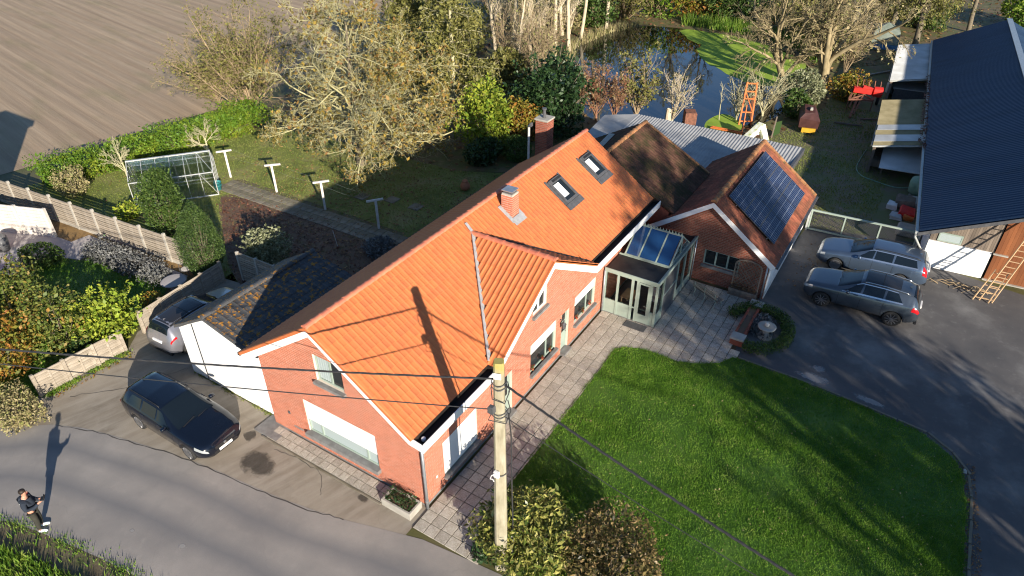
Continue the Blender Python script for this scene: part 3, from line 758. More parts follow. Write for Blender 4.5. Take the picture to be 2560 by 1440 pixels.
def ridge_caps(parent, p, q, m, step=.33, r=.105, name='ridge_tile', flat=.75):
    p, q = Vector(p), Vector(q); n = max(1, round((q - p).length / step)); L = (q - p).length / n
    v = []; f = []; K = 7
    for x, k in ((-.03, 1.12), (.05, 1.12), (.06, 1.0), (L, .96)):
        for i in range(K):
            a = math.pi * i / (K - 1); v.append((x, r * k * math.cos(a), r * k * flat * math.sin(a)))
    for s in range(3):
        for i in range(K - 1): f.append((s * K + i, s * K + i + 1, s * K + K + i + 1, s * K + K + i))
    f.append(tuple(range(K)))
    me = mesh(name, v, f, m); d = (q - p).normalized()
    rot = Matrix((d, Vector((0, 0, 1)).cross(d).normalized(), Vector((0, 0, 1)))).transposed().to_4x4()
    for i in range(n):
        w = rot @ Matrix.Rotation(rnd.uniform(-.02, .02), 4, 'X'); w.translation = p + d * (i * L) + Vector((0, 0, rnd.uniform(-.004, .004)))
        link(name, me, parent, mw=w)

def frame_mw(loc, rz):
    m = Matrix.Rotation(rz, 4, 'Z'); m.translation = loc; return m

def brickwall(parent, mw, span, z0, z1, mb, mm, holes=(), nsingle=0, bl=.225, ch=.082, depth=.11, proud=.007, wallname='wall'):
    """outer leaf: mortar courses with brick pieces standing proud; x along, -y outwards"""
    mor = MB(); bricks = []; nz = int(round((z1 - z0) / ch))
    full = {}
    for k in range(nz):
        za = z0 + k * ch; zb = za + ch; zc = za + ch / 2
        iv = [span(zc)] if span(zc) else []
        for h in holes:
            if h[2] < zc < h[3]:
                nv = []
                for a, b in iv:
                    if h[1] <= a or h[0] >= b: nv.append((a, b)); continue
                    if h[0] > a: nv.append((a, h[0]))
                    if h[1] < b: nv.append((h[1], b))
                iv = nv
        for a, b in iv:
            mor.box(a, b, 0, depth, za, zb + (0 if k == nz - 1 else 0))
            off = (k % 2) * bl / 2; i0 = math.floor((a - off) / bl)
            x = i0 * bl + off
            while x < b:
                p, q = max(a, x) + .0065, min(b, x + bl) - .0065
                if q - p > .03: bricks.append((p, q, za + .0085, zb - .0085))
                x += bl
    wall = mor.go(wallname, mm, parent, mw=mw)
    M3 = np.array(mw)
    if nsingle:
        ctr = np.array([((a + b) / 2, 0, (c + d) / 2) for a, b, c, d in bricks]) @ M3[:3, :3].T + M3[:3, 3]
        order = np.argsort(np.linalg.norm(ctr - CAMP, axis=1))
        cache = {}
        sing = set(order[:nsingle].tolist())
        for i in order[:nsingle]:
            a, b, c, d = bricks[i]; key = round(b - a, 2)
            if key not in cache:
                t = MB().box(0, b - a, -proud, .02, 0, d - c); cache[key] = mesh('brick', t.v, t.f, mb)
            link('brick', cache[key], wall, loc=(a, rnd.uniform(-.002, .002), c))
        bricks = [x for i, x in enumerate(bricks) if i not in sing]
    if bricks:
        t = MB()
        for a, b, c, d in bricks:
            j = rnd.uniform(-.002, .002)
            t.add([(a, -proud + j, c), (b, -proud + j, c), (b, -proud + j, d), (a, -proud + j, d), (a, .02, c), (b, .02, c), (b, .02, d), (a, .02, d)],
                  [(0, 1, 2, 3), (3, 2, 6, 7), (1, 0, 4, 5), (0, 3, 7, 4), (2, 1, 5, 6)])
        tag(t.go('bricks', mb, wall), kind='stuff')
    return wall

def window(parent, mw, u0, u1, z0, z1, mull=(), rec=.08, mf=None, mp=None, fw=.06, sill=.09, shut=0, sillz=.05, trans=(), name='window', sw=.05, ms=None):
    """recessed frame with panes, stone sill and roller shutter"""
    mf = mf or MT['sage']; mp = mp or MT['pane']
    top = z1 - shut
    f = MB(); y0, y1 = rec - .03, rec + .04
    f.box(u0, u1, y0, y1, z0, z0 + fw); f.box(u0, u1, y0, y1, top - fw, top)
    f.box(u0, u0 + fw, y0, y1, z0 + fw, top - fw); f.box(u1 - fw, u1, y0, y1, z0 + fw, top - fw)
    xs = [u0 + fw] + [m for m in mull] + [u1 - fw]
    for m in mull: f.box(m - fw * .6, m + fw * .6, y0 + .004, y1, z0 + fw, top - fw)
    w = f.go(name, mf, parent, mw=mw)
    for a, b in zip(xs[:-1], xs[1:]): MB().box(a - .01, b + .01, rec + .004, rec + .02, z0 + fw - .01, top - fw + .01).go('pane', mp, w)
    MB().box(u0 - .02, u1 + .02, rec + .06, rec + .08, z0 - .02, z1 + .02).go('backing', MT['black'], w)
    if sill: MB().box(u0 - .06, u1 + .06, -sill, rec - .03, z0 - sillz - .06, z0 - .002).go('sill', ms or MT['sill'], w)
    if shut:
        s = MB(); n = max(1, int(shut / sw))
        for k in range(n): s.box(u0 + .015, u1 - .015, rec - .055, rec - .03, top + k * shut / n, top + (k + 1) * shut / n - .005)
        s.box(u0 + .015, u1 - .015, rec - .045, rec - .028, top, z1)
        s.box(u0 + .01, u1 - .01, rec - .062, rec - .026, top - .035, top - .002)
        s.go('roller_shutter', MT['white'], w)
    return w

def downpipe(parent, x, y, z1, r=.045, m=None, name='downpipe', z0=0.0):
    t = MB().tube([(x, y, z0), (x, y, z1)], r, 10)
    o = t.go(name, m or MT['zinc'], parent, True)
    for z in (z0 + .4, (z0 + z1) / 2, z1 - .4):
        MB().tube([(x, y, z - .015), (x, y, z + .015)], r * 1.25, 10).go('pipe_clip', m or MT['zinc'], o)
    return o

# ------------------------------------------------------------ the farmhouse
HW, HL, ZE, ZR = 6.89, 17.0, 3.62, 6.14      # width, length, eave and ridge
SL = (ZR - ZE) / (HW / 2 + .17); TH = math.atan(SL); CT, ST = math.cos(TH), math.sin(TH)
rz_ = lambda b: ZE + SL * (b + .17)             # tile surface of the front slope
house = thing('farmhouse', 'long red brick farmhouse with bright orange tiled roof and white bargeboards', 'house')
CA, CZ, CS = 7.0, 5.72, .585                    # cross gable: ridge position, height, slope
FAC = Matrix.Identity(4)
holes_f = [(1.0, 2.87, .45, 2.0), (4.42, 5.1, .1, 1.98), (6.4, 8.33, .74, 2.1), (8.8, 9.4, .1, 2.06), (9.88, 11.75, .88, 2.2), (6.5, 7.48, 3.42, 4.3)]
def span_f(z):
    if z < 3.46: return (0, HL)
    h = (CZ - .22 - z) / CS
    return (CA - h, CA + h) if h > .1 else None
wf = brickwall(house, FAC, span_f, 0, 5.4, MT['brick'], MT['mortar'], holes_f, nsingle=150)
GAB = frame_mw((0, HW, 0), -math.pi / 2)
holes_g = [(1.85, 5.01, .66, 2.1), (2.81, 3.99, 3.44, 4.47)]
def span_g(z):
    if z < 3.5: return (0, HW)
    h = (ZR - .18 - z) / SL
    return (HW / 2 - h, HW / 2 + h) if h > .05 else None
wg = brickwall(house, GAB, span_g, 0, 5.95, MT['brick'], MT['mortar'], holes_g, nsingle=150)
# inner block (closes the volume), back and far gable
t = MB()
prof = [(.115, 0), (HW, 0), (HW, 3.5), (HW / 2, 5.94), (.115, 3.5)]
t.slab([(.115, b, z) for b, z in prof], (HL - .12, 0, 0))
t.go('wall', MT['brick_dk'], house)
# plinth strip
MB().box(0, HL, -.018, 0, 0, .10).go('plinth', MT['sill'], house)
MB().box(-.018, 0, 0, HW, 0, .08).go('plinth', MT['sill'], house)
# windows and doors of the long front
window(house, FAC, 1.0, 2.87, .45, 2.0, shut=1.42, rec=.07, sill=.14, sillz=.02)['label'] = 'front window closed by a white roller shutter, near the road corner'
window(house, FAC, 6.4, 8.33, .74, 2.1, mull=(7.7,), shut=.42, rec=.1, sill=.14)
window(house, FAC, 9.88, 11.75, .88, 2.2, mull=(11.1,), shut=.42, rec=.1, sill=.14)
window(house, FAC, 6.5, 7.48, 3.42, 4.3, mull=(7.0,), mf=MT['white'], sill=.12)
def door(parent, mw, u0, u1, z0, z1, m, glass, rec=.1):
    d = MB().box(u0 + .05, u1 - .05, rec, rec + .05, z0 + .03, z1 - .05).go('door', m, parent, mw=mw)
    MB().box(u0, u0 + .05, rec - .02, rec + .06, z0, z1).box(u1 - .05, u1, rec - .02, rec + .06, z0, z1).box(u0 + .05, u1 - .05, rec - .02, rec + .06, z1 - .05, z1).go('door_frame', m, d)
    for a, b, c, e in glass: MB().box(a, b, rec - .008, rec - .002, c, e).go('pane', MT['pane'], d)
    MB().box(u1 - .14, u1 - .11, rec - .06, rec - .001, .95, .98).box(u1 - .14, u1 - .03 - .09, rec - .06, rec - .045, .93, 1.05).go('handle', MT['chrome'], d)
    MB().box(u0 - .02, u1 + .02, -.22, rec - .021, .005, z0 + .02).go('doorstep', MT['sill'], d)
    return d
door(house, FAC, 4.42, 5.1, .1, 1.98, MT['sage'], [(4.6, 4.92, .9, 1.85)])
door(house, FAC, 8.8, 9.4, .1, 2.06, MT['sage'], [(8.95, 9.25, 1.0, 1.5), (8.95, 9.25, 1.55, 1.95)])
# wall lantern by the inner door
t = MB().bar((8.62, .0, 1.95), (8.62, -.2, 1.98), .02); t.bar((8.62, -.2, 1.98), (8.62, -.2, 1.9), .02)
t.lathe([(.02, 0), (.075, .02), (.095, .2), (.11, .22), (.03, .29), (.015, .33)], 6, (8.62, -.2, 1.58)); t.go('wall_lantern', MT['dgrey'], house)
# windows of the road gable
window(house, GAB, 1.85, 5.01, .66, 2.1, mull=(2.45, 4.5), shut=.82, rec=.08, sill=.18, mp=MT['pane_pale'], sillz=.1)
wu = window(house, GAB, 2.81, 3.99, 3.44, 4.47, mull=(3.42,), rec=.1, sill=.14, mp=MT['pane'], mf=MT['sage'])
cu = MB()
for k in range(9): cu.box(2.9 + k * .05, 2.945 + k * .05, .088 + .008 * (k % 2), .098 + .008 * (k % 2), 3.52, 4.38)
cu.go('curtain', MT['pane_pale'], wu)
MB().box(.9, 1.0, -.03, -.008, 1.0, 1.12).go('vent', MT['dgrey'], wg); MB().box(1.05, 1.5, -.016, -.008, .42, .5).go('name_plate', MT['sill'], wg)
MB().box(.55, .62, -.03, -.008, .8, .88).go('socket_box', MT['plastic_w'], wf)
# roof deck under the tiles
RL0, RL1 = -.52, 17.14
t = MB()
for x0_, x1_, b_ in ((RL0, 3.5, -.15), (3.5, 10.5, .2), (10.5, RL1, -.15)):
    t.slab([(x0_, b_, rz_(b_) - .045), (x1_, b_, rz_(b_) - .045), (x1_, HW / 2, ZR - .045), (x0_, HW / 2, ZR - .045)], (0, 0, -.06))
t.slab([(RL0, HW + .15, ZE - .03), (RL1, HW + .15, ZE - .03), (RL1, HW / 2, ZR - .04), (RL0, HW / 2, ZR - .04)], (0, 0, -.06))
roof = t.go('roof', MT['tile'], house)
TW, TG = .2105, .2747
def keep_main(c):
    w = (CZ - .02 - c.z) / CS
    if abs(c.x - CA) < w + .06 and c.y < 3.1: return False
    if 3.6 < c.x < 10.4 and c.y < .2: return False
    if 9.12 < c.x < 9.58 and 2.5 < c.y < 2.98: return False
    for a in (12.15, 15.0):
        if a + .06 < c.x < a + .89 and 1.62 < c.y < 2.72: return False
    return True
nc = int(round((RL1 - RL0) / TW)); TW2 = (RL1 - RL0) / nc
tm = tile_mesh('roof_tile', TW2, TG, MT['tile'], lift=.02, roll=.017)
tiling(roof, (RL0, -.19, ZE - .03), (1, 0, 0), (0, CT, ST), nc, 16, TW2, TG, MT['tile'], keep_main, 230, tm=tm)
tiling(roof, (RL1, HW + .19, ZE - .03), (-1, 0, 0), (0, -CT, ST), nc, 16, TW2, TG, MT['tile'], None, 0, tm=tm)
ridge_caps(roof, (RL0 - .02, HW / 2, ZR + .0), (RL1 + .02, HW / 2, ZR + .0), MT['ridge'], .33)
# verge tiles along the road gable
me_v = MB().add([(0, 0, .03), (.0, .29, .03), (-.035, .29, .0), (-.035, 0, .012), (-.035, .29, -.09), (-.035, 0, -.09), (0.1, 0, .035), (.1, .29, .03)], [(6, 7, 1, 0), (0, 1, 2, 3), (3, 2, 4, 5), (0, 3, 5)])
me_v = mesh('verge_tile', me_v.v, me_v.f, MT['tile'])
for k in range(16):
    q = Matrix((Vector((1, 0, 0)), Vector((0, CT, ST)), Vector((0, -ST, CT)))).transposed().to_4x4(); q.translation = (RL0, -.19 + k * TG * CT, ZE - .02 + k * TG * ST); link('verge_tile', me_v, roof, mw=q)
    q = Matrix((Vector((1, 0, 0)), Vector((0, -CT, ST)), Vector((0, ST, CT)))).transposed().to_4x4(); q.translation = (RL0, HW + .19 - k * TG * CT, ZE - .02 + k * TG * ST); link('verge_tile', me_v, roof, mw=q)
# cross gable roof
c2, s2 = math.cos(math.atan(CS)), math.sin(math.atan(CS))
CF = -.56                                       # its front edge
hw2 = (CZ - 3.58) / CS
bv = lambda z: (z - ZE) / SL - .17              # where the main slope reaches height z
for sgn in (-1, 1):
    t = MB(); zb = 3.62; xb = CA + sgn * (CZ - zb) / CS
    t.slab([(CA, CF, CZ - .04), (CA, bv(CZ) - .05, CZ - .04), (xb, bv(zb), zb - .04), (xb, CF, zb - .04)], (0, 0, -.05))
    dk = t.go('cross_roof', MT['tile'], house)
    nrow = 9; gg = (hw2 / c2) / nrow; tmx = tile_mesh('roof_tile', TW2, gg, MT['tile'], roll=.036)
    def keep_c(c): return c.y < bv(c.z) + .02 and c.z < CZ + .1
    if sgn < 0: tiling(dk, (CA - hw2, CF + 19 * TW2, 3.58), (0, -1, 0), (c2, 0, s2), 19, nrow, TW2, gg, MT['tile'], keep_c, 110, tm=tmx)
    else: tiling(dk, (CA + hw2, CF, 3.58), (0, 1, 0), (-c2, 0, s2), 19, nrow, TW2, gg, MT['tile'], keep_c, 30, tm=tmx)
    # valley lead on the left; the black strip on the right paints a shadow
    t = MB(); p0 = Vector((xb - sgn * .02, bv(zb) - .02, zb + .055)); p1 = Vector((CA, bv(CZ), CZ + .06)); t.bar(p0, p1, .15 if sgn < 0 else .06, .03, up=(sgn * -.35, -.45, .8))
    if sgn < 0: t.bar(p1, p1 + Vector((.05, .35, .27)), .12, .02, up=(0, -.57, .82))
    t.go('valley_lead_shade', MT['lead'] if sgn < 0 else MT['black'], house)
ridge_caps(dk, (CA, CF - .02, CZ + .03), (CA, bv(CZ) + .12, CZ + .03), MT['ridge'], .36, .115)
# bargeboards and soffits
def barge(name, poly, off): MB().slab(poly, off).go(name, MT['white'], house)
zt = lambda b: ZE + SL * (b + .17) - .075
barge('bargeboard', [(RL0 + .01, -.56, 3.50), (RL0 + .01, -.14, zt(-.14) - .0), (RL0 + .01, HW / 2, zt(HW / 2)), (RL0 + .01, HW / 2, zt(HW / 2) - .30), (RL0 + .01, -.02, zt(-.02) - .34), (RL0 + .01, -.56, 3.24)], (.05, 0, 0))
barge('bargeboard', [(RL0 + .012, HW + .42, 3.40), (RL0 + .012, HW + .14, zt(-.14)), (RL0 + .012, HW / 2 + .001, zt(HW / 2)), (RL0 + .012, HW / 2 + .001, zt(HW / 2) - .30), (RL0 + .012, HW + .02, zt(-.02) - .34), (RL0 + .012, HW + .42, 3.14)][::-1], (.05, 0, 0))
barge('soffit', [(RL0 + .062, -.02, zt(-.02) - .30), (RL0 + .062, HW / 2, zt(HW / 2) - .26), (-.0, HW / 2, zt(HW / 2) - .26), (-.0, -.02, zt(-.02) - .30)], (0, 0, .02))
barge('soffit', [(RL0 + .062, HW + .02, zt(-.02) - .30), (RL0 + .062, HW / 2, zt(HW / 2) - .26), (-.0, HW / 2, zt(HW / 2) - .26), (-.0, HW + .02, zt(-.02) - .30)], (0, 0, .02))
zc = lambda a: CZ - CS * abs(a - CA) - .055
for s, nm in ((-1, 'l'), (1, 'r')):
    e = CA + s * (hw2 - .02)
    barge('bargeboard', [(CA, CF + .01, zc(CA)), (e, CF + .01, zc(e)), (e - s * .12, CF + .01, zc(e) - .27), (CA, CF + .01, zc(CA) - .29)], (0, .04, 0))
    barge('soffit', [(CA, CF + .052, zc(CA) - .25), (e - s * .1, CF + .052, zc(e) - .2), (e - s * .1, -.002, zc(e) - .2), (CA, -.002, zc(CA) - .25)], (0, 0, .02))
# box gutters along the front
for x0, x1 in ((RL0 + .062, CA - hw2 - .02), (CA + hw2 - .1, RL1 + .02)):
    g_o = MB().box(x0, x1, -.56, -.53, 3.24, 3.56).box(x0, x1, -.53, -.02, 3.24, 3.27).go('gutter_fascia', MT['white'], house)
    MB().box(x0 + .01, x1 - .01, -.528, -.16, 3.36, 3.37).box(x0 + .01, x1 - .01, -.528, -.52, 3.37, 3.55).box(x0 + .01, x1 - .01, -.175, -.16, 3.37, 3.54).box(x1 - .02, x1 - .01, -.52, -.175, 3.37, 3.55).go('gutter', MT['gutter_in'], g_o)
t = MB().lathe([(.04, 0), (.07, .03), (.07, .1), (.05, .11)], 10, (-.2, -.33, 3.37)); t.go('gutter_outlet', MT['plastic_w'], house)
downpipe(house, -.07, -.09, 3.24, .05)
MB().box(RL0, RL1, HW + .17, HW + .3, 3.45, 3.56).go('gutter', MT['black'], house)
# chimney on the front slope, brick by brick
def chimney(parent, x, y, z0, z1, s, mb, mm, label=None):
    core = MB().box(x - s / 2 + .012, x + s / 2 - .012, y - s / 2 + .012, y + s / 2 - .012, z0, z1).go('chimney', mm, parent)
    if label: core['label'] = label
    n = int((z1 - z0) / .09); bl = (s - .01) / 2.5
    mes = {}
    for k in range(n):
        z = z0 + k * .09 + .01
        for side in range(4):
            u = -s / 2; first = bl * (1 if (k + side) % 2 else .5)
            while u < s / 2 - .02:
                e = min(u + first, s / 2 - .0); first = bl
                key = round(e - u, 3)
                if key not in mes:
                    t = MB().bbox(0, e - u - .014, -.012, .01, 0, .074, .003); mes[key] = mesh('brick', t.v, t.f, mb)
                q = Matrix.Rotation(side * math.pi / 2, 4, 'Z') @ Matrix.Translation((u + .007, -s / 2 + .012, z)); q.translation = q.translation + Vector((x, y, 0))
                link('brick', mes[key], core, mw=q); u = e
    return core
ch = chimney(house, 9.35, 2.74, 5.2, 6.38, .5, MT['brick'], MT['mortar'])
MB().box(9.12, 9.58, 2.51, 2.97, 6.38, 6.44, .0).go('chimney_cap', MT['conc'], ch)
MB().box(9.17, 9.53, 2.56, 2.92, 6.44, 6.54).go('cowl', MT['dgrey'], ch); MB().box(9.11, 9.59, 2.5, 2.98, 6.54, 6.57).go('cowl_lid', MT['zinc'], ch)
t = MB(); up = Vector((0, -ST, CT))
def onroof(a, b, h=.0): return Vector((a, b, rz_(b))) + up * h
def rslab(t, a0, a1, b0, b1, h0, h1): t.slab([onroof(a0, b0, h0), onroof(a1, b0, h0), onroof(a1, b1, h0), onroof(a0, b1, h0)], up * (h1 - h0))
rslab(t, 8.98, 9.72, 2.22, 2.49, .035, .05); rslab(t, 8.93, 9.1, 2.35, 3.05, .03, .046); rslab(t, 9.6, 9.76, 2.35, 3.05, .03, .046); t.go('chimney_flashing', MT['lead'], house)
# roof windows
for k, a in enumerate((12.15, 15.0)):
    t = MB(); b0, b1 = 1.72, 2.72
    for x0, x1, y0, y1, h in ((a, a + .1, b0, b1, .1), (a + .85, a + .95, b0, b1, .1), (a + .1, a + .85, b0, b0 + .1, .085), (a + .1, a + .85, b1 - .16, b1, .13)): rslab(t, x0, x1, y0, y1, 0, h)
    w = t.go('roof_window', MT['dgrey'], house)
    w['label'] = ('roof window nearer the brick chimney', 'roof window farther from the chimney')[k]
    t = MB(); rslab(t, a + .1, a + .85, b0 + .1, b1 - .16, .03, .06); t.go('pane', MT['pane'], w)
    t = MB(); rslab(t, a + .16, a + .56, b0 + .24, b1 - .2, .061, .066); t.go('blind', MT['white'], w)
    t = MB(); rslab(t, a + .2, a + .9, b1 - .12, b1 - .04, .131, .145); t.go('hood', MT['black'], w)
    t = MB(); rslab(t, a - .14, a + 1.09, b0 - .24, b0 - .01, .04, .055); t.go('apron_flashing', MT['dgrey'], w)
    t = MB(); rslab(t, a - .12, a - .01, b0, b1 + .08, .01, .035); rslab(t, a + .96, a + 1.07, b0, b1 + .08, .01, .035); t.go('side_flashing', MT['dgrey'], w)
# flower pots behind the front windows are things of their own
fl = leafmat('red flower', [(.35, .02, .02, 1), (.45, .05, .05, 1), (.05, .10, .02, 1), (.04, .08, .02, 1)])
for k, (x, z) in enumerate(((6.62, .82), (7.35, .82), (7.95, .82), (10.2, .96), (10.75, .96), (11.4, .96))):
    h = thing('potted_plant', ('red flowering potted plant on the sill nearest the pole', 'middle potted plant on the sill of the long front window', 'potted plant on the sill nearest the wall lantern',
              'potted plant on the sill just past the inner door', 'middle potted plant on the window sill beside the glass porch', 'potted plant on the sill nearest the glass porch')[k], 'potted plant', (x, .02, z), group='potted plants on the front sills')
    MB().lathe([(.04, 0), (.06, .09), (.065, .09), (.05, .085)], 8).go('pot', MT['pot'], h)
    gg_ = np.random.default_rng(k); V, F = leafq(gg_, gg_.normal(0, .04, (60, 3)) * [1, .6, 1] + [0, 0, .16], .06); link('foliage', fastmesh('foliage', V, F, fl), h)


# ------------------------------------------------------------ white garage left of the house
gar = thing('garage', 'low white rendered garage with black lichen-spotted tiles, against the farmhouse', 'garage')
g0, g1 = .25, 5.6
GR, GRZ, GLb, GLz, GRb, GRz = 9.92, 3.48, 11.97, 2.33, 7.75, 2.92
t = MB().slab([(g0, 7.1, 0), (g0, 11.85, 0), (g0, 11.85, 2.2), (g0, GR, 3.36), (g0, 7.75, 2.75), (g0, 7.1, 2.75)][::-1], (g1 - g0 - .15, 0, 0)); t.go('wall', MT['render'], gar)
MB().slab([(g0 - .012, 7.3, .02), (g0 - .012, 10.9, .02), (g0 - .012, 10.9, .22), (g0 - .012, 7.3, .22)][::-1], (.01, 0, 0)).go('plinth', MT['render_old'], gar)
dL = Vector((0, GR - GLb, GRZ - GLz)); dR = Vector((0, GR - GRb, GRZ - GRz))
for nm, b, z, d, U in (('l', GLb, GLz, dL, (-1, 0, 0)), ('r', GRb, GRz, dR, (1, 0, 0))):
    ga0, ga1 = g0 - .1, g1
    dk = MB().slab([(ga0, b, z - .03), (ga1, b, z - .03), (ga1, GR, GRZ - .03), (ga0, GR, GRZ - .03)], (0, 0, -.06)).go('roof', MT['tile_dark'], gar)
    n = 7 if nm == 'r' else 8; gg = d.length / n; w_ = .245; k = int(round((ga1 - ga0) / w_)); w_ = (ga1 - ga0) / k
    tmg = tile_mesh('roof_tile', w_, gg, MT['tile_dark'], roll=.03)
    tiling(dk, ((ga0 if nm == 'r' else ga1), b, z - .03), U, d, k, n, w_, gg, MT['tile_dark'], None, 160 if nm == 'r' else 0, tm=tmg)
ridge_caps(gar, (g0 - .12, GR, GRZ), (g1, GR, GRZ), MT['tile_dark'], .4, .12)
MB().slab([(g0 - .11, GLb + .02, GLz - .03), (g0 - .11, GR, GRZ - .02), (g0 - .11, GR, GRZ - .13), (g0 - .11, GLb + .02, GLz - .14)], (.03, 0, 0)).slab([(g0 - .11, GRb, GRz - .03), (g0 - .11, GR, GRZ - .02), (g0 - .11, GR, GRZ - .13), (g0 - .11, GRb, GRz - .14)], (.03, 0, 0)).go('verge_board', MT['dgrey'], gar)
MB().box(g0 - .06, g1, GLb - .02, GLb + .09, GLz - .14, GLz - .05).go('gutter', MT['dgrey'], gar)
MB().box(g0 - .1, g1, 7.22, 7.74, 2.8, 2.84).go('valley_gutter', MT['black'], gar)
MB().box(g0 - .03, g0 - .001, 10.88, 10.91, .05, 2.75).go('cable_strip', MT['cable'], gar)
MB().box(g0 - .9, g0 - .02, 6.2, 7.3, 0, .05).go('doorstep', MT['sill'], gar)

# ------------------------------------------------------------ brown mossy-roofed wing behind the house
wing = thing('old_wing', 'brick wing with dark mossy brown tiles joined to the house end', 'house wing')
w0, w1, WB, WZ = 17.16, 22.2, 2.5, 5.12
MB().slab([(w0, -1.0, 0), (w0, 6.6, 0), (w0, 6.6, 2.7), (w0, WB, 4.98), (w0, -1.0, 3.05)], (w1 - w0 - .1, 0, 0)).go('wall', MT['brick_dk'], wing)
d1 = Vector((0, WB + 1.25, WZ - 3.10)); d2 = Vector((0, WB - 6.9, WZ - 2.75))
for b, z, d, U, n, lab in ((-1.25, 3.10, d1, (1, 0, 0), 15, 1), (6.9, 2.75, d2, (-1, 0, 0), 17, 0)):
    dk = MB().slab([(w0, b, z - .03), (w1, b, z - .03), (w1, WB, WZ - .03), (w0, WB, WZ - .03)], (0, 0, -.06)).go('roof', MT['tile_moss'], wing)
    gg = d.length / n; k = 23; w_ = (w1 - w0) / k
    tiling(dk, ((w0 if lab else w1), b, z - .03), U, d, k, n, w_, gg, MT['tile_moss'], None, 120 if lab else 0, jit=1.6)
ridge_caps(wing, (w0, WB, WZ), (w1 + .03, WB, WZ), MT['ridge_old'], .36, .12)
for k in range(14):
    p = Vector((w1 + .02, -1.2 + k * d1.y / 14, 3.12 + k * d1.z / 14)); q = p + d1 / 14 * .96
    MB().bar(p, q, .16, .05).go('verge_tile', MT['ridge_old'], wing)
t = MB(); u2 = d2.cross(Vector((1, 0, 0))).normalized(); 
t.bar((19.2, 3.6, 4.62), (21.2, 3.9, 4.5), .3, .03); t.go('loose_board', MT['conc'], wing)
bch = chimney(wing, 18.6, 6.5, 2.6, 5.62, .68, MT['brick_dk'], MT['mortar_dk'], 'tall square brick chimney with thin metal flue')
MB().box(18.22, 18.98, 6.12, 6.88, 5.62, 5.7).go('chimney_cap', MT['conc'], bch); MB().lathe([(.08, 0), (.08, .4), (.12, .42), (.12, .5)], 10, (18.55, 6.5, 5.7)).go('flue', MT['dgrey'], bch)
lp = thing('lamp_post', 'thin pole with small floodlight beside the tall back chimney', 'lamp post', (17.9, 7.0))
MB().tube([(0, 0, 0), (0, 0, 5.4)], .06, 8).go('pole', MT['wood_pale'], lp); MB().box(-.12, .12, -.16, -.06, 5.35, 5.55, .02).go('lamp', MT['dgrey'], lp)

# ------------------------------------------------------------ corrugated lean-to behind the wing
def corrugated(name, p0, pu, pv, wave, amp, m, parent, thick=True):
    """wavy sheet: pu across the waves, pv along them"""
    p0, pu, pv = Vector(p0), Vector(pu), Vector(pv); nn = pu.cross(pv).normalized()
    n = int(pu.length / wave) * 6; v = []; f = []
    for i in range(n + 1):
        h = amp * math.sin(i / 6 * 2 * math.pi)
        q = p0 + pu * (i / n) + nn * h; v += [q, q + pv, q - nn * .02, q + pv - nn * .02]
    for i in range(n):
        k = 4 * i; f += [(k, k + 4, k + 5, k + 1), (k + 2, k + 3, k + 7, k + 6), (k, k + 2, k + 6, k + 4), (k + 1, k + 5, k + 7, k + 3)]
    return link(name, mesh(name, v, f, m), parent)
lt = thing('lean_to', 'low shed with grey corrugated sheet roof behind the tiled wings', 'shed')
cs = []
for k in range(7):
    b0 = 5.6 - 1.42 * (k + 1)
    corrugated('roof_sheet', (24.0, b0 - .03, 2.50 + .004 * (k % 2)), (0, 1.45, 0), (5.0, 0, .28), .18, .012, MT['corr'], lt)
MB().slab([(23.8, 5.6, 2.52), (29.0, 5.6, 2.8), (27.9, 7.4, 2.75), (24.6, 7.2, 2.5)], (0, 0, -.06)).go('roof_slab', MT['corr'], lt)
MB().box(24.1, 28.7, -4.2, 6.8, 0, 2.45).go('wall', MT['brick_dk'], lt)
MB().box(23.9, 29.05, -4.5, -4.36, 2.42, 2.75).go('gutter', MT['dgrey'], lt)

# ------------------------------------------------------------ brick outbuilding with solar panels
ob = thing('brick_outbuilding', 'red brick outbuilding with gabled tiled roof carrying solar panels', 'outbuilding')
OA, OE, OB, OZ = 16.95, 25.0, -3.02, 4.28
ORb, ORz, OLb, OLz = -6.14, 1.95, -.45, 2.50
OBM = frame_mw((17.2, -.6, 0), -math.pi / 2)
def span_o(z):
    a, b = 0, 5.3
    if z > 1.9: b = min(b, 5.3 - (z - 1.98) / .747 - .05)
    if z > 2.4: a = max(a, (z - 2.35) / .69)
    return (a, b) if b - a > .1 else None
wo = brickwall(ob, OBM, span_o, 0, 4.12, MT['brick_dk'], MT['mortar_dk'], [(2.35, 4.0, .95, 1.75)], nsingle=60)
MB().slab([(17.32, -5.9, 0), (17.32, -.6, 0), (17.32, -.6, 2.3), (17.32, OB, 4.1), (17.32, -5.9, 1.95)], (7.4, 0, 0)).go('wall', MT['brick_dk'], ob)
MB().box(17.21, 17.215, -5.9, -.6, 0, .3).go('plinth', MT['black'], ob)
window(ob, OBM, 2.35, 4.0, .95, 1.75, mull=(2.9, 3.45), rec=.05, sill=.08, sillz=.08)
dR = Vector((0, OB - ORb, OZ - ORz)); dL = Vector((0, OB - OLb, OZ - OLz)); dL2 = dL * 1.32
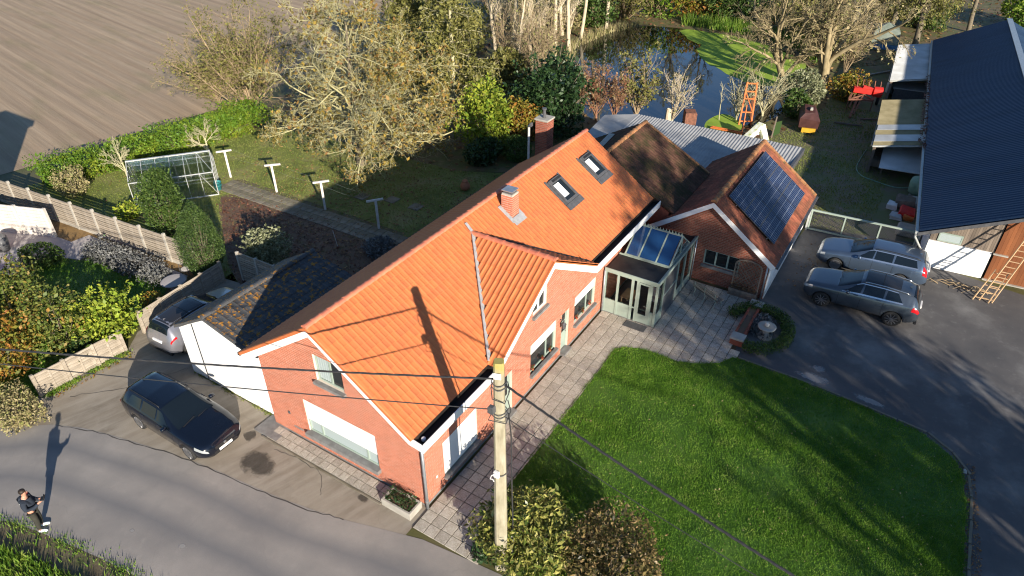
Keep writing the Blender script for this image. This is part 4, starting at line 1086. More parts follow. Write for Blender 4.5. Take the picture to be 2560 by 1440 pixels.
for b, z, d, U, n, rt in ((ORb, ORz, dR, (1, 0, 0), 14, 1), (OB - dL2.y, OZ - dL2.z, dL2, (-1, 0, 0), 15, 0)):
    dk = MB().slab([(OA, b, z - .03), (OE, b, z - .03), (OE, OB, OZ - .03), (OA, OB, OZ - .03)], (0, 0, -.06)).go('roof', MT['tile_red'], ob)
    gg = d.length / n; k = 36; w_ = (OE - OA) / k
    def keep_o(c):
        if rt: return not (18.0 < c.x < 24.0 and ORb + .75 < c.y < OB - .65)
        return c.y < -1.28 or c.x < 17.4 or c.x > 22.2 or c.z > 3.06
    tiling(dk, ((OA if rt else OE), b, z - .03), U, d, k, n, w_, gg, MT['tile_red'], keep_o, 120, jit=1.5)
ridge_caps(ob, (OA - .02, OB, OZ), (OE + .03, OB, OZ), MT['ridge_old'], .36, .13)
for k in range(10):
    p = Vector((OE + .03, ORb + k * dR.y / 10, ORz + .02 + k * dR.z / 10)); MB().bar(p, p + dR / 10 * .96, .2, .06).go('verge_tile', MT['ridge_old'], ob)
for (b, z, e) in ((ORb - .03, ORz - .02, 1), (OB - dL.y * 1.12, OZ - dL.z * 1.12, -1)):
    MB().slab([(OA - .03, b, z - .02), (OA - .03, OB, OZ - .05), (OA - .03, OB, OZ - .29), (OA - .03, b + e * .14, z - .2)][::e], (.045, 0, 0)).go('bargeboard', MT['white'], ob)
MB().box(OA, OE, ORb - .14, ORb - .02, ORz - .1, ORz - .01).go('gutter', MT['dgrey'], ob)
MB().box(17.25, 25, -5.93, -5.9, .0, 1.9).go('side_wall', MT['render_old'], ob)
downpipe(ob, 17.14, -5.82, 1.85, .04)
# solar panels
def _pv():
    t = NT('solar cells'); v = t.co()
    b = t.n('TexBrick', offset=0.0); b.inputs['Scale'].default_value = 1; b.inputs['Brick Width'].default_value = .165; b.inputs['Row Height'].default_value = .325; b.inputs['Mortar Size'].default_value = .008; b.inputs['Mortar Smooth'].default_value = .1
    b.inputs['Color1'].default_value = (.007, .015, .05, 1); b.inputs['Color2'].default_value = (.010, .021, .065, 1); b.inputs['Mortar'].default_value = (.24, .27, .32, 1)
    t.put(b.inputs[0], v); return t.fin(b.outputs[0], .12, .14)
MT['pv'] = _pv()
pvt = thing('solar_array', 'array of dark blue solar panels on the outbuilding roof', 'solar panels')
un = dR.normalized(); pn = Vector((1, 0, 0)).cross(un)
PB = Vector((18.05, ORb + .62, ORz)) + un * .12 + Vector((0, 0, .62 * .747 - .0)); PB = Vector((18.05, ORb, ORz)) + un * .62
me_p = MB().box(.012, .985, .012, 1.65 * .0 + .985, .0, .03); 
pw, ph = 1.98, .985
fr = MB().box(0, pw - .01, 0, ph - .01, 0, .035); fr = mesh('panel_frame', fr.v, fr.f, MT['dgrey'])
ce = MB().box(.02, pw - .03, .02, ph - .03, .036, .038); ce = mesh('solar_cells', ce.v, ce.f, MT['pv'])
for i in range(3):
    for j in range(3):
        q = Matrix((Vector((1, 0, 0)), un, pn)).transposed().to_4x4(); q.translation = PB + Vector((i * pw, 0, 0)) + un * (j * ph) + pn * .09
        p_ = link('solar_panel', fr, pvt, mw=q); link('solar_cells', ce, p_)
MB().bar(PB + pn * .05 + un * .4, PB + pn * .05 + un * .4 + Vector((5.9, 0, 0)), .04).bar(PB + pn * .05 + un * 2.4, PB + pn * .05 + un * 2.4 + Vector((5.9, 0, 0)), .04).go('rail', MT['steel'], pvt)

# ------------------------------------------------------------ glass porch
po = thing('glass_porch', 'sage green framed glass porch with pitched lantern roof against the house front', 'porch')
a0, a1, b0, b1, zt_ = 12.5, 17.15, -.08, -2.52, 2.12
SG = MT['sage']
MB().box(a0 - .02, a1, b1 - .02, b0, 0, .05).go('plinth', MT['sill'], po)
t = MB()
posts = [(a0, b0 - .05), (a0, -.72), (a0, -1.38), (a0, -1.62), (a0, -2.22), (a0, b1 + .04), (a0 + .75, b1 + .04), (a0 + 2.4, b1 + .04), (a0 + 3.3, b1 + .04), (a1 - .35, b1 + .04)]
for x, y in posts: t.box(x, x + .08, y - .05, y + .05, .05, zt_)
t.box(a0 - .02, a0 + .1, b1, b0, zt_, zt_ + .14); t.box(a0 + .1, a1, b1, b1 + .1, zt_, zt_ + .14)
t.box(a0 + .01, a0 + .07, b1 + .1, b0, .68, .74); t.go('frame', SG, po)
t = MB().box(a0 + .02, a0 + .06, -1.33, b0 - .1, .05, .68).go('panel', SG, po); MB().box(a0 + .02, a0 + .06, b1 + .1, -2.27, .05, .68).go('panel', SG, po)
MB().box(a0 + .08, a0 + .75, b1 + .02, b1 + .06, .05, .6).go('panel', SG, po); MB().box(a0 + 2.48, a1 - .3, b1 + .02, b1 + .06, .05, .45).go('panel', SG, po)
GL = NT('porch glass'); GL.fin((.72, .78, .76, 1), .02, .5); GL.b.inputs['Transmission Weight'].default_value = 1.0; GL.b.inputs['IOR'].default_value = 1.12; MT['porchglass'] = GL.m
for y0, y1 in ((-.67, -.13), (-1.33, -.77)): MB().box(a0 + .03, a0 + .045, y0, y1, .74, zt_).go('pane', MT['porchglass'], po)
d = MB().box(a0 - .005, a0 + .05, -2.17, -2.1, .08, zt_ - .04).box(a0 - .005, a0 + .05, -1.74, -1.67, .08, zt_ - .04).box(a0 - .005, a0 + .05, -2.1, -1.74, zt_ - .12, zt_ - .04).box(a0 - .005, a0 + .05, -2.1, -1.74, .08, .5).go('door', SG, po)
MB().box(a0 + .01, a0 + .025, -2.1, -1.74, .5, zt_ - .12).go('pane', MT['porchglass'], d); MB().bar((a0 - .05, -2.13, 1.0), (a0 - .05, -2.0, 1.0), .02).bar((a0 - .05, -2.13, 1.0), (a0, -2.13, 1.0), .02).go('handle', MT['chrome'], d)
for x0, x1, z0 in ((a0 + .83, a0 + 2.4, .05), (a0 + .08, a0 + .75, .6), (a0 + 2.48, a0 + 3.3, .45), (a0 + 3.38, a1 - .35, .45)):
    MB().box(x0, x1, b1 + .03, b1 + .045, z0, zt_).go('blind' if z0 == .05 else 'pane', MT['dgrey'] if z0 == .05 else MT['porchglass'], po)
MB().box(a0 + .83, a0 + 2.4, b1 + .0, b1 + .03, 1.15, 1.19).go('glazing_bar', SG, po)
# flat roofs each side of the lantern
MB().box(a0 + .1, a0 + 1.45, b1 + .1, b0, zt_ + .04, zt_ + .09).go('flat_roof', MT['black'], po); MB().box(a0 + 3.9, a1, b1 + .1, b0, zt_ + .06, zt_ + .1).go('flat_roof', MT['black'], po)
MB().box(a0 - .03, a0 + .0, b1 - .04, b0, zt_ + .07, zt_ + .2).box(a0, a1, b1 - .04, b1 + .0, zt_ + .07, zt_ + .2).box(a0 + 1.43, a0 + 1.47, b1 + .1, b0, zt_ + .1, zt_ + .17).go('fascia', SG, po)
# lantern: ridge across, two glass slopes and glazed gable
la, lm, lz, rzp = a0 + 1.5, a0 + 2.72, zt_ + .16, zt_ + 1.06
le = a0 + 3.9
t = MB()
for y in (b1 + .12, -1.75, -.95, b0 - .25): t.bar((la, y, lz), (lm, y, rzp), .06); t.bar((le, y, lz), (lm, y, rzp), .05)
t.bar((lm, b1 + .1, rzp), (lm, b0 - .2, rzp), .07); t.bar((la, b1 + .1, lz), (la, b0 - .2, lz), .06); t.bar((le, b1 + .1, lz), (le, b0 - .2, lz), .06)
t.bar((la, b1 + .12, lz), (le, b1 + .12, lz), .06); t.bar((lm, b1 + .12, lz), (lm, b1 + .12, rzp), .05); lan = t.go('roof_lantern', SG, po)
ys = [b1 + .15, -1.78, -.98, b0 - .28]
for y0, y1 in zip(ys[:-1], ys[1:]):
    MB().slab([(la, y0 + .04, lz), (la, y1 - .01, lz), (lm, y1 - .01, rzp), (lm, y0 + .04, rzp)], (-.008, 0, .012)).go('pane', MT['pane_sky'], lan)
    MB().slab([(le, y0 + .04, lz), (le, y1 - .01, lz), (lm, y1 - .01, rzp), (lm, y0 + .04, rzp)], (.008, 0, .012)).go('pane', MT['pane_sky'], lan)
MB().slab([(la + .03, b1 + .12, lz + .03), (le - .03, b1 + .12, lz + .03), (lm, b1 + .12, rzp - .04)], (0, .01, 0)).go('pane', MT['porchglass'], lan)
for k in range(15):
    y = b1 + .18 + k * (b0 - b1 - .45) / 14
    MB().add([(lm - .012, y - .05, rzp + .03), (lm - .012, y + .05, rzp + .03), (lm - .012, y + .02, rzp + .09), (lm - .012, y, rzp + .17), (lm - .012, y - .02, rzp + .09), (lm + .012, y - .05, rzp + .03), (lm + .012, y + .05, rzp + .03), (lm + .012, y + .02, rzp + .09), (lm + .012, y, rzp + .17), (lm + .012, y - .02, rzp + .09)],
             [(4, 3, 2, 1, 0), (5, 6, 7, 8, 9), (0, 1, 6, 5), (1, 2, 7, 6), (2, 3, 8, 7), (3, 4, 9, 8), (4, 0, 5, 9)]).go('finial', SG, lan)
downpipe(po, a0 - .04, b0 - .02, zt_ + .05, .035, MT['zinc']); downpipe(po, a1 - .2, b1 - .05, zt_ + .1, .035, MT['zinc'])
# furniture seen through the porch glass
t = thing('wooden_table', 'small table standing inside the glass porch', 'table', (13.4, -1.0))
MB().box(-.4, .4, -.3, .3, .68, .72).go('tabletop', MT['ladder'], t)
for x in (-.35, .35):
    for y in (-.25, .25): MB().bar((x, y, .05), (x, y, .68), .05).go('leg', MT['ladder'], t)
t = thing('white_chair', 'white chair standing behind the porch door', 'chair', (14.0, -1.9))
MB().box(-.2, .2, -.2, .2, .42, .45).go('seat', MT['plastic_w'], t); MB().box(.17, .2, -.2, .2, .45, .9).go('backrest', MT['plastic_w'], t)
for x in (-.18, .18):
    for y in (-.18, .18): MB().bar((x, y, .05), (x, y, .42), .03).go('leg', MT['plastic_w'], t)
tag(MB().box(11.95, 12.4, -2.3, -1.35, .046, .065, .004).go('doormat', MT['dgrey']), 'grey ribbed doormat outside the porch door', 'doormat')

# ------------------------------------------------------------ barn with dark blue sheet roof
bn = thing('barn', 'large barn with dark blue ribbed sheet roof, white wall and grey boarding', 'barn', (23.25, -11.09), math.atan2(2.84, 37.7))
BL, BW, BE, BR = 37.8, 4.9, 2.2, 4.45          # roof length, half width, eave, ridge
n = int(BL / .25)
for s in (0, 1):
    v = []; f = []
    for i in range(n * 4 + 1):
        x = i * BL / (n * 4); h = (0, .03, .03, 0)[i % 4]
        y0 = 0 if s == 0 else -2 * BW
        v += [(x, y0, BE + h), (x, -BW, BR + h), (x, y0, BE - .06), (x, -BW, BR - .06)]
    for i in range(n * 4):
        k = 4 * i; q = [(k, k + 4, k + 5, k + 1), (k + 2, k + 3, k + 7, k + 6), (k, k + 2, k + 6, k + 4)]; f += q if s == 0 else [tuple(reversed(x)) for x in q]
    link('roof_sheet', mesh('roof_sheet', v, f, MT['barnroof']), bn)
MB().slab([(-.03, .02, BE - .06), (-.03, -BW, BR - .06), (-.03, -BW, BR - .24), (-.03, .02, BE - .24)], (.06, 0, 0)).slab([(-.03, -2 * BW, BE - .06), (-.03, -BW - .001, BR - .06), (-.03, -BW - .001, BR - .24), (-.03, -2 * BW, BE - .24)][::-1], (.06, 0, 0)).go('fascia', MT['dgrey'], bn)
MB().bar((0, -BW, BR + .05), (BL, -BW, BR + .05), .4, .05).go('ridge_cap', MT['zinc'], bn)
MB().box(0, BL, .02, .14, BE - .16, BE - .05).go('gutter', MT['steel'], bn); MB().tube([(.05, .08, BE - .12), (.05, .08, BE - .35), (.5, -.5, .9)], .05, 8).go('downpipe', MT['steel'], bn)
WX = .95                                        # front wall set back under the roof
MB().box(WX, WX + .25, -3.25, -.62, 0, 1.42).go('wall', MT['render_old'], bn)
MB().box(WX + .25, BL - .3, -.85, -.62, 0, 2.0).go('wall', MT['render_old'], bn)
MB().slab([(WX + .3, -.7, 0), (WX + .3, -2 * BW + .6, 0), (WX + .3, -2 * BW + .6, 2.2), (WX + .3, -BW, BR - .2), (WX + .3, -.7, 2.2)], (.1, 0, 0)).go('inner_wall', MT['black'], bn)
y = -.64; k = 0
while y > -3.3:
    h = BE + (-y) * (BR - BE) / BW - .12
    zb = 1.42
    MB().box(WX + .06, WX + .1 + .012 * (k % 2), y - .105, y, zb, h).go('cladding_board', MT['wood_clad'], bn); y -= .112; k += 1
w_ = MB().box(WX + .02, WX + .06, -1.95, -.95, 1.46, 1.52).box(WX + .02, WX + .06, -1.95, -.95, 1.86, 1.92).box(WX + .02, WX + .06, -1.95, -1.89, 1.52, 1.86).box(WX + .02, WX + .06, -1.01, -.95, 1.52, 1.86).go('window', MT['sage'], bn)
MB().box(WX + .03, WX + .045, -1.9, -1.0, 1.5, 1.88).go('pane', MT['pane_pale'], w_)
y = -3.36; k = 0
while y > -6.4:
    h = min(3.6, BE + (-y) * (BR - BE) / BW - .15)
    MB().box(WX + .0, WX + .04 + .01 * (k % 2), y - .145, y, .05, h).go('door_board', MT['door_brown'], bn); y -= .15; k += 1
MB().box(WX - .1, WX + .02, -3.9, -3.3, 1.38, 1.44).go('ledge', MT['conc'], bn)
MB().box(WX - .12, WX - .0, -7.4, -3.3, 0, .05).go('threshold', MT['conc'], bn)

# lean-tos on the long side of the barn
def leanto(name, label, A, z0, z1, m, wave=.12, extra=None):
    """A: near-right, near-left, far-left, far-right corners on plan"""
    t = thing(name, label, 'shed')
    p = [Vector((*q, z)) for q, z in zip(A, (z1, z0, z0, z1))]
    corrugated('roof_sheet', p[0], p[3] - p[0], p[1] - p[0], wave, .016, m, t)
    MB().slab([p[1] + Vector((0, -.15, -.1)), p[2] + Vector((0, -.15, -.1)), Vector((p[2].x, p[2].y - .15, 0)), Vector((p[1].x, p[1].y - .15, 0))], (0, -.06, 0)).go('wall', MT['wood_clad'], t)
    MB().bar(p[1] + Vector((0, .06, -.06)), p[2] + Vector((0, .06, -.06)), .1, .08).go('gutter', MT['dgrey'], t)
    MB().bar(p[0] + Vector((-.03, 0, -.08)), p[1] + Vector((-.03, 0, -.08)), .04, .1).go('edge_trim', MT['steel'], t)
    for q in (p[1], p[2]): MB().bar((q.x, q.y - .1, 0), (q.x, q.y - .1, q.z - .1), .1).go('post', MT['wood_clad'], t)
    return t
sh1 = leanto('lean_to_shed', 'mossy corrugated lean-to roof with two pale stripes beside barn', [(35.38, -10.21), (34.40, -7.52), (43.50, -6.92), (44.41, -9.44)], 1.75, 2.0, MT['corr_moss'])
p1, p2, p3 = Vector((*(35.38, -10.21), 2.0)), Vector((*(34.40, -7.52), 1.75)), Vector((*(43.50, -6.92), 1.75))
for f0, f1 in ((.06, .19), (.29, .40)):
    e = p3 - p2; MB().slab([p2 + e * f0 + Vector((0, 0, .03)), p2 + e * f1 + Vector((0, 0, .03)), p1 + e * f1 + Vector((0, 0, .03)), p1 + e * f0 + Vector((0, 0, .03))], (0, 0, .012)).go('clear_sheet', MT['corr_pale'], sh1)
leanto('lean_to_shed', 'pale grey lean-to roof near the far end of the barn', [(49.66, -9.12), (48.56, -6.58), (58.93, -5.93), (60.66, -8.31)], 1.75, 2.0, MT['corr_pale'])
t = thing('white_cover', 'flat pale sheet covering a store between lean-to and tank', 'cover')
MB().slab([(*(33.41, -10.51), .9), (*(33.37, -8.25), .8), (*(36.42, -8.04), 1.1), (*(37.62, -10.16), 1.2)], (0, 0, .04)).go('sheet', MT['corr_pale'], t)
for q in ((35.18, -10.55), (34.50, -8.40), (38.01, -8.25)): MB().bar((*q, 0), (*q, .8), .08).go('post', MT['wood_clad'], t)
t = thing('grey_box', 'flat grey lidded box between the two lean-to roofs', 'box', (*(50.74, -8.09), 0), .1)
MB().box(-1.0, 1.0, -1.4, 1.2, 0, .9).go('body', MT['dgrey'], t); MB().box(-1.1, 1.1, -1.5, 1.3, .9, .97).go('lid', MT['corr'], t)
t = thing('fuel_tank', 'round pale green tank standing against the barn side', 'tank', (*(32.38, -10.63), 0))
MB().lathe([(.3, .1), (.52, .25), (.56, .8), (.5, 1.05), (.2, 1.2), (.12, 1.25)], 18).go('shell', MT['green_tank'], t, True); MB().box(-.4, .4, -.4, .4, 0, .15).go('base', MT['conc'], t)
# neighbour's building just outside the left edge: its wall corner and roof edge show
nb = thing('neighbour_house', 'brick neighbour house with dark roof at the left picture edge', 'house', (-9.5, 30.0))
MB().box(0, 11.0, 0, 3.6, 0, 5.6).go('wall', MT['brick_dk'], nb)
MB().box(-.2, 11.2, -.2, 3.8, 5.6, 6.0).go('roof', MT['tile_dark'], nb)


# ------------------------------------------------------------ cars
def car(name, label, loc, rz, p):
    """p: measurements.  Front towards +x, left +y."""
    t = thing(name, label, 'car', loc, rz, p.get('group'))
    L, HWd, H = p['L'], p['W'] / 2, p['H']; ws = p['ws']; wr = p['wr']; zbot = p.get('zbot', .2)
    st = np.array(p['st']) * L
    ev = lambda key, s: np.interp(s, st, p[key])
    fine = np.linspace(0, L, 400)
    def sm(key, w=9):
        y = ev(key, fine); k = np.hanning(w * 2 + 1); k /= k.sum(); return np.convolve(np.pad(y, w, mode='edge'), k, 'valid')
    ZT, ZB, WB, WT = sm('zt', 6), sm('zb', 9), sm('wb', 7), sm('wt', 7)
    f = lambda arr, s: np.interp(s, fine, arr)
    def ring(s):
        zt, zb, w, wt = f(ZT, s) * H, f(ZB, s) * H, f(WB, s) * HWd, f(WT, s) * HWd
        g = min(1, max(0, (zt - zb) / (.33 * H)))     # how much cabin there is
        zlow = zbot + .10 * max(0, 1 - s / .35) + .16 * max(0, 1 - (L - s) / .4)
        za = 0
        for c in ws:
            d = abs(s - c)
            if d < wr + .065: za = max(za, wr + math.sqrt((wr + .065) ** 2 - d * d) - .02)
        z1 = max(zlow, za); z2 = max(zlow + .13, za + .012); z3 = max((zlow + zb) / 2 + .06, za + .05); z4 = max(zb - .055, z3 + .02)
        ze = zb + (zt - zb) * (.72 + .16 * g)
        fl = .012 * (za > 0)
        return np.array([(0, zlow), (w * .84, z1), (w * .985 + fl, z2), (w + fl, z3), (w * .985, z4), (w * (.955 - .01 * g), zb), (wt, ze), (wt * .84, zt - .018 * g - .01 * (1 - g)), (wt * .45, zt - .003), (0, zt)])
    def surf(s, r):
        R_ = ring(s); i = min(int(r), 8); u = r - i
        y, z = R_[i] * (1 - u) + R_[i + 1] * u; return Vector((L / 2 - s, y, z))
    ss = sorted(set(list(np.linspace(0, L, 70)) + [c + d for c in ws for d in np.linspace(-wr - .07, wr + .07, 25)] ))
    ss = [s for i, s in enumerate(ss) if i == 0 or s - ss[i - 1] > .012]
    v = []; fc = []
    for s in ss:
        R_ = ring(s); x = L / 2 - s
        v += [(x, y, z) for y, z in R_] + [(x, -y, z) for y, z in R_[1:-1][::-1]]
    n = 18
    for i in range(len(ss) - 1):
        for k in range(n): fc.append((i * n + k, i * n + n + k, i * n + n + (k + 1) % n, i * n + (k + 1) % n))
    fc += [tuple(range(n)), tuple(range((len(ss) - 1) * n, len(ss) * n))[::-1]]
    body = link('body', mesh('body', v, fc, p['paint'], True), t)
    def patch(nm, s0, s1, r0, r1, m, off=.006, par=t, side=1, ns=10, nr=3, slant0=0, slant1=0, close=False):
        """piece of skin between stations s0..s1 and ring positions r0..r1"""
        vv = []; ff = []
        for i in range(ns + 1):
            for j in range(nr + 1):
                b = j / nr; a = i / ns; s = (s0 + slant0 * b) * (1 - a) + (s1 + slant1 * b) * a; r = r0 + (r1 - r0) * b
                q = surf(s, r); e = .01
                du = surf(min(L, s + e), r) - surf(max(0, s - e), r); dv = surf(s, min(9, r + .05)) - surf(s, max(0, r - .05))
                nn = du.cross(dv)
                if nn.length < 1e-9: nn = Vector((0, 1, 0))
                q = q + nn.normalized() * off; vv.append((q.x, q.y * side, q.z))
        for i in range(ns):
            for j in range(nr):
                k = i * (nr + 1) + j; c = (k, k + 1, k + nr + 2, k + nr + 1); ff.append(c if side > 0 else c[::-1])
        if close:
            k0 = len(vv); vv += [(x, -y, z) for x, y, z in vv]; ff += [tuple(reversed([i + k0 for i in q])) for q in ff]
        return link(nm, mesh(nm, vv, ff, m, True), par)
    G_ = MT['carglass']
    cw, wt_, re_, rb_ = p['cowl'], p['wtop'], p['rend'], p['rbot']
    patch('windscreen', cw, wt_, 6.12, 9, G_, .006, close=True, nr=6, ns=10)
    patch('rear_window', re_, rb_, 6.25, 9, G_, .006, close=True, nr=6, ns=8)
    for sd in (1, -1):
        for a, b, s0, s1 in p['win']: patch('side_window', a, b, 5.14, 5.9, G_, .006, side=sd, slant0=s0, slant1=s1)
        if p.get('chrome'):
            a, b = p['win'][0][0], p['win'][-1][1]
            patch('window_trim', a - .02, b + .03, 5.0, 5.12, MT['chrome'], .008, side=sd, nr=1, ns=24)
            patch('window_trim', a + p['win'][0][2], b + p['win'][-1][3], 5.91, 5.97, MT['chrome'], .008, side=sd, nr=1, ns=24)
        patch('headlight', p['hl'][0], p['hl'][1], 3.65, 4.9, MT['lamp_w'], .008, side=sd, slant0=p.get('hls', 0))
        patch('tail_light', p['tl'][0], p['tl'][1], p['tl'][2], p['tl'][3], MT['lamp_r'], .008, side=sd, slant0=p.get('tls', 0), slant1=p.get('tls', 0))
        patch('sill_trim', ws[0] + wr + .1, ws[1] - wr - .1, 1.0, 1.9, MT['trim'], .005, side=sd, nr=2)
        for s in p['seams']:
            patch('door_seam', s, s + .012, 2.0, 5.0, MT['trim'], .003, side=sd, nr=8, ns=1)
        patch('roof_seam', wt_, re_, 6.05, 6.14, MT['trim'], .003, side=sd, nr=1, ns=16)
        for s in p['hand']:
            q = surf(s, 4.3); MB().box(q.x - .1, q.x + .1, sd * (q.y + .004) - .012, sd * (q.y + .004) + .012, q.z - .015, q.z + .012, .005).go('door_handle', p.get('hmat', p['paint']), t)
        q = surf(cw + .45, 5.05)
        MB().add(*_mirror(q.x, sd * (q.y + .02), q.z + .05, sd)).go('wing_mirror', p['paint'], t, True)
        if p.get('rail'):
            pts = [surf(s, 6.3) + Vector((0, 0, .045 if 0 < i < 11 else .005)) for i, s in enumerate(np.linspace(wt_ + .12, re_ - .15, 12))]
            MB().tube([(q.x, q.y * sd, q.z) for q in pts], .016, 6).go('roof_rail', p['rail'], t, True)
        for c in ws:
            wy = sd * (HWd - .125)
            w = MB().lathe([(wr * .66, -.10), (wr * .93, -.105), (wr, -.075), (wr, .075), (wr * .93, .105), (wr * .66, .10)], 28)
            rot = Matrix.Rotation(-sd * math.pi / 2, 4, 'X'); rot.translation = (L / 2 - c, wy, wr)
            wo_ = w.go('wheel', MT['rubber'], t, True, mw=rot)
            MB().lathe([(wr * .74, .099), (wr * .74, .108), (wr * .70, .112), (wr * .66, .104), (.05, .102)], 24).go('rim', MT['trim'] if p.get('darkrim') else MT['rim'], wo_)
            sp = MB(); ns = p.get('spokes', 10)
            for k in range(ns):
                a = 2 * math.pi * k / ns
                sp.bar((.04 * math.cos(a), .04 * math.sin(a), .112), (wr * .70 * math.cos(a), wr * .70 * math.sin(a), .112), .034, .02)
            sp.lathe([(.06, .10), (.06, .125), (.03, .13)], 10); sp.go('spokes', MT['rim'], wo_)
            MB().box(L / 2 - c - wr - .04, L / 2 - c + wr + .04, min(sd * .42, sd * (HWd - .26)), max(sd * .42, sd * (HWd - .26)), .12, wr * 2 + .06).go('wheel_well', MT['rubber'], t)
    fr = ring(.03); zf = (fr[2][1] + fr[5][1]) / 2
    xg = L / 2
    MB().box(xg - .06, xg + .012, -HWd * .42, HWd * .42, zf - .02, fr[5][1] + .02, .01).go('grille', MT['trim'], t)
    MB().box(xg - .04, xg + .01, -HWd * .5, HWd * .5, fr[0][1] + .03, fr[0][1] + .14, .01).go('air_intake', MT['trim'], t)
    MB().box(xg + .008, xg + .026, -.26, .26, zf - .14, zf - .03, .003).go('number_plate', MT['plate'], t)
    MB().lathe([(.055, 0), (.05, .012), (.03, .016)], 14).go('badge', MT['chrome'], t, mw=Matrix.Translation((xg + .012, 0, fr[5][1] - .04)) @ Matrix.Rotation(math.pi / 2, 4, 'Y'))
    MB().box(-xg - .022, -xg + .03, -.26, .26, p['rpz'], p['rpz'] + .11, .003).go('number_plate', MT['plate'], t)
    MB().box(-xg - .012, -xg + .1, -HWd * .78, HWd * .78, .3, .46, .02).go('bumper', MT['trim'], t)
    if p.get('sun'):
        a, b = p['sun']; patch('glass_roof', a, b, p.get('sunr', 6.75), 9, MT['roofglass'], .006, close=True, nr=4); patch('roof_bar', (a + b) / 2 - .02, (a + b) / 2 + .02, 6.75, 9, MT['trim'], .009, close=True, nr=4, ns=1)
    q = surf(re_ - .2, 9); MB().add([(q.x + .09, 0, q.z - .005), (q.x - .06, .02, q.z - .01), (q.x - .06, -.02, q.z - .01), (q.x - .05, 0, q.z + .06)], [(0, 1, 3), (0, 3, 2), (1, 2, 3)]).go('aerial_fin', p['paint'], t)
    a = surf(cw - .03, 6.5); b = surf(cw + .06, 9); MB().bar((a.x, -a.y * .8, a.z + .02), (b.x, -.02, b.z + .02), .02).bar((a.x, a.y * .1, a.z + .03), (b.x, a.y * .85, b.z - .02), .02).go('wiper', MT['trim'], t)
    return t
def _mirror(x, y, z, sd):
    m = MB().bbox(x - .06, x + .07, y - (.0 if sd > 0 else .19), y + (.19 if sd > 0 else .0), z - .05, z + .08, .03); return m.v, m.f

estate = dict(
    st=[0, .008, .03, .08, .19, .285, .33, .49, .68, .88, .935, .97, .992, 1.0],
    zt=[.40, .47, .535, .585, .645, .685, .735, .985, 1.0, .965, .93, .73, .60, .50],
    zb=[.37, .43, .49, .54, .60, .625, .635, .655, .675, .70, .70, .655, .56, .46],
    wb=[.60, .74, .86, .94, .985, 1.0, 1.0, 1.0, 1.0, .985, .96, .92, .86, .76],
    wt=[.36, .50, .64, .74, .78, .78, .76, .655, .66, .635, .62, .66, .66, .56])
base_w = [(1.58, 2.18, .52, .04), (2.26, 3.02, .02, .0), (3.1, 3.95, .02, -.18)]
pug = dict(estate, L=4.64, W=1.85, H=1.45, ws=(.86, 3.59), wr=.325, paint=MT['paint_black'], cowl=1.34, wtop=2.28, rend=4.28, rbot=4.5, win=[(1.66, 2.36, .5, .06), (2.45, 3.2, .02, .0), (3.28, 4.05, .02, -.2)],
           hl=(.02, .42), hls=.02, tl=(4.42, 4.6, 3.7, 4.95), seams=(1.5, 2.4, 3.3), hand=(2.2, 3.1), rpz=.75, rail=MT['trim'], spokes=10)
car('black_car', 'black estate car parked on the concrete drive facing the road', (-1.86, 9.53), -math.pi / 2, pug)
suv = dict(estate, L=4.69, W=1.9, H=1.66, ws=(.89, 3.755), wr=.36, zbot=.27, paint=MT['paint_grey'], cowl=1.38, wtop=2.2, rend=4.28, rbot=4.52, win=[(1.6, 2.3, .48, .05), (2.4, 3.2, .02, .0), (3.28, 3.95, .02, -.25)],
           zt=[.46, .53, .585, .62, .665, .70, .755, .985, 1.0, .96, .92, .74, .62, .52], zb=[.42, .49, .54, .575, .615, .635, .645, .665, .685, .71, .71, .665, .58, .48],
           hl=(.03, .4), tl=(4.34, 4.62, 3.5, 5.0), tls=.06, seams=(1.48, 2.36, 3.26), hand=(2.15, 3.05), rpz=.85, rail=MT['chrome'], chrome=1, sun=(2.35, 3.75), spokes=10, darkrim=1, group='grey cars parked by the barn')
car('grey_car', 'slate grey sport utility car with dark glass roof, nearer the lawn', (18.96, -9.66), math.pi / 2 + .02, suv)
v70 = dict(estate, L=4.82, W=1.86, H=1.54, ws=(.93, 3.745), wr=.33, paint=MT['paint_blue'], cowl=1.42, wtop=2.3, rend=4.48, rbot=4.68, win=[(1.7, 2.4, .5, .05), (2.48, 3.24, .02, .0), (3.32, 4.3, .02, -.12)],
           hl=(.03, .38), tl=(4.56, 4.76, 3.5, 5.6), tls=-.04, seams=(1.52, 2.44, 3.3), hand=(2.25, 3.15), rpz=.8, rail=MT['trim'], chrome=1, spokes=7, group='grey cars parked by the barn')
car('grey_car', 'blue grey estate car with roof rails, nearer the gate', (22.42, -9.6), math.pi / 2 + .03, v70)
cross = dict(estate, L=4.21, W=1.77, H=1.6, ws=(.82, 3.42), wr=.325, zbot=.24, paint=MT['paint_silver'], cowl=1.2, wtop=1.95, rend=3.84, rbot=4.06, win=[(1.4, 2.05, .42, .05), (2.13, 2.86, .02, .0), (2.94, 3.5, .02, -.22)],
             hl=(.03, .36), tl=(3.86, 4.14, 3.9, 4.95), seams=(1.32, 2.1, 2.92), hand=(1.95, 2.75), rpz=.8, rail=MT['trim'], sun=(1.98, 3.80), sunr=6.1, spokes=8)
car('silver_car', 'silver crossover car with dark roof parked behind the white garage', (2.25, 13.75), .04, cross)

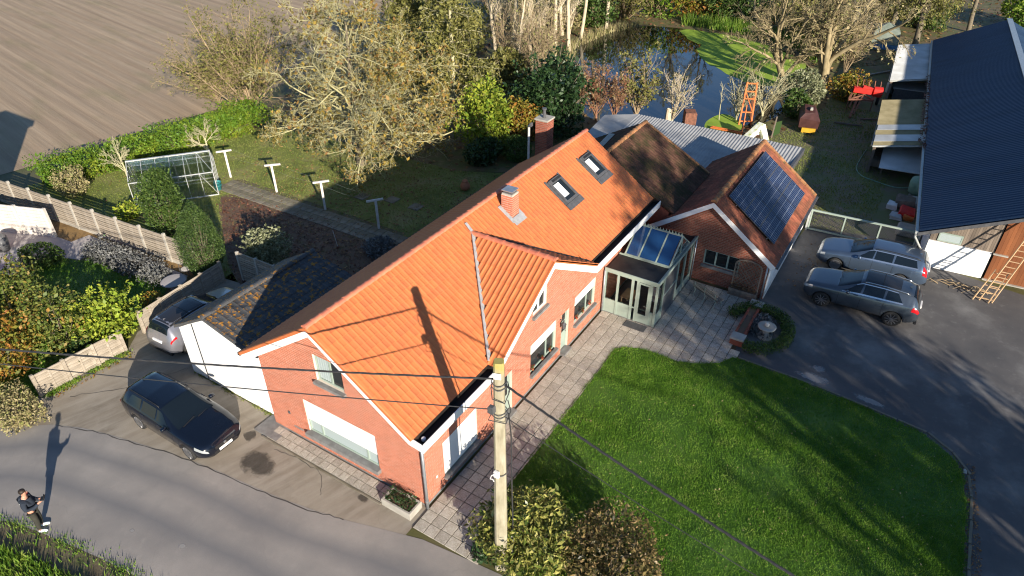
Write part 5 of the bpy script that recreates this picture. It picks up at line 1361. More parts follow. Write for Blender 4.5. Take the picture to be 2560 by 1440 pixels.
# ------------------------------------------------------------ drone pilot standing on the road
def skin(name, joints, edges, m, parent, root, sub=2):
    me = bpy.data.meshes.new(name); me.from_pydata([j[:3] for j in joints], edges, []); me.materials.append(m)
    o = link(name, me, parent); md = o.modifiers.new('skin', 'SKIN'); md.use_smooth_shade = True
    for i, j in enumerate(joints):
        rr = j[3]; me.skin_vertices[0].data[i].radius = rr if hasattr(rr, '__len__') else (rr, rr); me.skin_vertices[0].data[i].use_root = (i == root)
    if sub: s = o.modifiers.new('sub', 'SUBSURF'); s.levels = s.render_levels = sub
    return o
per = thing('person', 'person in dark hoodie, olive trousers and pale trainers holding a controller on the road', 'person', (*(-6.95, 9.54), .008), -.70)
J = [(-.01, 0, .95, (.10, .12)), (-.02, 0, 1.12, (.09, .11)), (-.03, 0, 1.32, (.09, .13)), (-.02, 0, 1.46, (.07, .09)), (.01, 0, 1.53, .055), (.03, 0, 1.60, .07), (.045, 0, 1.68, (.095, .078)), (.035, 0, 1.755, (.075, .065))]
E_ = [(i, i + 1) for i in range(7)]
for s in (-1, 1):
    k = len(J); J += [(-.03, s * .19, 1.42, .05), (.0, s * .255, 1.17, .04), (.2, s * .155, 1.13, .034), (.30, s * .09, 1.20, .03), (.36, s * .07, 1.235, (.022, .035))]; E_ += [(3, k), (k, k + 1), (k + 1, k + 2), (k + 2, k + 3), (k + 3, k + 4)]
    for i, (dx, dy, dz) in enumerate(((.055, -.012, .035), (.06, -.02, .015), (.058, -.024, -.005), (.05, -.024, -.022))):
        q = len(J); J += [(.36 + dx * .55, s * (.07 + dy * .2 + .012 * (1 - i * .6)), 1.235 + dz * .8, .009), (.36 + dx, s * (.07 + dy), 1.235 + dz * 1.1, .008)]; E_ += [(k + 4, q), (q, q + 1)]
    q = len(J); J += [(.35, s * .035, 1.26, .011), (.38, s * .02, 1.275, .009)]; E_ += [(k + 4, q), (q, q + 1)]
for s in (-1, 1):
    k = len(J); J += [(-.01, s * .10, .88, .085), (.015, s * .115, .48, .058), (-.03, s * .12, .10, .042), (.0, s * .12, .05, .04), (.13, s * .14, .035, .032)]; E_ += [(0, k), (k, k + 1), (k + 1, k + 2), (k + 2, k + 3), (k + 3, k + 4)]
skin('body', J, E_, MT['skin'], per, 0)
skin('hoodie', [(-.01, 0, .84, (.155, .19)), (-.02, 0, 1.08, (.145, .185)), (-.035, 0, 1.3, (.14, .195)), (-.03, 0, 1.44, (.105, .13)), (-.02, 0, 1.5, .085)] + [x for s in (-1, 1) for x in ((-.03, s * .2, 1.41, .088), (-.01, s * .265, 1.16, .07), (.19, s * .16, 1.125, .056), (.29, s * .1, 1.19, .046))],
     [(0, 1), (1, 2), (2, 3), (3, 4), (3, 5), (5, 6), (6, 7), (7, 8), (3, 9), (9, 10), (10, 11), (11, 12)], MT['hoodie'], per, 2)
skin('hood', [(-.10, -.09, 1.47, .045), (-.13, 0, 1.46, .06), (-.10, .09, 1.47, .045)], [(0, 1), (1, 2)], MT['hoodie'], per, 1)
skin('trousers', [(-.01, 0, .97, (.135, .165))] + [x for s in (-1, 1) for x in ((-.01, s * .10, .86, .105), (.015, s * .118, .48, .082), (-.03, s * .122, .13, .068))], [(0, 1), (1, 2), (2, 3), (0, 4), (4, 5), (5, 6)], MT['pants'], per, 0)
for s in (-1, 1): skin('shoe', [(-.08, s * .12, .06, (.05, .045)), (.02, s * .128, .06, (.052, .05)), (.12, s * .14, .045, (.045, .048)), (.18, s * .148, .035, (.03, .035))], [(0, 1), (1, 2), (2, 3)], MT['shoe'], per, 1)
t = MB().lathe([(.03, -.07), (.08, -.05), (.092, 0), (.084, .045), (.05, .075), (.01, .085)], 14, (0, 0, 0)); t.go('hair', MT['hair'], per, True, loc=(.018, 0, 1.725))
t = MB(); [t.lathe([(.004, -.02), (.018, -.008), (.018, .012), (.004, .02)], 8, (.03, s * .088, 1.675)) for s in (-1, 1)]; t.go('ear', MT['skin'], per)
MB().add([(.125, -.016, 1.66), (.125, .016, 1.66), (.155, 0, 1.655), (.128, 0, 1.70)], [(0, 2, 3), (2, 1, 3), (0, 1, 2)]).go('nose', MT['skin'], per)
MB().box(.128, .134, -.045, -.02, 1.695, 1.708).box(.128, .134, .02, .045, 1.695, 1.708).go('eyes', MT['hair'], per); MB().box(.120, .128, -.025, .025, 1.618, 1.628).go('mouth', MT['redpaint'], per)
MB().box(-.165, -.16, -.10, .10, 1.30, 1.33).box(-.158, -.153, -.07, .07, 1.24, 1.265).go('back_print', MT['white'], per)
rc = thing('remote_controller', 'black drone remote controller held in the person hands', 'controller', (per.location.x + .40 * math.cos(-.7), per.location.y + .40 * math.sin(-.7), 1.265), -.70)
MB().bbox(-.05, .06, -.09, .09, -.02, .025, .012).go('body', MT['trim'], rc); MB().bar((.05, -.07, .0), (.09, -.07, .09), .015).bar((.05, .07, .0), (.09, .07, .09), .015).go('aerial', MT['trim'], rc); MB().bbox(.05, .065, -.08, .08, .02, .11, .004).go('screen', MT['carglass'], rc)


# ------------------------------------------------------------ utility pole and cables
PX, PY, PZ = -.50, -3.15, 7.85
pole = thing('utility_pole', 'tall lichened concrete utility pole by the road corner of the lawn', 'utility pole', (PX, PY))
v = []; f = []
for z, s in ((0, .185), (PZ - .05, .125), (PZ, .11)):
    c = s * .32
    v += [(x, y, z) for x, y in ((s - c, -s), (s, -s + c), (s, s - c), (s - c, s), (-s + c, s), (-s, s - c), (-s, -s + c), (-s + c, -s))]
for k in range(2):
    for i in range(8): f.append((k * 8 + i, k * 8 + (i + 1) % 8, k * 8 + 8 + (i + 1) % 8, k * 8 + 8 + i))
f += [tuple(range(16, 24))]
link('shaft', mesh('shaft', v, f, MT['pole']), pole, rot=(0, 0, .5))
MB().box(-.165, -.158, -.09, .09, 7.42, 7.6).go('number_sign', MT['plastic_w'], pole, rot=(0, 0, .35))
for z, r in ((7.22, .175), (7.1, .18), (6.3, .185), (6.2, .185), (4.15, .2)):
    MB().tube([(r * math.cos(a) * 1.05, r * math.sin(a) * 1.05, z + .02 * math.sin(3 * a)) for a in np.linspace(0, 6.283, 17)], .013, 5).go('strap', MT['dgrey'], pole)
MB().bbox(-.34, -.2, -.03, .12, 6.4, 6.62, .02).go('junction_box', MT['dgrey'], pole)
MB().bbox(-.26, -.18, -.1, .04, 4.1, 4.32, .01).tube([(-.24, -.02, 4.25), (-.38, .02, 4.3), (-.42, .04, 4.2), (-.34, .02, 4.12), (-.3, 0, 4.0)], .012, 5).go('white_clamp', MT['plastic_w'], pole)
MB().tube([(.1, -.2, 6.2), (.18, -.22, 5.4), (.17, -.24, 4.0), (.2, -.26, 2.0), (.21, -.26, .2)], .02, 6).go('riser_cable', MT['cable'], pole)
MB().tube([(-.2, .1, 7.15), (-.3, 0, 6.9), (-.1, -.22, 6.7), (.15, -.2, 6.9), (.22, -.1, 7.1)], .014, 5).tube([(-.26, .05, 6.4), (-.34, .1, 6.2), (-.1, -.25, 6.05), (.2, -.2, 6.2), (.22, -.1, 6.5)], .014, 5).go('cable_loop', MT['cable'], pole)
MB().bbox(.19, .25, -.28, -.22, .5, 1.6, .01).go('cable_guard', MT['plastic_w'], pole)
def cable(name, label, p, via, k, zend, sag_z, r, m, twist=0):
    """hanging line from p through the plan direction of via, k times as far"""
    p = Vector(p); d = (Vector((*via, 0)) - Vector((p.x, p.y, 0))) * k; pts = []
    t0 = 1 / k; lin = p.z + (zend - p.z) * t0; sag = (lin - sag_z) / (4 * t0 * (1 - t0))
    for i in range(61):
        t = i / 60; pts.append((p.x + d.x * t, p.y + d.y * t, p.z + (zend - p.z) * t - 4 * sag * t * (1 - t)))
    o = MB()
    if twist:
        for ph in range(3):
            q = []
            for i in range(181):
                t = i / 180; a = ph * 2.094 + t * 150; n = Vector((-d.y, d.x, 0)).normalized()
                c = Vector((p.x + d.x * t, p.y + d.y * t, p.z + (zend - p.z) * t - 4 * sag * t * (1 - t))); q.append(c + n * r * math.cos(a) + Vector((0, 0, r * math.sin(a))))
            o.tube(q, r * .95, 5)
    else: o.tube(pts, r, 5)
    return tag(o.go(name, m, None, True), label, 'cable')
cable('power_cable', 'thick twisted power cable running from the pole to the left', (PX, PY, 7.3), (-5.83, 9.03), 3.0, 7.6, 6.6, .015, MT['cable'], 1)
cable('telephone_cable', 'thinner cable below the power line running left from the pole', (PX, PY, 6.3), (-5.82, 9.75), 3.0, 6.4, 5.75, .016, MT['cable'])
cable('power_cable', 'thick twisted power cable crossing above the lawn to the right', (PX, PY, 7.25), (-1.49, -10.26), 3.0, 7.5, 6.6, .017, MT['cable'], 1)
cable('telephone_cable', 'thin sagging cable above the lawn, below the thick one', (PX, PY, 6.2), (-1.10, -9.66), 3.0, 6.4, 5.6, .011, MT['cable'])
# ------------------------------------------------------------ washing-line posts
for k, (q, lab) in enumerate((((12.95, 25.18), 'pale wooden T-shaped washing post nearest the greenhouse'), ((13.04, 21.25), 'second pale washing post from the greenhouse'), ((12.94, 17.25), 'third pale washing post from the greenhouse, at the house shadow edge'), ((12.88, 13.25), 'grey washing post standing in the house shadow'))):
    t = thing('washing_post', lab, 'washing post', q, .9, 'washing posts along the garden path')
    MB().bbox(-.06, .06, -.06, .06, 0, 1.66, .008).go('post', MT['wood_pale'], t); MB().bbox(-.05, .05, -.44, .44, 1.66, 1.76, .008).go('crossbar', MT['wood_pale'], t, rot=(rnd.uniform(-.04, .04), 0, 0))
for k, (z, y) in enumerate(((1.77, -.3), (1.77, .3))):
    c = [Vector((12.95, 25.18)), Vector((12.88, 13.25))]; d = (c[1] - c[0]); n = Vector((-d.y, d.x)).normalized()
    tag(MB().tube([((c[0] + d * s + n * y).x, (c[0] + d * s + n * y).y, z - .12 * math.sin(s * 9.42) ** 2) for s in np.linspace(0, 1, 31)], .002, 3).go('washing_line', MT['steel']), ('thin washing line on the house side of the post tops', 'thin washing line on the field side of the post tops')[1 - k], 'washing line', 'washing lines')
# ------------------------------------------------------------ greenhouse
p0, p1 = Vector((9.78, 23.77)), Vector((11.07, 24.00))
gx = Vector((7.14, 25.99)) - Vector((10.13, 23.69)); ga = math.atan2(gx.y, gx.x)
gh = thing('greenhouse', 'small aluminium greenhouse with clear glass on garden lawn', 'greenhouse', (10.99, 23.83), ga)
GLn, GWd, GE, GRg = 4.4, 2.5, 1.45, 2.25       # length away from the path, width, eave, ridge
ghm = MT['steel']; gg = NT('greenhouse glass'); gg.fin((.80, .86, .86, 1), .04, .5); gg.b.inputs['Transmission Weight'].default_value = 1.0; gg.b.inputs['IOR'].default_value = 1.2; gg.b.inputs['Alpha'].default_value = .6; gg = gg.m
t = MB()
ys = (0, -GWd); w = .04
for x in np.linspace(0, GLn, 7):
    for y in ys: t.bar((x, y, 0), (x, y, GE), w if x in (0, GLn) else .025)
    for y in ys: t.bar((x, y, GE), (x, -GWd / 2, GRg), w if x in (0, GLn) else .025)
for y in ys: t.bar((0, y, GE), (GLn, y, GE), .05); t.bar((0, y, .04), (GLn, y, .04), .06)
t.bar((-.03, -GWd / 2, GRg), (GLn + .03, -GWd / 2, GRg), .12, .06)
for x in (0, GLn):
    t.bar((x, 0, .04), (x, -GWd, .04), .06); t.bar((x, 0, GE), (x, -GWd, GE), .03)
    for y in (-.85, -1.65): t.bar((x, y, 0), (x, y, GE + .5), .03)
t.bar((0, 0, .1), (.73, 0, GE), .02); t.bar((GLn, 0, .1), (GLn - .73, 0, GE), .02); t.bar((0, 0, GE), (.73, -GWd / 2, GRg), .02); t.go('frame', ghm, gh)
xs = np.linspace(0, GLn, 7)
for a, b in zip(xs[:-1], xs[1:]):
    for y in ys:
        MB().box(a + .02, b - .02, y - .004, y + .004, .08, GE - .02).go('pane', gg, gh)
        MB().slab([(a + .02, y, GE + .01), (b - .02, y, GE + .01), (b - .02, -GWd / 2, GRg - .02), (a + .02, -GWd / 2, GRg - .02)], (0, 0, .006)).go('roof_pane', gg, gh)
for x in (0, GLn):
    for a, b in ((-.02, -.84), (-.86, -1.64), (-1.66, -2.48)): MB().box(x - .004, x + .004, b, a, .08, GE - .02).go('pane', gg, gh)
    MB().slab([(x, -.05, GE + .02), (x, -GWd + .05, GE + .02), (x, -GWd / 2, GRg - .06)], (.006, 0, 0)).go('gable_pane', gg, gh)
q = (11.45, 24.38)
t = thing('bucket', 'upper of two stacked teal buckets beside the greenhouse', 'bucket', (q[0], q[1], .14), group='teal buckets by the greenhouse'); MB().lathe([(.15, 0), (.2, .34), (.215, .34), (.215, .37), (.19, .37), (.14, .03)], 16).go('bucket_wall', MT['teal'], t, True); MB().tube([(.2 * math.cos(a), .2 * math.sin(a), .36 + .03 * math.sin(a)) for a in np.linspace(0, 3.14, 9)], .008, 4).go('handle', MT['dgrey'], t)
t = thing('bucket', 'lower of two stacked teal buckets beside the greenhouse', 'bucket', (q[0] - .03, q[1], 0), group='teal buckets by the greenhouse'); MB().lathe([(.17, 0), (.215, .3), (.235, .3), (.235, .33), (.2, .33), (.16, .03)], 16).go('bucket_wall', MT['teal'], t, True)
q = (10.20, 13.64)
t = thing('garden_tool', 'long handled garden tool standing upright in the dark soil bed', 'garden tool', q); MB().tube([(0, 0, .1), (-.05, .12, 1.05)], .016, 6).go('handle', MT['wood_pale'], t); MB().box(-.1, .1, -.01, .01, -.1, .15).go('blade', MT['rust'], t)
q = (19.12, 12.02); t = thing('clay_jar', 'round terracotta jar on the lawn close to the house wall', 'jar', q); MB().lathe([(.12, 0), (.26, .12), (.3, .3), (.2, .5), (.15, .55), (.18, .6), (.13, .6)], 16).go('jar', MT['terracotta'], t, True)
# ------------------------------------------------------------ fences
def slat_fence(name, label, P, h, group=None, bay=None, slat=.13, mp=None, ms=None, capz=.08, gap=.034, base=0, posts=True, pw=.06):
    """concrete posts with boards between them; P is the line on plan"""
    P = [Vector(p) for p in P]; d = P[-1] - P[0]; L = d.length; n = max(1, round(L / bay)); ang = math.atan2(d.y, d.x)
    t = thing(name, label, 'fence', tuple(P[0]), ang, group)
    mpost = MB().bbox(-pw, pw, -pw, pw, 0, h + capz, .012); mpost = mesh('post', mpost.v, mpost.f, mp or MT['conc'])
    bw = L / n; k = int((h - base) / slat)
    ms_ = MB().box(pw, bw - pw, -.018, .018, 0, slat - gap); ms_ = mesh('slat', ms_.v, ms_.f, ms or MT['wood'])
    for i in range(n + 1): link('post', mpost, t, loc=(i * bw, 0, 0), rot=(rnd.uniform(-.012, .012), rnd.uniform(-.012, .012), 0))
    for i in range(n):
        for j in range(k): link('slat', ms_, t, loc=(i * bw, .012 * (j % 2), base + j * slat), rot=(rnd.uniform(-.05, .05), 0, 0))
        MB().box(i * bw + pw, (i + 1) * bw - pw, -.03, .03, base + k * slat, base + k * slat + .04).go('top_rail', ms or MT['wood'], t)
        if base: MB().box(i * bw + pw, (i + 1) * bw - pw, -.025, .025, 0, base - .01).go('gravel_board', MT['conc'], t)
    return t
slat_fence('slat_fence', 'long grey slatted fence with pale posts beside the mulch strip', [(3.56, 37.39), (5.07, 17.94)], 1.55, bay=1.72, slat=.125, base=.2)
slat_fence('slat_fence', 'short pale slatted fence on the neighbour terrace at left edge', [(1.31, 32.06), (3.22, 27.07)], 1.6, bay=1.75, slat=.10, mp=MT['wood_pale'], ms=MT['wood_pale'], gap=.012, pw=.08)
slat_fence('slat_fence', 'dark slatted fence piece between the garage and the cypress', [(5.71, 15.40), (5.81, 13.06)], 1.5, bay=1.5, slat=.125)
def board_fence(name, label, P, h, bay, group):
    P = [Vector(p) for p in P]; d = P[1] - P[0]; L = d.length; n = round(L / bay); bw = L / n
    t = thing(name, label, 'fence', tuple(P[0]), math.atan2(d.y, d.x), group)
    mb = MB().box(.05, bw - .05, -.012, .012, 0, .118); mb = mesh('board', mb.v, mb.f, MT['wood'])
    for i in range(n + 1): MB().bbox(i * bw - .06, i * bw + .06, -.06, .06, 0, h + .03, .01).go('post', MT['wood'], t)
    for i in range(n):
        for j in range(int(h / .125)): link('board', mb, t, loc=(i * bw, .008 * (j % 2), .04 + j * .125), rot=(rnd.uniform(-.06, .06), 0, 0))
        MB().box(i * bw + .05, i * bw + bw - .05, -.03, -.013, h - .1, h - .02).box(i * bw + bw / 2 - .04, i * bw + bw / 2 + .04, -.03, -.013, .05, h - .1).go('rail', MT['wood'], t)
    return t
board_fence('board_fence', 'low weathered board fence along the drive behind the black car', [(-3.76, 15.49), (-0.44, 15.28)], 1.05, 1.05, 'weathered board fences along the drive')
board_fence('board_fence', 'weathered board fence along the drive beside the silver car', [(0.72, 15.73), (5.10, 16.07)], 1.12, 1.0, 'weathered board fences along the drive')
t = thing('garden_trellis', 'narrow grey trellis panel at the end of the drive fence', 'trellis', (0.72, 15.73), 1.2)
for k in range(5): MB().bar((.02, 0, .1 + k * .22), (.4, 0, .1 + k * .22 + .02), .02).bar((.04 + k * .085, .02, .05), (.04 + k * .085, .02, 1.08), .02).go('lath', MT['wood'], t)
# ------------------------------------------------------------ gate by the barn
g0_, g1_ = Vector((24.9, -6.15)), Vector((25.2, -11.2)); d = g1_ - g0_
gate = thing('field_gate', 'galvanised mesh gate between outbuilding and barn', 'gate', tuple(g0_), math.atan2(d.y, d.x))
GLg = d.length
t = MB().bar((0, 0, .12), (GLg, 0, .12), .08, .08).bar((0, 0, 1.2), (GLg, 0, 1.2), .08, .08)
for x in (.05, GLg * .33, GLg * .66, GLg - .05): t.bar((x, 0, .15), (x, 0, 1.18), .07)
t.go('gate_frame', MT['sage'], gate)
t = MB()
for k in range(60):
    x = k * GLg / 60
    for s in (1, -1):
        x2 = x + s * .9
        xa, za, xb, zb = x, .15, x2, 1.17
        if xb < 0: zb = .15 + (1.02) * (xa / .9); xb = 0
        if xb > GLg: zb = .15 + 1.02 * ((GLg - xa) / .9); xb = GLg
        t.bar((xa, 0, za), (xb, 0, zb), .008)
tag(t.go('wire_mesh', MT['dgrey'], gate), kind='stuff')
for x in (-.05, GLg + .05): MB().bbox(x - .05, x + .05, -.05, .05, 0, 1.35, .01).go('post', MT['steel'], gate)
# ------------------------------------------------------------ ladders against the barn
def ladder(label, foot, top, wid, n, group='wooden ladders'):
    a = thing('ladder', label, 'ladder', (0, 0, 0), 0, group); foot, top = Vector(foot), Vector(top); d = top - foot; s = Vector((.06, -1, 0)).normalized()
    for k in (-1, 1): MB().bar(foot + s * k * wid / 2, top + s * k * wid * .42, .035, .07).go('rail', MT['ladder'], a)
    for i in range(n):
        c = foot + d * ((i + .5) / n); ww = wid * (1 - .16 * (i + .5) / n); MB().bar(c - s * ww / 2, c + s * ww / 2, .03).go('rung', MT['ladder'], a)
ladder('long wooden ladder leaning against the barn front', (22.35, -14.55, .02), (23.9, -15.5, 3.7), .5, 15)
ladder('short inner ladder section standing inside the long ladder foot', (22.25, -14.35, .02), (23.05, -14.75, 1.35), .62, 5)
t = thing('dead_branches', 'heap of dry bare branches on the ground below the barn wall', 'branches', (23.01, -13.50), 0)
for k in range(16):
    x = rnd.uniform(-.25, .25); y = rnd.uniform(-1.4, 1.4); a = rnd.uniform(-.5, .5) + 1.57; l = rnd.uniform(.5, 1.3)
    MB().tube([(x, y, .04), (x + .3 * l * math.cos(a), y + .5 * l * math.sin(a), .12 + rnd.random() * .1), (x + .6 * l * math.cos(a + .3), y + l * math.sin(a + .3), .06)], [.025, .018, .006], 5).go('branch', MT['twig'], t)
# ------------------------------------------------------------ patio furniture
bench = thing('bench', 'weathered slatted bench with pale metal legs on the patio', 'bench', (15.75, -3.85), -2.03)
for k, y in enumerate((-.2, -.06, .08)): MB().bbox(-.75, .75, y - .055, y + .055, .43, .46, .006).go('seat_slat', MT['wood_clad'], bench)
for z in (.62, .76): MB().bbox(-.75, .75, -.33, -.30, z - .05, z + .05, .006).go('back_slat', MT['wood'], bench)
for x in (-.62, 0, .62):
    MB().tube([(x, .16, 0), (x, .16, .4), (x, .1, .42), (x, -.24, .40), (x, -.3, .45), (x, -.34, .82)], .017, 6).tube([(x, -.22, .4), (x, -.36, 0)], .017, 6).go('leg', MT['sage'], bench)
MB().tube([(-.62, .16, .22), (.62, .16, .22)], .013, 6).go('stretcher', MT['sage'], bench)
tr = thing('trellis_planter', 'wooden planter box with arched lattice trellis against brick wall', 'planter', (16.95, -5.05), -math.pi / 2)
for j in range(3):
    MB().box(-.62, .62, -.24, -.21, .02 + j * .13, .14 + j * .13).go('board', MT['wood_clad'], tr); MB().box(-.62, .62, .11, .14, .02 + j * .13, .14 + j * .13).go('board', MT['wood_clad'], tr)
MB().box(-.62, -.59, -.21, .11, .02, .4).box(.59, .62, -.21, .11, .02, .4).go('end_board', MT['wood_clad'], tr); MB().box(-.59, .59, -.21, .11, .1, .36).go('earth', MT['soil'], tr)
arch = [(-.58, .1, .4), (-.58, .1, 1.55)] + [(.58 * math.cos(a), .1, 1.55 + .28 * math.sin(a)) for a in np.linspace(2.9, .24, 9)] + [(.58, .1, 1.55), (.58, .1, .4)]
MB().tube(arch, .035, 4).go('arch', MT['wood_clad'], tr)
def archz(x): return 1.55 + .28 * math.sqrt(max(0, 1 - (x / .58) ** 2))
for s in (1, -1):
    for k in range(-12, 13):
        pts = [(k * .18 + s * (z - .45) * .8, z) for z in np.linspace(.45, 1.84, 30)]; pts = [(x, z) for x, z in pts if abs(x) < .56 and z < archz(x)]
        if len(pts) > 2: MB().bar((pts[0][0], .1 + .012 * s, pts[0][1]), (pts[-1][0], .1 + .012 * s, pts[-1][1]), .03, .012, up=(0, 1, 0)).go('lath', MT['wood_clad'], tr)
g_ = np.random.default_rng(5); V, F = leafq(g_, np.stack([g_.uniform(-.55, .55, 300), g_.uniform(-.15, .1, 300), .38 + g_.random(300) ** 2 * .35], 1), .06); link('dry_plants', fastmesh('dry_plants', V, F, MT['lf_litter']), tr)
lw = thing('planter_wall', 'low brick planter wall with stone end caps beside the patio', 'planter', (0, 0, 0))
for k in range(5):
    for y in (-5.70, -6.06):
        for i in range(12): MB().bbox(13.5 + i * .215 + (k % 2) * .1 - .05, 13.5 + i * .215 + .2 + (k % 2) * .1 - .05, y - .045, y + .045, .01 + k * .075, .075 + k * .075, .004).go('brick', MT['brick_dk'], lw)
MB().box(13.4, 16.1, -6.02, -5.74, .05, .33).go('earth', MT['soil'], lw)
for x in (13.2, 15.95): MB().bbox(x, x + .42, -6.14, -5.62, .02, .3, .01).go('pier', MT['brick_dk'], lw); MB().bbox(x - .03, x + .45, -6.17, -5.59, .3, .4, .015).go('cap_stone', MT['conc'], lw)
bbx = thing('bird_bath', 'round stone bird bath in the middle of the oval hedge', 'bird bath', (14.45, -6.75))
MB().lathe([(.3, 0), (.3, .08), (.16, .12), (.12, .4), (.2, .46), (.36, .52), (.38, .58), (.3, .57), (.1, .53)], 22).go('basin', MT['conc'], bbx, True); MB().lathe([(.02, .55), (.09, .58), (.1, .66), (.04, .73)], 10, (.03, .02, 0)).go('stone_bird', MT['wood_pale'], bbx, True)
tp = thing('stone_trough', 'stone trough planter at the road corner of the house', 'planter', (-.4, .68), 0)
MB().bbox(-.32, .28, -.58, -.5, 0, .3, .01).bbox(-.32, .28, .5, .58, 0, .3, .01).bbox(-.32, -.24, -.5, .5, 0, .3, .01).bbox(.2, .28, -.5, .5, 0, .3, .01).go('trough', MT['conc'], tp); MB().box(-.24, .2, -.5, .5, .05, .26).go('earth', MT['soil'], tp)
g_ = np.random.default_rng(6); V, F = leafq(g_, np.stack([g_.uniform(-.26, .24, 700), g_.uniform(-.52, .52, 700), .26 + g_.random(700) ** 1.5 * .3], 1), .06); link('foliage', fastmesh('foliage', V, F, MT['lf_dark']), tp)
# ------------------------------------------------------------ farm machines in the paddock
q = (38.27, 1.09)
t = thing('elevator_frame', 'orange lattice machine frame standing upright at the pond edge', 'farm machine', q, .45)
for y in (-.42, .42): MB().bar((0, y, 0), (.25, y * .8, 3.0), .1).go('upright', MT['orange'], t)
for z in (.25, .9, 1.85, 2.35, 2.9): MB().bar((.02 + z * .08, -.4 + z * .02, z), (.02 + z * .08, .4 - z * .02, z), .08).go('crosspiece', MT['orange'], t)
MB().bar((.05, -.38, .9), (.2, .36, 2.4), .06).go('brace', MT['orange'], t); MB().bar((.0, -.42, .2), (.9, -.5, .3), .12).bar((.9, -.5, .3), (.6, -.3, 1.9), .1).go('back_leg', MT['rust'], t)
MB().bar((-.1, .1, .0), (.1, .1, 1.4), .06).go('ram', MT['orange'], t)
t = thing('orange_frame', 'orange rusty iron frame lying flat by the corrugated roof', 'iron frame', (36.22, 1.80), .0)
for y in (-.3, .3): MB().bar((y * .4, -1.1, .15), (y * .4 + .0, 1.1, .15), .08).go('bar', MT['orange'], t)
for y in (-1.0, 0, 1.0): MB().bar((-.12, y, .15), (.12, y, .15), .07).go('crossbar', MT['orange'], t)
t = thing('loader_arm', 'white loader arm with green algae bent on the grass', 'loader arm', (35.74, -0.42), -.25)
o_ = Vector((*(35.74, -0.42), 0)); rot_ = Matrix.Rotation(.25, 3, 'Z')
L_ = lambda q, z: rot_ @ (Vector((*q, z)) - o_)
k0, k1, k2 = L_((34.66, 0.00), .45), L_((35.91, -0.53), 1.1), L_((35.17, -1.12), .35)
MB().bar(k0, k1, .42, .38).bar(k1 + (k2 - k1) * .05, k2, .36, .34).go('arm', MT['limewhite'], t); MB().bar(k0 + (k1 - k0) * .6 + Vector((0, 0, -.25)), k1 + (k2 - k1) * .6, .1).go('cylinder', MT['limewhite'], t); MB().bar((k0.x, k0.y, 0), k0, .12).go('stand', MT['rust'], t)
t = thing('fence_post', 'thin grey fence post with green netting beside the white arm', 'post', (36.79, -1.17)); MB().bar((0, 0, 0), (.1, -.05, 1.5), .07).go('post', MT['wood_clad'], t); MB().slab([(.05, -.05, .1), (.9, -.3, .1), (.9, -.3, 1.0), (.1, -.05, 1.1)], (.01, .01, 0)).go('netting', MT['lf_dark'], t)
t = thing('covered_machine', 'machine under a maroon tarpaulin with yellow base in the paddock', 'farm machine', (39.57, -2.85), .25)
v = [(-.5, -.65, .3), (.9, -.6, .3), (.9, .6, .3), (-.5, .6, .3), (-.62, -.7, .9), (.95, -.6, 1.0), (1.0, .65, 1.1), (-.55, .62, 1.0), (-.2, -.3, 1.35), (.7, -.3, 1.55), (.75, .4, 1.6), (-.3, .35, 1.3)]
MB().add(v, [(0, 1, 5, 4), (1, 2, 6, 5), (2, 3, 7, 6), (3, 0, 4, 7), (4, 5, 9, 8), (5, 6, 10, 9), (6, 7, 11, 10), (7, 4, 8, 11), (8, 9, 10, 11)]).go('tarpaulin', MT['tarp'], t)
MB().bar((-.9, -.4, .15), (.5, -.4, .35), .1).bar((-.9, .3, .15), (.5, .3, .35), .1).bar((-.85, -.5, .3), (-.85, .4, .3), .12, .3).go('yellow_frame', MT['yellow'], t)
MB().bbox(-.1, .25, -.12, .06, 1.42, 1.6, .04).go('stone_weight', MT['conc'], t)
t = thing('hay_tedder', 'red and rusty hay machine with long drawbar beside lean-to sheds', 'farm machine')
P_ = lambda q, z: Vector((*q, z))
d0, d1 = P_((43.23, -5.04), .2), P_((47.06, -4.93), .95)
MB().bar(d0, d1, .16, .14).bar(P_((43.69, -5.18), .3), P_((46.82, -5.25), 1.0), .09).bar(P_((44.47, -4.71), .5), P_((46.89, -4.68), 1.1), .08).go('drawbar', MT['rust'], t)
fr4 = [P_((45.40, -4.45), .8), P_((45.97, -6.03), .8), P_((47.39, -5.90), 1.1), P_((47.15, -4.47), 1.1)]
b_ = MB(); [b_.bar(fr4[k], fr4[(k + 1) % 4], .12) for k in range(4)]; b_.bar(fr4[0], fr4[2], .08).bar(fr4[1], fr4[3], .08); b_.go('frame', MT['rust'], t)
h0, h1 = P_((46.44, -4.48), 1.3), P_((46.94, -6.44), 1.2); hd_ = (h1 - h0)
MB().bar(h0, h0 + hd_ * .62, .55, .35).bar(h0 + hd_ * .3 + Vector((0, 0, .2)), h1, .3, .3).tube([h0 + hd_ * s for s in (.66, .68, .97, 1)], [.2, .36, .4, .22], 12).go('red_hood', MT['redpaint'], t)
for s in (.1, .3, .5, .7, .9): c_ = h0 + hd_ * s; MB().bar(c_, c_ + Vector((.15, .1, .75)), .05).go('tine', MT['rust'], t)
for q in ((46.93, -4.91), (47.74, -6.21)):
    MB().lathe([(.1, -.08), (.36, -.09), (.4, 0), (.36, .09), (.1, .08)], 18).go('wheel', MT['rubber'], t, True, mw=Matrix.Translation((*q, .4)) @ Matrix.Rotation(math.pi / 2, 4, 'X'))
for q, z in ((fr4[0], 0), (fr4[1], 0)): MB().bar((q.x, q.y, 0), q, .08).go('leg', MT['rust'], t)
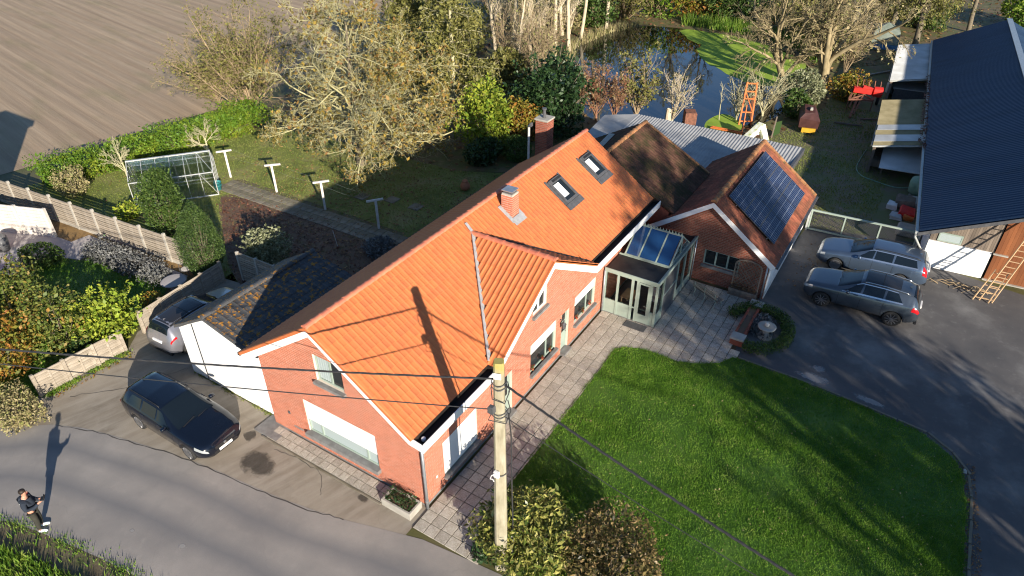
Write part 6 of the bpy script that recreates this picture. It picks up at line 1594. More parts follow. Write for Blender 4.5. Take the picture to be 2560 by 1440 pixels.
tag(MB().tube([(*p, .03) for p in smooth_poly([(38.02, -7.03), (35.00, -6.97), (33.66, -7.38), (33.15, -8.37), (32.90, -9.50), (33.40, -10.31)], 6, False)], .03, 6).go('garden_hose', MT['green_tank'], None, True), 'pale green hose curving across the shaded grass', 'hose')
for nm, lab, q, L_, m in (('timber_beam', 'grey timber beam lying on the grass below the hay machine', ((41.99, -4.26), (42.23, -6.10)), .14, 'wood_clad'), ('plank', 'long pale plank resting near the far lean-to', ((53.93, -3.73), (57.26, -5.92)), .16, 'conc'), ('plank', 'second plank lying in the shade by the hay machine', ((43.66, -5.73), (44.26, -6.99)), .12, 'wood_clad')):
    tag(MB().bar((*q[0], .08), (*q[1], .1), L_, .08).go(nm, MT[m]), lab, 'timber')
t = thing('crate_rack', 'black metal rack of old crates beside the white cover', 'rack', (36.27, -7.86), .05)
for k in range(5): MB().bbox(-1.1 + k * .45, -.72 + k * .45, -.25, .25, .1, .6, .02).go('crate', MT['wood_clad'], t)
for y in (-.3, .3): MB().bar((-1.2, y, .7), (1.2, y, .7), .05).bar((-1.2, y, 0), (-1.2, y, .7), .05).bar((1.2, y, 0), (1.2, y, .7), .05).go('rail', MT['dgrey'], t)
junk = [('plastic_sack', 'white plastic sack in the clutter behind the gate', (29.99, -9.63), (.3, .25, .35), 'plastic_w'), ('plastic_sack', 'pale bag lying nearest the gate in the clutter', (28.83, -9.98), (.3, .3, .25), 'corr_pale'), ('crate', 'red crate in the clutter against the barn side', (29.36, -10.40), (.45, .4, .4), 'redpaint'),
        ('crate', 'small orange red crate in front of the red one', (28.93, -10.57), (.2, .25, .3), 'orange'), ('pallet_box', 'grey wooden pallet box in the clutter by the barn', (30.64, -10.21), (.55, .5, .5), 'wood_clad'), ('stone_block', 'grey block pile near the barn corner', (27.25, -10.77), (.5, .6, .4), 'conc'), ('tarp_bundle', 'pale blue grey bundle under the tank', (30.76, -10.85), (.5, .4, .5), 'steel'), ('barrel', 'white and green drum between the lean-to roofs', (51.39, -6.79), (.5, .5, .8), 'corr_pale')]
for nm, lab, q, s, m in junk:
    b = MB()
    if nm == 'barrel': b.lathe([(s[0] * .9, 0), (s[0], .1), (s[0], s[2] - .1), (s[0] * .9, s[2])], 14, (q[0], q[1], 0))
    else:
        b.bbox(q[0] - s[0], q[0] + s[0], q[1] - s[1], q[1] + s[1], 0, s[2], min(s) * .2)
        b.v = [(x + rnd.uniform(-.05, .05), y + rnd.uniform(-.05, .05), z + (rnd.uniform(-.06, .06) if z > .05 else 0)) for x, y, z in b.v]
    tag(b.go(nm, MT[m]), lab, nm.replace('_', ' '))
t = thing('covered_boat', 'stack under a grey green tarpaulin with blue base near the willow', 'covered stack', (65.33, -4.14), .2)
v = [(-1, -1.2, .5), (1, -1.2, .5), (1, 1.2, .5), (-1, 1.2, .5), (-.9, -1.1, 1.6), (.9, -1.1, 1.7), (.9, 1.1, 1.9), (-.9, 1.1, 1.7), (0, 0, 2.3)]
MB().add(v, [(0, 1, 5, 4), (1, 2, 6, 5), (2, 3, 7, 6), (3, 0, 4, 7), (4, 5, 8), (5, 6, 8), (6, 7, 8), (7, 4, 8)]).go('tarpaulin', mat('grey green sheet', [(.12, .15, .12), (.20, .23, .20)], 2), t); MB().bbox(-1, 1, -1.2, 1.2, 0, .5, .05).go('blue_base', mat('blue plastic', [(.04, .12, .25), (.06, .18, .34)], 3), t)
# ------------------------------------------------------------ neighbour's small things
t = thing('garden_chair', 'dark round-backed garden chair on the neighbour terrace', 'chair', (1.02, 27.86), .3)
v = []; f = []
for z, r in ((.05, .33), (.4, .4), (.8, .42)):
    for a in np.linspace(-2.2, 2.2, 12): v.append((r * math.cos(a), r * math.sin(a), z))
for k in range(2):
    for i in range(11): f.append((k * 12 + i, k * 12 + i + 1, k * 12 + 13 + i, k * 12 + 12 + i))
o = link('shell', mesh('shell', v, f, MT['dgrey'], True), t); sm = o.modifiers.new('solid', 'SOLIDIFY'); sm.thickness = .04
MB().lathe([(.3, .36), (.34, .4), (.3, .46)], 16).go('seat', MT['dgrey'], t, True); MB().lathe([(.2, 0), (.2, .05), (.05, .06), (.05, .36)], 10).go('foot', MT['dgrey'], t)
t = thing('watering_can', 'bright green plastic watering can by the slatted fence', 'watering can', (4.73, 24.67)); MB().lathe([(.11, 0), (.12, .25), (.08, .32)], 12).tube([(.1, 0, .08), (.3, 0, .34)], [.03, .02], 6).tube([(-.1, 0, .08), (-.24, 0, .2), (-.06, 0, .34)], .015, 5).go('can', mat('green plastic', [(.05, .30, .05), (.08, .42, .08)], 5), t, True)
tag(MB().lathe([(.03, 0), (.13, .05), (.16, .16), (.12, .28), (.06, .33), (.08, .4), (.03, .44)], 12, (*(5.00, 20.63), 0)).go('garden_ornament', MT['plastic_w'], None, True), 'white garden ornament on the mulch strip', 'ornament')
tag(MB().lathe([(.1, 0), (.17, .03), (.15, .14), (.05, .16)], 10, (*(4.83, 22.75), 0)).go('plant_bowl', MT['terracotta'], None, True), 'small brown bowl on the mulch strip', 'bowl')
t = thing('round_table', 'round pale stone garden table at the end of the lavender hedge', 'table', (3.57, 17.55)); MB().lathe([(.55, .38), (.58, .4), (.58, .44), (.5, .45)], 22).go('tabletop', MT['terrace'], t, True); MB().lathe([(.25, 0), (.2, .05), (.14, .2), (.2, .38)], 12).go('foot', MT['terrace'], t, True)
t = thing('wire_chair', 'dark metal garden chair beside the round stone table', 'chair', (4.52, 17.96), .6)
MB().tube([(.25 * math.cos(a), .25 * math.sin(a), .42) for a in np.linspace(0, 6.28, 13)], .015, 5).go('seat_ring', MT['dgrey'], t); MB().lathe([(.22, .41), (.22, .43)], 12).go('seat', MT['wood_pale'], t); MB().tube([(-.22, -.18, .42), (-.28, -.15, .85), (-.28, .15, .85), (-.22, .18, .42)], .015, 5).go('backrest', MT['dgrey'], t)
for a in (.8, 2.4, 3.9, 5.5): MB().tube([(.22 * math.cos(a), .22 * math.sin(a), .42), (.27 * math.cos(a), .27 * math.sin(a), 0)], .013, 5).go('leg', MT['dgrey'], t)


# ------------------------------------------------------------ grass and litter
def patchy(seed, scale):
    g = np.random.default_rng(seed); k = g.normal(0, scale, (6, 2)); ph = g.uniform(0, 6.28, 6)
    return lambda x, y: np.clip(.62 + .22 * sum(np.sin(x * k[i, 0] + y * k[i, 1] + ph[i]) for i in range(6)) / 1.6, .15, 1)
blades('lawn_grass', LAWN, 190000, .06, .012, MT['grass'], 1, .05, 'bright green mown grass covering the front lawn', dens=patchy(4, 1.1))
blades('lawn_grass', NLAWN, 26000, .06, .016, MT['grass'], 2, .004, 'dark green grass of the neighbour lawn at left', dens=patchy(5, 1.1))
blades('garden_grass', GARDEN, 60000, .06, .018, MT['grass2'], 3, .004, 'thin grass of the garden lawn behind the house', dens=lambda x, y: np.where(inpoly(x, y, BED), .02, .6))
blades('verge_grass', VERGE[:8] + VERGE[8:], 80000, .24, .026, MT['weed'], 4, .004, 'rank green grass on the roadside verge', bb=(-17, -5.5, -2, 15), lean=.8, dens=lambda x, y: np.where(x < np.interp(y, [-8, 0, 5.6, 8.9, 10.8, 12.8, 16.2], [-6.1, -6.6, -7.1, -7.7, -8.2, -9.8, -12.9]), 1, .04))
blades('paddock_grass', PADDOCK, 16000, .09, .025, MT['grass2'], 6, .006, 'worn patchy grass in the paddock', bb=(25, 46, -9, 3), dens=patchy(8, .7))
litter('fallen_leaves', GARDEN, 5200, .11, MT['lf_litter'], 5, .02, 'fallen leaves scattered over the garden lawn', dens=lambda x, y: np.clip(np.exp(-((x - 15) ** 2 + (y - 14) ** 2) / 60) + .08, 0, 1))
litter('fallen_leaves', BED, 5200, .09, MT['lf_russet'], 6, .02, 'russet leaves covering the soil bed')
litter('fallen_leaves', LAWN, 1100, .045, MT['lf_dry'], 8, .11, 'tiny pale leaves scattered over the front lawn')
litter('fallen_leaves', [(6, -14.55), (11, -14.2), (11.2, -14.7), (6, -15.2)], 900, .06, MT['lf_litter'], 9, .02, 'brown leaves gathered along the kerb by the yard')
litter('fallen_leaves', [(18, -6.4), (24.6, -6.4), (25, -11), (23.5, -11), (22.5, -7.6), (18, -7.2)], 700, .07, MT['lf_litter'], 10, .02, 'yellow brown leaves on the asphalt near the gate', dens=lambda x, y: np.clip(np.exp(-((x - 21.5) ** 2 + (y + 7) ** 2) / .6) + np.exp(-((x - 23.5) ** 2 + (y + 7.5) ** 2) / .5) + np.exp(-((x - 19.3) ** 2 + (y + 6.9) ** 2) / .15) + np.where(x > 24.4, .5, .01), 0, 1))
litter('woodland_litter', WOOD, 20000, .28, MT['lf_litter'], 11, .02, 'brown leaf litter on the woodland floor', dens=lambda x, y: np.where((x < 110) & ~inpoly(x, y, POND), 1, 0))
litter('fallen_leaves', [(-3.7, 15.4), (-.4, 15.1), (-.4, 14.7), (-3.5, 14.9)], 260, .07, MT['lf_mix'], 12, .02, 'green and yellow leaves along the foot of the drive fence')
litter('gutter_leaves', [(34, -10.4), (50, -9.2), (50, -8.8), (34, -9.9)], 500, .16, MT['lf_russet'], 13, 2.2, 'dry leaves caught along the barn gutter')
# ragged turf and tufts along the lawn edge, road and drive edges
def edge_tufts(name, P, n, h, w, m, seed, z, label, spread, closed=False):
    g = np.random.default_rng(seed); P = np.array(P + ([P[0]] if closed else [])); d = np.linalg.norm(np.diff(P, axis=0), axis=1); s = np.concatenate([[0], d.cumsum()])
    t = g.uniform(0, s[-1], n); x = np.interp(t, s, P[:, 0]) + g.normal(0, spread, n); y = np.interp(t, s, P[:, 1]) + g.normal(0, spread, n)
    ok = np.sin(t * 3.1) + np.sin(t * 7.7 + 1) + g.normal(0, .8, n) > -.3; x, y = x[ok], y[ok]; n = len(x)
    a = g.uniform(0, 6.28, n); hh = h * g.uniform(.4, 1.3, n); la = g.uniform(0, 6.28, n)
    b = np.stack([x, y, np.full(n, z)], 1); dx = np.stack([np.cos(a), np.sin(a), 0 * a], 1) * w
    tip = b + np.stack([np.cos(la) * hh * .6, np.sin(la) * hh * .6, hh], 1)
    V = np.stack([b - dx, b + dx, tip], 1).reshape(-1, 3)
    tag(link(name, fastmesh(name, V, np.arange(3 * n).reshape(-1, 3), m)), label, kind='stuff')
edge_tufts('lawn_edge_grass', LAWN, 16000, .08, .012, MT['grass'], 71, .02, 'ragged grass growing over the lawn edge', .05, True)
edge_tufts('edge_weeds', [(-3.6, 15.35), (-.45, 15.1)], 2200, .12, .014, MT['weed'], 73, .004, 'weeds at the foot of the drive fence', .1)
edge_tufts('edge_weeds', [(-16, 22), (-12, 16.6), (-9, 13), (-7.49, 11.01), (-6.99, 8.98), (-6.41, 5.64), (-5.9, 0)], 6000, .10, .014, MT['weed'], 74, .008, 'ragged grass fringe along the roadside verge', .14)
edge_tufts('edge_weeds', [(.2, 7.2), (.2, 11.8)], 900, .08, .014, MT['grass2'], 75, .004, 'weeds at the foot of the white garage wall', .06)
MT['crack'] = mat('crack filler', [(.05, .045, .04), (.09, .08, .07)], 8)
for k, P in enumerate(([(-1.8, 1.9), (-2.3, 4.2), (-2.75, 7.6), (-3.55, 11.3), (-4.3, 13.5)], [(-1.5, 3.2), (-.8, 4.0), (-.9, 6.0)], [(-3.2, 14.6), (-1.4, 12.9), (-.6, 12.6), (.2, 12.2)])):
    q = smooth_poly(P, 10, False); g = np.random.default_rng(k); q = [(x + g.normal(0, .025), y + g.normal(0, .025)) for x, y in q]
    w = .008 if k else .016; v = []; f = []
    for i, (x, y) in enumerate(q):
        dx, dy = (q[min(i + 1, len(q) - 1)][0] - q[max(i - 1, 0)][0], q[min(i + 1, len(q) - 1)][1] - q[max(i - 1, 0)][1]); L_ = math.hypot(dx, dy); ww = w * rnd.uniform(.4, 1.4); v += [(x - dy / L_ * ww, y + dx / L_ * ww, .0115), (x + dy / L_ * ww, y - dx / L_ * ww, .0115)]
        if i: f.append((2 * i - 2, 2 * i - 1, 2 * i + 1, 2 * i))
    tag(link('surface_crack', mesh('surface_crack', v, f, MT['crack'])), kind='structure')
# ------------------------------------------------------------ bushes near the pole
bush('laurel_bush', 'large laurel bush with pale yellow-green leaves behind the utility pole', (.22, -3.62), (1.36, 1.42, 1.02), 8500, .14, MT['lf_laurel'], 21, amp=.4, asp=.38, up=.5, fill=.6, k=40, sharp=12, shoots=70)
bush('bronze_bush', 'rounded bronze-leaved bush at the bottom picture edge', (.72, -6.0), (1.45, 1.55, .95), 9500, .10, MT['lf_bronze'], 22, amp=.34, asp=.45, up=.5, k=50, sharp=14, shoots=60)
bush('low_shrub', 'small dark shrub at the paving end under the laurel', (-.55, -2.55), (.4, .42, .28), 500, .1, MT['lf_dark'], 23)
# oval hedge round the bird bath
g_ = np.random.default_rng(31); n = 9000; a = g_.uniform(-2.35 - .9, 1.35, n)
hd = thing('oval_hedge', 'low clipped green hedge curving round the bird bath', 'hedge', (14.62, -6.35))
rr = g_.uniform(-1, 1, n); zz = g_.random(n) ** .6
c = np.stack([np.cos(a) * (1.5 + .27 * rr), np.sin(a) * (1.25 + .27 * rr), .42 * zz + .03], 1)
V, F = leafq(g_, c, .06, .4); link('foliage', fastmesh('foliage', V, F, MT['lf_green']), hd)
bush('silver_plant', 'silvery bedding plants inside the oval hedge', (14.9, -6.55), (.8, .62, .22), 1500, .08, MT['lf_lav'], 32, tw=0)
# ------------------------------------------------------------ left-hand gardens
bush('lavender_hedge', 'long grey lavender hedge beside the neighbour path', (*(3.45, 21.15), 0), (.62, 2.7, .42), 7000, .10, MT['lf_lav'], 41, cat='hedge', rz=math.atan2((Vector((3.64, 18.39)) - Vector((3.31, 24.06))).y, (Vector((3.64, 18.39)) - Vector((3.31, 24.06))).x) - math.pi / 2, amp=.15, box=True)
bush('evergreen_tree', 'tall loose evergreen tree in front of the greenhouse', (6.50, 21.85), (1.3, 1.3, 2.1), 13000, .095, MT['lf_green'], 42, cat='tree', amp=.45, taper=.38, k=46, sharp=16, fill=.5, shoots=40)
bush('cypress', 'dense clipped oval cypress beside the drive fence', (5.17, 17.26), (1.1, 1.1, 1.95), 24000, .062, MT['lf_cyp'], 43, cat='tree', amp=.16, taper=.32, fill=.28, up=-.2, asp=.4, k=60, sharp=40)
bush('lime_shrub', 'bright lime yellow leafy shrub by the drive fence', (-0.06, 16.57), (1.3, 1.35, 1.15), 4200, .15, MT['lf_lime'], 44, amp=.6, k=40, fill=.7, sharp=12, shoots=60)
bush('yellow_shrub', 'small yellow variegated shrub against the slatted fence', (6.60, 25.54), (.85, .5, .5), 700, .15, MT['lf_lime'], 45, amp=.4)
bush('silver_shrub', 'silvery green round shrub between soil bed and garage', (7.20, 15.36), (1.15, 1.15, .95), 4200, .12, MT['lf_silver'], 46, amp=.45, k=44, sharp=14, fill=.6, shoots=50)
bush('lavender_clump', 'grey lavender clump in the house shadow at path end', (11.03, 11.57), (.95, .8, .42), 2200, .1, MT['lf_lav'], 47)
bush('lavender_clump', 'grey lavender clump against the house wall at far end', (16.5, 7.7), (.8, .6, .4), 1500, .1, MT['lf_lav'], 48)
bush('shrub', 'dark green shrub at the edge of the neighbour terrace', (1.45, 24.89), (.8, 1.25, .55), 3000, .1, MT['lf_green'], 49, rz=.4)
bush('autumn_shrub', 'tall green and orange autumn shrub at the left edge above the cable', (-1.71, 21.33), (1.5, 1.7, 1.5), 5600, .125, MT['lf_autumn'], 50, amp=.6, k=44, sharp=14, fill=.65, shoots=70, group='autumn shrubs in the neighbour garden')
bush('autumn_shrub', 'bushy green shrub with reddish tips left of the lime shrub', (-1.56, 17.71), (1.25, 1.3, 1.35), 4600, .125, MT['lf_autumn'], 51, amp=.6, k=44, sharp=14, fill=.65, shoots=70, group='autumn shrubs in the neighbour garden')
bush('autumn_shrub', 'orange yellow shrub at the left edge below the cable', (-3.76, 17.93), (1.5, 1.4, 1.25), 4800, .125, MT['lf_mix'], 52, amp=.6, k=44, sharp=14, fill=.65, shoots=60, group='autumn shrubs in the neighbour garden')
bush('low_shrub', 'low dark shrub below the lime shrub behind the fence', (-1.40, 16.24), (.8, .8, .5), 1500, .1, MT['lf_dark'], 53)
bush('low_shrub', 'reddish low shrub in front of the drive fence corner', (2.09, 16.93), (.5, .8, .35), 900, .1, MT['lf_mix'], 55)
bush('clipped_hedge', 'brownish clipped hedge block at the drive entrance', (-4.78, 15.21), (.75, 1.25, .5), 5000, .08, MT['lf_dry'], 54, cat='hedge', box=True, amp=.1, rz=-.1)
he = (Vector((18.44, 30.50)) - Vector((6.01, 33.47))); hl = he.length
for k, lab in enumerate(('bright green field hedge section nearest the slatted fence', 'field hedge section behind the greenhouse', 'field hedge section right of the greenhouse', 'rough far end of the field hedge by the trees')):
    c = Vector((6.01, 33.47)) + he * ((k + .5) / 4) + Vector((.4, 0))
    bush('field_hedge', lab, tuple(c), (hl / 8 * 1.12, 1.0 if k < 2 else 1.2, .85), 6500, .13, MT['lf_hedge'], 60 + k, cat='hedge', group='sections of the field hedge', rz=math.atan2(he.y, he.x), box=True, amp=.22, k=24)
bush('rough_shrub', 'green and tan scrub at the foot of the thorn trees', (19.86, 31.55), (1.2, 2.2, .8), 3600, .13, MT['lf_hedge'], 67, amp=.5, fill=.6, shoots=30)
bush('rough_shrub', 'brown twiggy shrub at the near end of the field hedge', (6.84, 31.35), (1.0, 1.3, .75), 2600, .1, MT['lf_dry'], 66, amp=.4)
TW = dict(k=4, w=.18, rr=.62, rmin=.009)
lvs = [dict(n=9, t=(.15, .95), abs=1.5, ang=(25, 60), up=.25, **TW), dict(n=7, t=(.2, 1), len=.55, ang=(20, 55), up=.15, **TW), dict(n=6, t=(.2, 1), len=.5, ang=(20, 60), **TW)]
tree('fruit_bush', 'bare pale fruit bush standing before the field hedge left of greenhouse', (9.69, 30.71), lvs, bent(1.5, seed=3), .07, .02, MT['bark_pale'], 70, cat='bush', group='bare fruit bushes')
tree('fruit_bush', 'bare pale fruit bush right of the greenhouse by the hedge', (14.66, 29.43), lvs, bent(1.4, seed=4), .08, .02, MT['bark_pale'], 71, cat='bush', group='bare fruit bushes')

# ------------------------------------------------------------ the big garden tree
wl = [dict(n=34, t=(.10, .98), abs=8.3, ang=(52, 94), up=.07, spiral=1, k=9, w=.24, curl=.0, rr=.30, taper=.55, rmin=.028, end=.25),
      dict(n=11, t=(.12, 1), len=.44, ang=(28, 70), k=6, w=.28, rr=.5, taper=.5, rmin=.016, up=.05),
      dict(n=9, t=(.15, 1), len=.46, ang=(25, 65), k=5, w=.28, rr=.5, rmin=.011),
      dict(n=5, t=(.15, 1), len=.55, ang=(25, 65), k=4, w=.32, rr=.6, rmin=.0075)]
wt = thing('walnut_tree', 'huge spreading lichen-covered tree with few yellow leaves on the lawn', 'tree', (18.57, 19.62))
sk = grow(90, bent(8.6, (.3, .2), 10, .05, 5), .34, .06, wl)
V, F = tubes(*sk[0], 10); link('trunk', fastmesh('trunk', V, F, MT['bark'], True), wt)
V, F = join([tubes(*sk[1], 7), tubes(*sk[2], 5)]); link('limbs', fastmesh('limbs', V, F, MT['bark_lichen'], True), wt)
V, F = join([tubes(*sk[3], 4), tubes(*sk[4], 3)]); V[:, 2] = np.maximum(V[:, 2], .25); link('twigs', fastmesh('twigs', V, F, MT['bark_lichen']), wt)
g_ = np.random.default_rng(91); pts = sk[4][0].reshape(-1, 3); pr = np.clip(.16 + .5 * np.clip((pts[:, 0] * .6 - pts[:, 1] * .75) / 6, 0, 1) + .25 * np.clip(1 - pts[:, 2] / 5, 0, 1), 0, 1)
c = pts[g_.random(len(pts)) < pr * .7]; c = c + g_.normal(0, .12, c.shape); c = c[c[:, 2] > .3]
V, F = leafq(g_, c, .17, .1); link('foliage', fastmesh('foliage', V, F, MT['lf_walnut']), wt)

# ------------------------------------------------------------ trees and shrubs beyond the garden
fl_ = [dict(n=22, t=(.03, .95), abs=5.0, ang=(30, 75), up=.1, spiral=1, k=6, w=.12, rr=.55, taper=.4, rmin=.02), dict(n=8, t=(.2, 1), len=.45, ang=(20, 50), up=.1, k=5, w=.18, rr=.55, rmin=.014),
       dict(n=7, t=(.15, 1), len=.48, ang=(20, 55), k=4, w=.22, rr=.6, rmin=.010), dict(n=4, t=(.2, 1), len=.5, ang=(20, 55), k=3, w=.22, rr=.6, rmin=.008)]
hs_ = [dict(n=34, t=(0, .9), abs=6.0, ang=(8, 58), up=.14, spiral=1, k=7, w=.1, rr=.5, taper=.1, rmin=.025), dict(n=10, t=(.15, 1), len=.38, ang=(20, 55), up=.08, k=5, w=.18, rr=.5, rmin=.014),
       dict(n=8, t=(.15, 1), len=.45, ang=(20, 60), k=4, w=.24, rr=.6, rmin=.010), dict(n=4, t=(.2, 1), len=.5, ang=(20, 60), k=3, w=.25, rr=.6, rmin=.008)]
tree('hawthorn', 'wide olive-leaved thorn tree at the field edge', (21.08, 32.67), hs_, bent(1.6, (.2, .2), seed=6), .15, .1, MT['twig'], 100, 16000, .13, MT['lf_olive'])
tree('hawthorn', 'lower olive thorn tree on the field side of the wide one', (21.18, 36.24), hs_[:3], bent(1.2, (-.3, .5), seed=7), .12, .08, MT['twig'], 101, 6500, .13, MT['lf_olive'], lastn=2).scale = (.68,) * 3
sp = [dict(n=60, t=(.1, .99), abs=3.6, ang=(70, 95), up=-.12, spiral=1, k=6, w=.05, curl=-.03, rr=.25, taper=.85, rmin=.02), dict(n=10, t=(.15, 1), len=.35, ang=(45, 75), k=4, w=.1, curl=-.12, rr=.5, rmin=.012)]
tree('spruce', 'thin tall spruce with drooping boughs behind the big tree', (28.08, 19.17), sp, bent(13, (.2, .2), 10, .01, 8), .2, .03, MT['bark_pale'], 102, 14000, .2, MT['lf_olive'], lastn=1, droop=.5, lup=0, lspread=.12)
tree('spruce', 'second spruce crown left of the thin one behind the big tree', (29.75, 24.60), sp, bent(11, (.2, -.2), 10, .01, 9), .2, .03, MT['bark_pale'], 103, 12000, .2, MT['lf_olive'], lastn=1, droop=.5, lup=0)
# pale tall trunks left of the pond
pl_ = [dict(n=16, t=(.22, .98), abs=2.6, ang=(22, 48), up=.4, k=5, w=.1, rr=.38, taper=.3, rmin=.018), dict(n=7, t=(.2, 1), len=.5, ang=(20, 50), up=.15, k=4, w=.15, rr=.6, rmin=.012), dict(n=4, t=(.2, 1), len=.55, ang=(20, 50), k=3, w=.2, rr=.6, rmin=.009)]
protos = [tree('poplar', '', (0, 0), pl_, bent(13, (1.2, .3), 9, .04, 10 + i, 1.1), .2, .05, MT['bark_tan'], 110 + i, 900, .12, MT['lf_dry'], group='pale tall trunks left of the pond') for i in range(3)]
spots = [((44.76, 20.32), 0, .1, 1.05, 'leaning pale trunk nearest the pond left shore'), ((47.73, 20.40), 1, 2.9, 1.0, 'pale trunk standing just behind the nearest pond-shore trunk'), ((52.99, 21.86), 2, 4.5, .95, 'pale trunk by the left pond shore, third from the evergreen'), ((40.65, 20.20), 2, 1.2, .8, 'thin pale leaning trunk behind the dark evergreen'),
         ((38.21, 20.39), 1, 5.2, .7, 'thin trunk between the spruce and the dark evergreen'), ((57.62, 21.30), 0, 3.3, .95, 'pale trunk at the far left corner of the pond'), ((48.82, 27.11), 0, 4.0, .95, 'pale trunk beyond the spruce, leftmost of the tall trunks'), ((55.94, 27.78), 1, .6, .9, 'pale trunk far behind the pond left shore'), ((43.25, 25.60), 2, 2.2, .9, 'thin pale trunk right behind the spruce'), ((47.10, 24.47), 0, 5.6, .85, 'pale trunk in the middle of the trunks left of the pond'), ((52.94, 23.96), 1, 1.9, .95, 'pale trunk behind the leaning pond-shore trunk'), ((53.73, 31.32), 2, 3.7, .95, 'pale trunk at the top edge right of the spruce'), ((62.06, 32.08), 0, 2.7, 1.0, 'pale trunk at the top edge behind the dry brush'), ((61.88, 25.05), 1, 4.4, .95, 'pale trunk at the top edge left of the far pond bank'), ((41.78, 22.10), 0, .9, .6, 'thin young trunk leaning beside the dark evergreen')]
for k, (q, i, rz, s, lab) in enumerate(spots):
    if k < 3: o = protos[i]; o.location = (*q, 0); o.rotation_euler = (0, 0, rz); o.scale = (s,) * 3; o['label'] = lab
    else: dup(protos[i], q, rz, s, lab)
# far wood on the right
fw = [dict(n=12, t=(.3, .98), abs=4.2, ang=(25, 55), up=.25, spiral=1, k=5, w=.12, rr=.5, taper=.3, rmin=.03), dict(n=7, t=(.2, 1), len=.5, ang=(20, 50), up=.1, k=4, w=.18, rr=.6, rmin=.02), dict(n=5, t=(.2, 1), len=.5, ang=(20, 55), k=3, w=.2, rr=.6, rmin=.014)]
fa = [tree('far_tree', '', (0, 0), fw, bent(11, (.5, .2), 8, .05, 20 + i), .26, .07, MT['bark'], 120 + i, 1200, .2, MT['lf_olive'], group='trees of the far wood') for i in range(2)]
for k, (q, i, rz, s, lab) in enumerate([((73.79, 9.60), 0, .3, 1.0, 'dark trunk beyond the pond, straight behind the duckweed'), ((75.15, 8.16), 1, 2.0, 1.0, 'second dark trunk behind the duckweed, right of the first'), ((72.77, -3.85), 1, 4.0, 1.0, 'forked dark trunk between willow and hanging willow'), ((76.14, -10.75), 0, 1.0, .95, 'slanting trunk just beyond the far barn roof edge'),
                                      ((70.51, 18.57), 1, 5.0, .9, 'tree behind the far pond bank, above its dark reflection'), ((86.20, -6.51), 0, 3.0, .9, 'bare tree in leaf litter behind the hanging willow'), ((79.04, 17.16), 0, 2.2, 1.0, 'tree at the top edge behind the pond')]):
    if k < 2: o = fa[i]; o.location = (*q, 0); o.rotation_euler = (0, 0, rz); o.scale = (s,) * 3; o['label'] = lab
    else: dup(fa[i], q, rz, s, lab)
# old pollard willow on the right pond bank
ow = [dict(n=9, t=(.15, 1), abs=7.8, ang=(18, 62), up=.28, spiral=1, k=8, w=.16, rr=.55, taper=.2, rmin=.05, end=.3), dict(n=8, t=(.2, 1), len=.42, ang=(30, 65), k=6, w=.2, rr=.5, rmin=.03), dict(n=9, t=(.15, 1), len=.5, ang=(20, 55), k=5, w=.18, curl=-.05, rr=.5, rmin=.016), dict(n=6, t=(.2, 1), len=.6, ang=(15, 45), k=4, w=.16, curl=-.08, rr=.6, rmin=.011)]
tree('old_willow', 'old yellow-barked willow with thick bare limbs right of the pond', (48.37, -1.97), ow, bent(3.4, (.3, .3), 7, .05, 31), .5, .3, MT['bark_willow'], 130, 3500, .14, MT['lf_dry'])
tree('old_willow', 'leaning bare willow limb tree beside the old willow, over the duckweed', (48.57, 0.90), ow, bent(3.2, (-1.0, 1.2), 7, .06, 32), .3, .2, MT['bark_willow'], 131, 700, .14, MT['lf_dry'])
hw_ = [dict(n=12, t=(.4, 1), abs=4.0, ang=(30, 65), up=.3, spiral=1, k=6, w=.1, curl=-.05, rr=.5, rmin=.03), dict(n=14, t=(.3, 1), abs=4.2, ang=(60, 100), up=-.5, k=6, w=.04, curl=-.2, rr=.3, rmin=.016)]
tree('hanging_willow', 'willow with long hanging olive yellow twigs beyond the lean-to sheds', (66.65, -6.77), hw_, bent(6.5, (.4, .2), 7, .04, 33), .3, .15, MT['bark'], 132, 9000, .2, MT['lf_olive'], lup=-.2)
bush('green_tree', 'green leafy tree crown at the top right corner', (80.35, -15.96), (3.4, 3.4, 3.0), 5000, .3, MT['lf_hedge'], 133, cat='tree', amp=.4, k=24)
# evergreen and garden shrubs right of the big tree
bush('evergreen_bush', 'big dark glossy evergreen bush behind the tall brick chimney', (30.63, 12.87), (2.9, 2.9, 2.5), 9500, .24, MT['lf_dark'], 140, amp=.5, k=50, sharp=14, fill=.55, shoots=60)
bush('yellow_bush', 'yellow-green autumn bush right of the big garden tree', (25.29, 14.58), (1.6, 1.6, 2.0), 5200, .19, MT['lf_lime'], 141, amp=.55, k=44, sharp=12, fill=.6, shoots=60, taper=.25)
bush('yellow_bush', 'yellow and reddish bush left of the lamp post', (27.27, 13.38), (1.4, 1.4, 1.4), 3800, .18, MT['lf_mix'], 142, amp=.55, k=44, sharp=12, fill=.6, shoots=60)
bush('round_bush', 'round clipped green bush in front of the yellow bushes', (24.40, 11.70), (.95, .95, .85), 3200, .11, MT['lf_green'], 143, amp=.08)
bush('dark_shrub', 'dark shrub in the shade at the foot of the yellow bushes', (23.03, 13.31), (1.6, 1.2, .8), 2200, .18, MT['lf_dark'], 144)
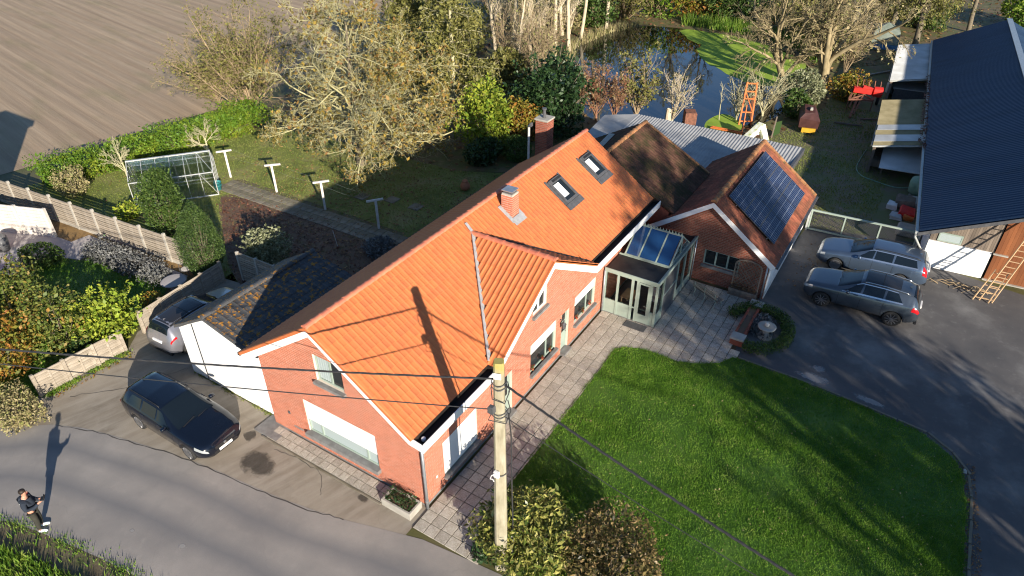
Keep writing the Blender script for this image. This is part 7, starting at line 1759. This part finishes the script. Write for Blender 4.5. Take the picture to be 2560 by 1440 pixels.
# shrubs along the near pond bank
sh_ = [dict(n=14, t=(0, .7), abs=2.6, ang=(8, 38), up=.3, k=5, w=.1, rr=.5, taper=.1, rmin=.014), dict(n=7, t=(.25, 1), len=.45, ang=(20, 45), up=.1, k=4, w=.15, rr=.6, rmin=.010), dict(n=4, t=(.2, 1), len=.5, ang=(20, 50), k=3, w=.2, rr=.6, rmin=.008)]
def shrub(lab, q, m, seed, leaves, ml, s=1.0, lsz=.14, group=None): 
    o = tree('bank_shrub', lab, q, sh_, bent(.6, seed=seed), .08, .04, m, seed, leaves, lsz, ml, cat='bush', group=group, lastn=2, lspread=.1); o.scale = (s,) * 3; return o
BG = 'shrubs on the near pond bank'
shrub('reddish-leaved shrub on the pond bank right of the evergreen', (33.84, 10.72), MT['twig_red'], 150, 2200, MT['lf_red'], 1.2, group=BG)
shrub('green-leaved twiggy shrub on the pond bank behind the lean-to', (35.39, 8.24), MT['twig'], 151, 2000, MT['lf_olive'], 1.35, group=BG)
shrub('tan bare stems round a stump on the pond bank', (36.26, 5.80), MT['bark_tan'], 152, 250, MT['lf_dry'], 1.05, group=BG)
shrub('thin reddish shrub between the reddish and the green shrubs', (34.17, 9.43), MT['twig_red'], 153, 1200, MT['lf_red'], 1.0, group=BG)
shrub('bare grey shrub behind the orange machine frame', (38.88, 1.91), MT['bark_pale'], 154, 60, MT['lf_dry'], 1.0, group=BG)
shrub('bare grey shrub right of the orange machine frame', (40.70, 0.53), MT['bark_pale'], 155, 120, MT['lf_dry'], 1.15, group=BG)
tree('sapling', 'slender bare sapling on the pond bank', (38.21, 2.97), [dict(n=9, t=(.4, .95), abs=.8, ang=(25, 50), up=.3, k=4, w=.1, rr=.5, rmin=.01), dict(n=3, t=(.3, 1), len=.5, ang=(20, 45), k=3, w=.1, rmin=.008)], bent(2.6, (.1, .2), seed=5), .035, .012, MT['bark_pale'], 156)
t = thing('tree_stump', 'pale broken stump among the tan stems', 'stump', (35.85, 6.00)); MB().lathe([(.28, 0), (.22, .3), (.2, .9), (.12, 1.0), (.05, .8)], 9).go('stump', MT['bark_tan'], t)
t = thing('trailer_corner', 'rusty brown box standing on the bank by the scum patch', 'box', (36.45, 4.60), .5); MB().bbox(-.5, .5, -.4, .4, 0, .9, .05).go('box_body', MT['rust'], t)
bush('laurel_shrub', 'pale green leafy shrub at the foot of the willow', (45.02, -1.19), (1.5, 1.7, 1.5), 3200, .2, MT['lf_silver'], 160, amp=.4, k=24)
bush('laurel_shrub', 'dark green shrub just behind the maroon tarpaulin', (41.78, -1.51), (1.0, 1.3, 1.1), 2200, .18, MT['lf_green'], 161, amp=.35)
bush('laurel_shrub', 'yellowish green shrub right of the willow trunk', (47.62, -3.98), (1.2, 1.3, 1.1), 2400, .18, MT['lf_mix'], 162, amp=.4)
for k, (q, r, m, lab) in enumerate([((62.91, 21.66), (3.2, 3.4, 2.6), 'lf_olive', 'olive undergrowth at the far left bank of the pond'), ((65.99, 19.18), (3.0, 3.4, 2.2), 'lf_hedge', 'fresh green undergrowth straight across the pond'), ((67.40, 15.52), (2.4, 2.6, 1.9), 'lf_mix', 'yellow autumn shrub across the pond by the duckweed corner'), ((67.26, 12.32), (2.6, 3.0, 2.0), 'lf_green', 'dark undergrowth behind the duckweed'),
                                    ((67.58, 8.53), (2.6, 3.0, 2.2), 'lf_green', 'dark undergrowth behind the middle of the duckweed'), ((64.38, 3.65), (2.6, 2.8, 2.2), 'lf_olive', 'undergrowth at the right end of the duckweed'), ((59.30, -0.05), (2.2, 2.4, 1.8), 'lf_olive', 'undergrowth behind the old willow'), ((57.89, 23.06), (2.2, 2.6, 1.9), 'lf_green', 'green bush among the tall trunks by the pond'),
                                    ((55.37, 25.52), (2.6, 2.6, 1.8), 'lf_dry', 'tan undergrowth among the tall trunks'), ((54.81, 29.59), (2.8, 2.8, 2.0), 'lf_dry', 'tan undergrowth behind the spruce'), ((44.11, 21.83), (1.8, 1.8, 1.2), 'lf_dry', 'low dry undergrowth left of the pond shore'), ((36.40, 20.34), (2.0, 2.0, 1.6), 'lf_olive', 'olive bush between spruce and evergreen'),
                                    ((42.55, 29.18), (2.8, 2.8, 2.4), 'lf_olive', 'olive bush behind the spruce at the field edge'), ((42.33, 34.75), (3.0, 3.2, 2.6), 'lf_olive', 'olive bush above the big tree crown'), ((74.94, -2.58), (2.4, 2.6, 1.8), 'lf_dry', 'dry undergrowth behind the covered stack'), ((75.33, -6.39), (1.8, 2.4, 1.4), 'lf_green', 'dark undergrowth beneath the hanging willow'),
                                    ((76.74, 12.51), (2.8, 3.2, 2.2), 'lf_dry', 'dry brush at the top edge above the duckweed'), ((71.32, 3.20), (2.6, 3, 2.2), 'lf_dry', 'dry brush at the top edge behind the willow'), ((64.63, 27.97), (2.8, 3, 2.4), 'lf_olive', 'olive brush at the top edge left of the pond')]):
    bush('undergrowth', lab, q, r, 3400, .26, MT[m], 200 + k, group='undergrowth round the pond', amp=.5, k=30, fill=.7, tw=60, stem=MT['twig'])
wb = [dict(n=16, t=(0, .6), abs=4.6, ang=(6, 30), up=.3, k=5, w=.08, rr=.45, taper=.1, rmin=.022), dict(n=7, t=(.25, 1), len=.4, ang=(18, 45), k=4, w=.15, rr=.6, rmin=.016), dict(n=4, t=(.2, 1), len=.5, ang=(20, 50), k=3, w=.2, rr=.6, rmin=.012)]
br = [tree('brushwood', 'thin upright brushwood stems in the woodland round the pond', (0, 0), wb, bent(.8, seed=40 + i), .1, .05, (MT['twig'], MT['bark_tan'])[i], 170 + i, 500, .16, MT['lf_dry'], cat='bush', group='brushwood round the pond', lastn=2) for i in range(2)]
for k, (q, w_) in enumerate([((44.42, 23.72), 'among the tall trunks left of the pond'), ((48.93, 24.20), 'behind the leaning pond-shore trunk'), ((57.84, 26.39), 'between tall trunks far left of the pond'), ((50.78, 29.78), 'right behind the tall spruce'), ((37.18, 18.14), 'just left of the dark evergreen bush'), ((62.49, 25.85), 'behind the green bush by the left pond bank'), ((66.84, 24.44), 'at the top edge behind the far left bank'), ((69.75, 21.71), 'at the top edge straight across the pond'), ((55.76, 34.83), 'at the top edge above the spruce'), ((62.41, 29.64), 'at the top edge behind the tan undergrowth'), ((38.71, 21.62), 'between spruce and dark evergreen'), ((73.22, 16.17), 'behind the yellow shrub across the pond'), ((71.51, 11.42), 'behind the dark undergrowth of the duckweed'), ((71.99, 5.44), 'behind the right end of the duckweed'), ((67.31, 0.42), 'behind the old willow crown'), ((62.06, -2.00), 'right of the old willow limbs'), ((53.97, -2.76), 'right beside the old willow trunk'), ((53.78, 23.50), 'right on the left pond shore'), ((61.28, 1.81), 'on the right pond bank behind the willow'), ((73.81, -0.77), 'at the top edge left of the covered stack'), ((40.91, 19.16), 'above the dark evergreen bush')]):
    s = rnd.uniform(.7, 1.1); lab = 'thin upright brushwood stems ' + w_
    if k < 2: o = br[k]; o.location = (*q, 0); o.scale = (s,) * 3; o['label'] = lab
    else: dup(br[k % 2], q, rnd.uniform(0, 6.28), s, lab)
# reeds on the far pond margin
blades('reeds', [(63.30, 15.37), (62.79, 8.80), (60.29, 2.87), (56.12, 0.32), (57.97, -0.32), (63.83, 3.13), (65.57, 9.21), (65.54, 15.75)], 2200, 1.1, .04, MT['weed'], 14, 0, 'green reeds along the far margin of the duckweed', lean=.5)
blades('bank_grass', [(44.09, 19.54), (49.85, 21.40), (56.62, 21.05), (61.69, 19.24), (60.42, 18.70), (55.69, 20.15), (49.57, 20.52), (43.66, 17.98), (35.80, 13.22), (35.39, 13.87)], 3500, .8, .035, MT['lf_dry'], 15, 0, 'dry tall grass along the left pond bank', lean=.7)
# roadside trees behind the viewpoint; only their shadows reach the lawn and yard
rt_ = [dict(n=26, t=(.15, .98), abs=4.2, ang=(25, 55), up=.35, spiral=1, k=5, w=.1, rr=.5, taper=.35, rmin=.03), dict(n=8, t=(.2, 1), len=.45, ang=(20, 50), up=.1, k=4, w=.15, rr=.6, rmin=.02), dict(n=5, t=(.2, 1), len=.5, ang=(20, 50), k=3, w=.2, rr=.6, rmin=.014)]
ro = tree('roadside_tree', '', (0, 0), rt_, bent(15, (.4, .2), 8, .04, 50), .34, .06, MT['bark'], 180, 2600, .22, MT['lf_olive'], group='roadside trees beside the road')
for k, (c_, y_, s) in enumerate(((13.2, -34, 1.22), (14.6, -31, 1.0), (15.6, -36, 1.1), (16.6, -30, 1.05), (17.7, -35, 1.1), (18.8, -30, 1.05), (19.8, -34, 1.05))):
    x_ = (c_ + .552 * y_) / .834; lab = ('first', 'second', 'third', 'fourth', 'fifth', 'sixth', 'rear')[k] + ' bare roadside tree of the row beside the road'
    if k == 0: ro.location = (x_, y_, 0); ro.scale = (s,) * 3; ro['label'] = lab
    else: dup(ro, (x_, y_), k * 1.3, s, lab)
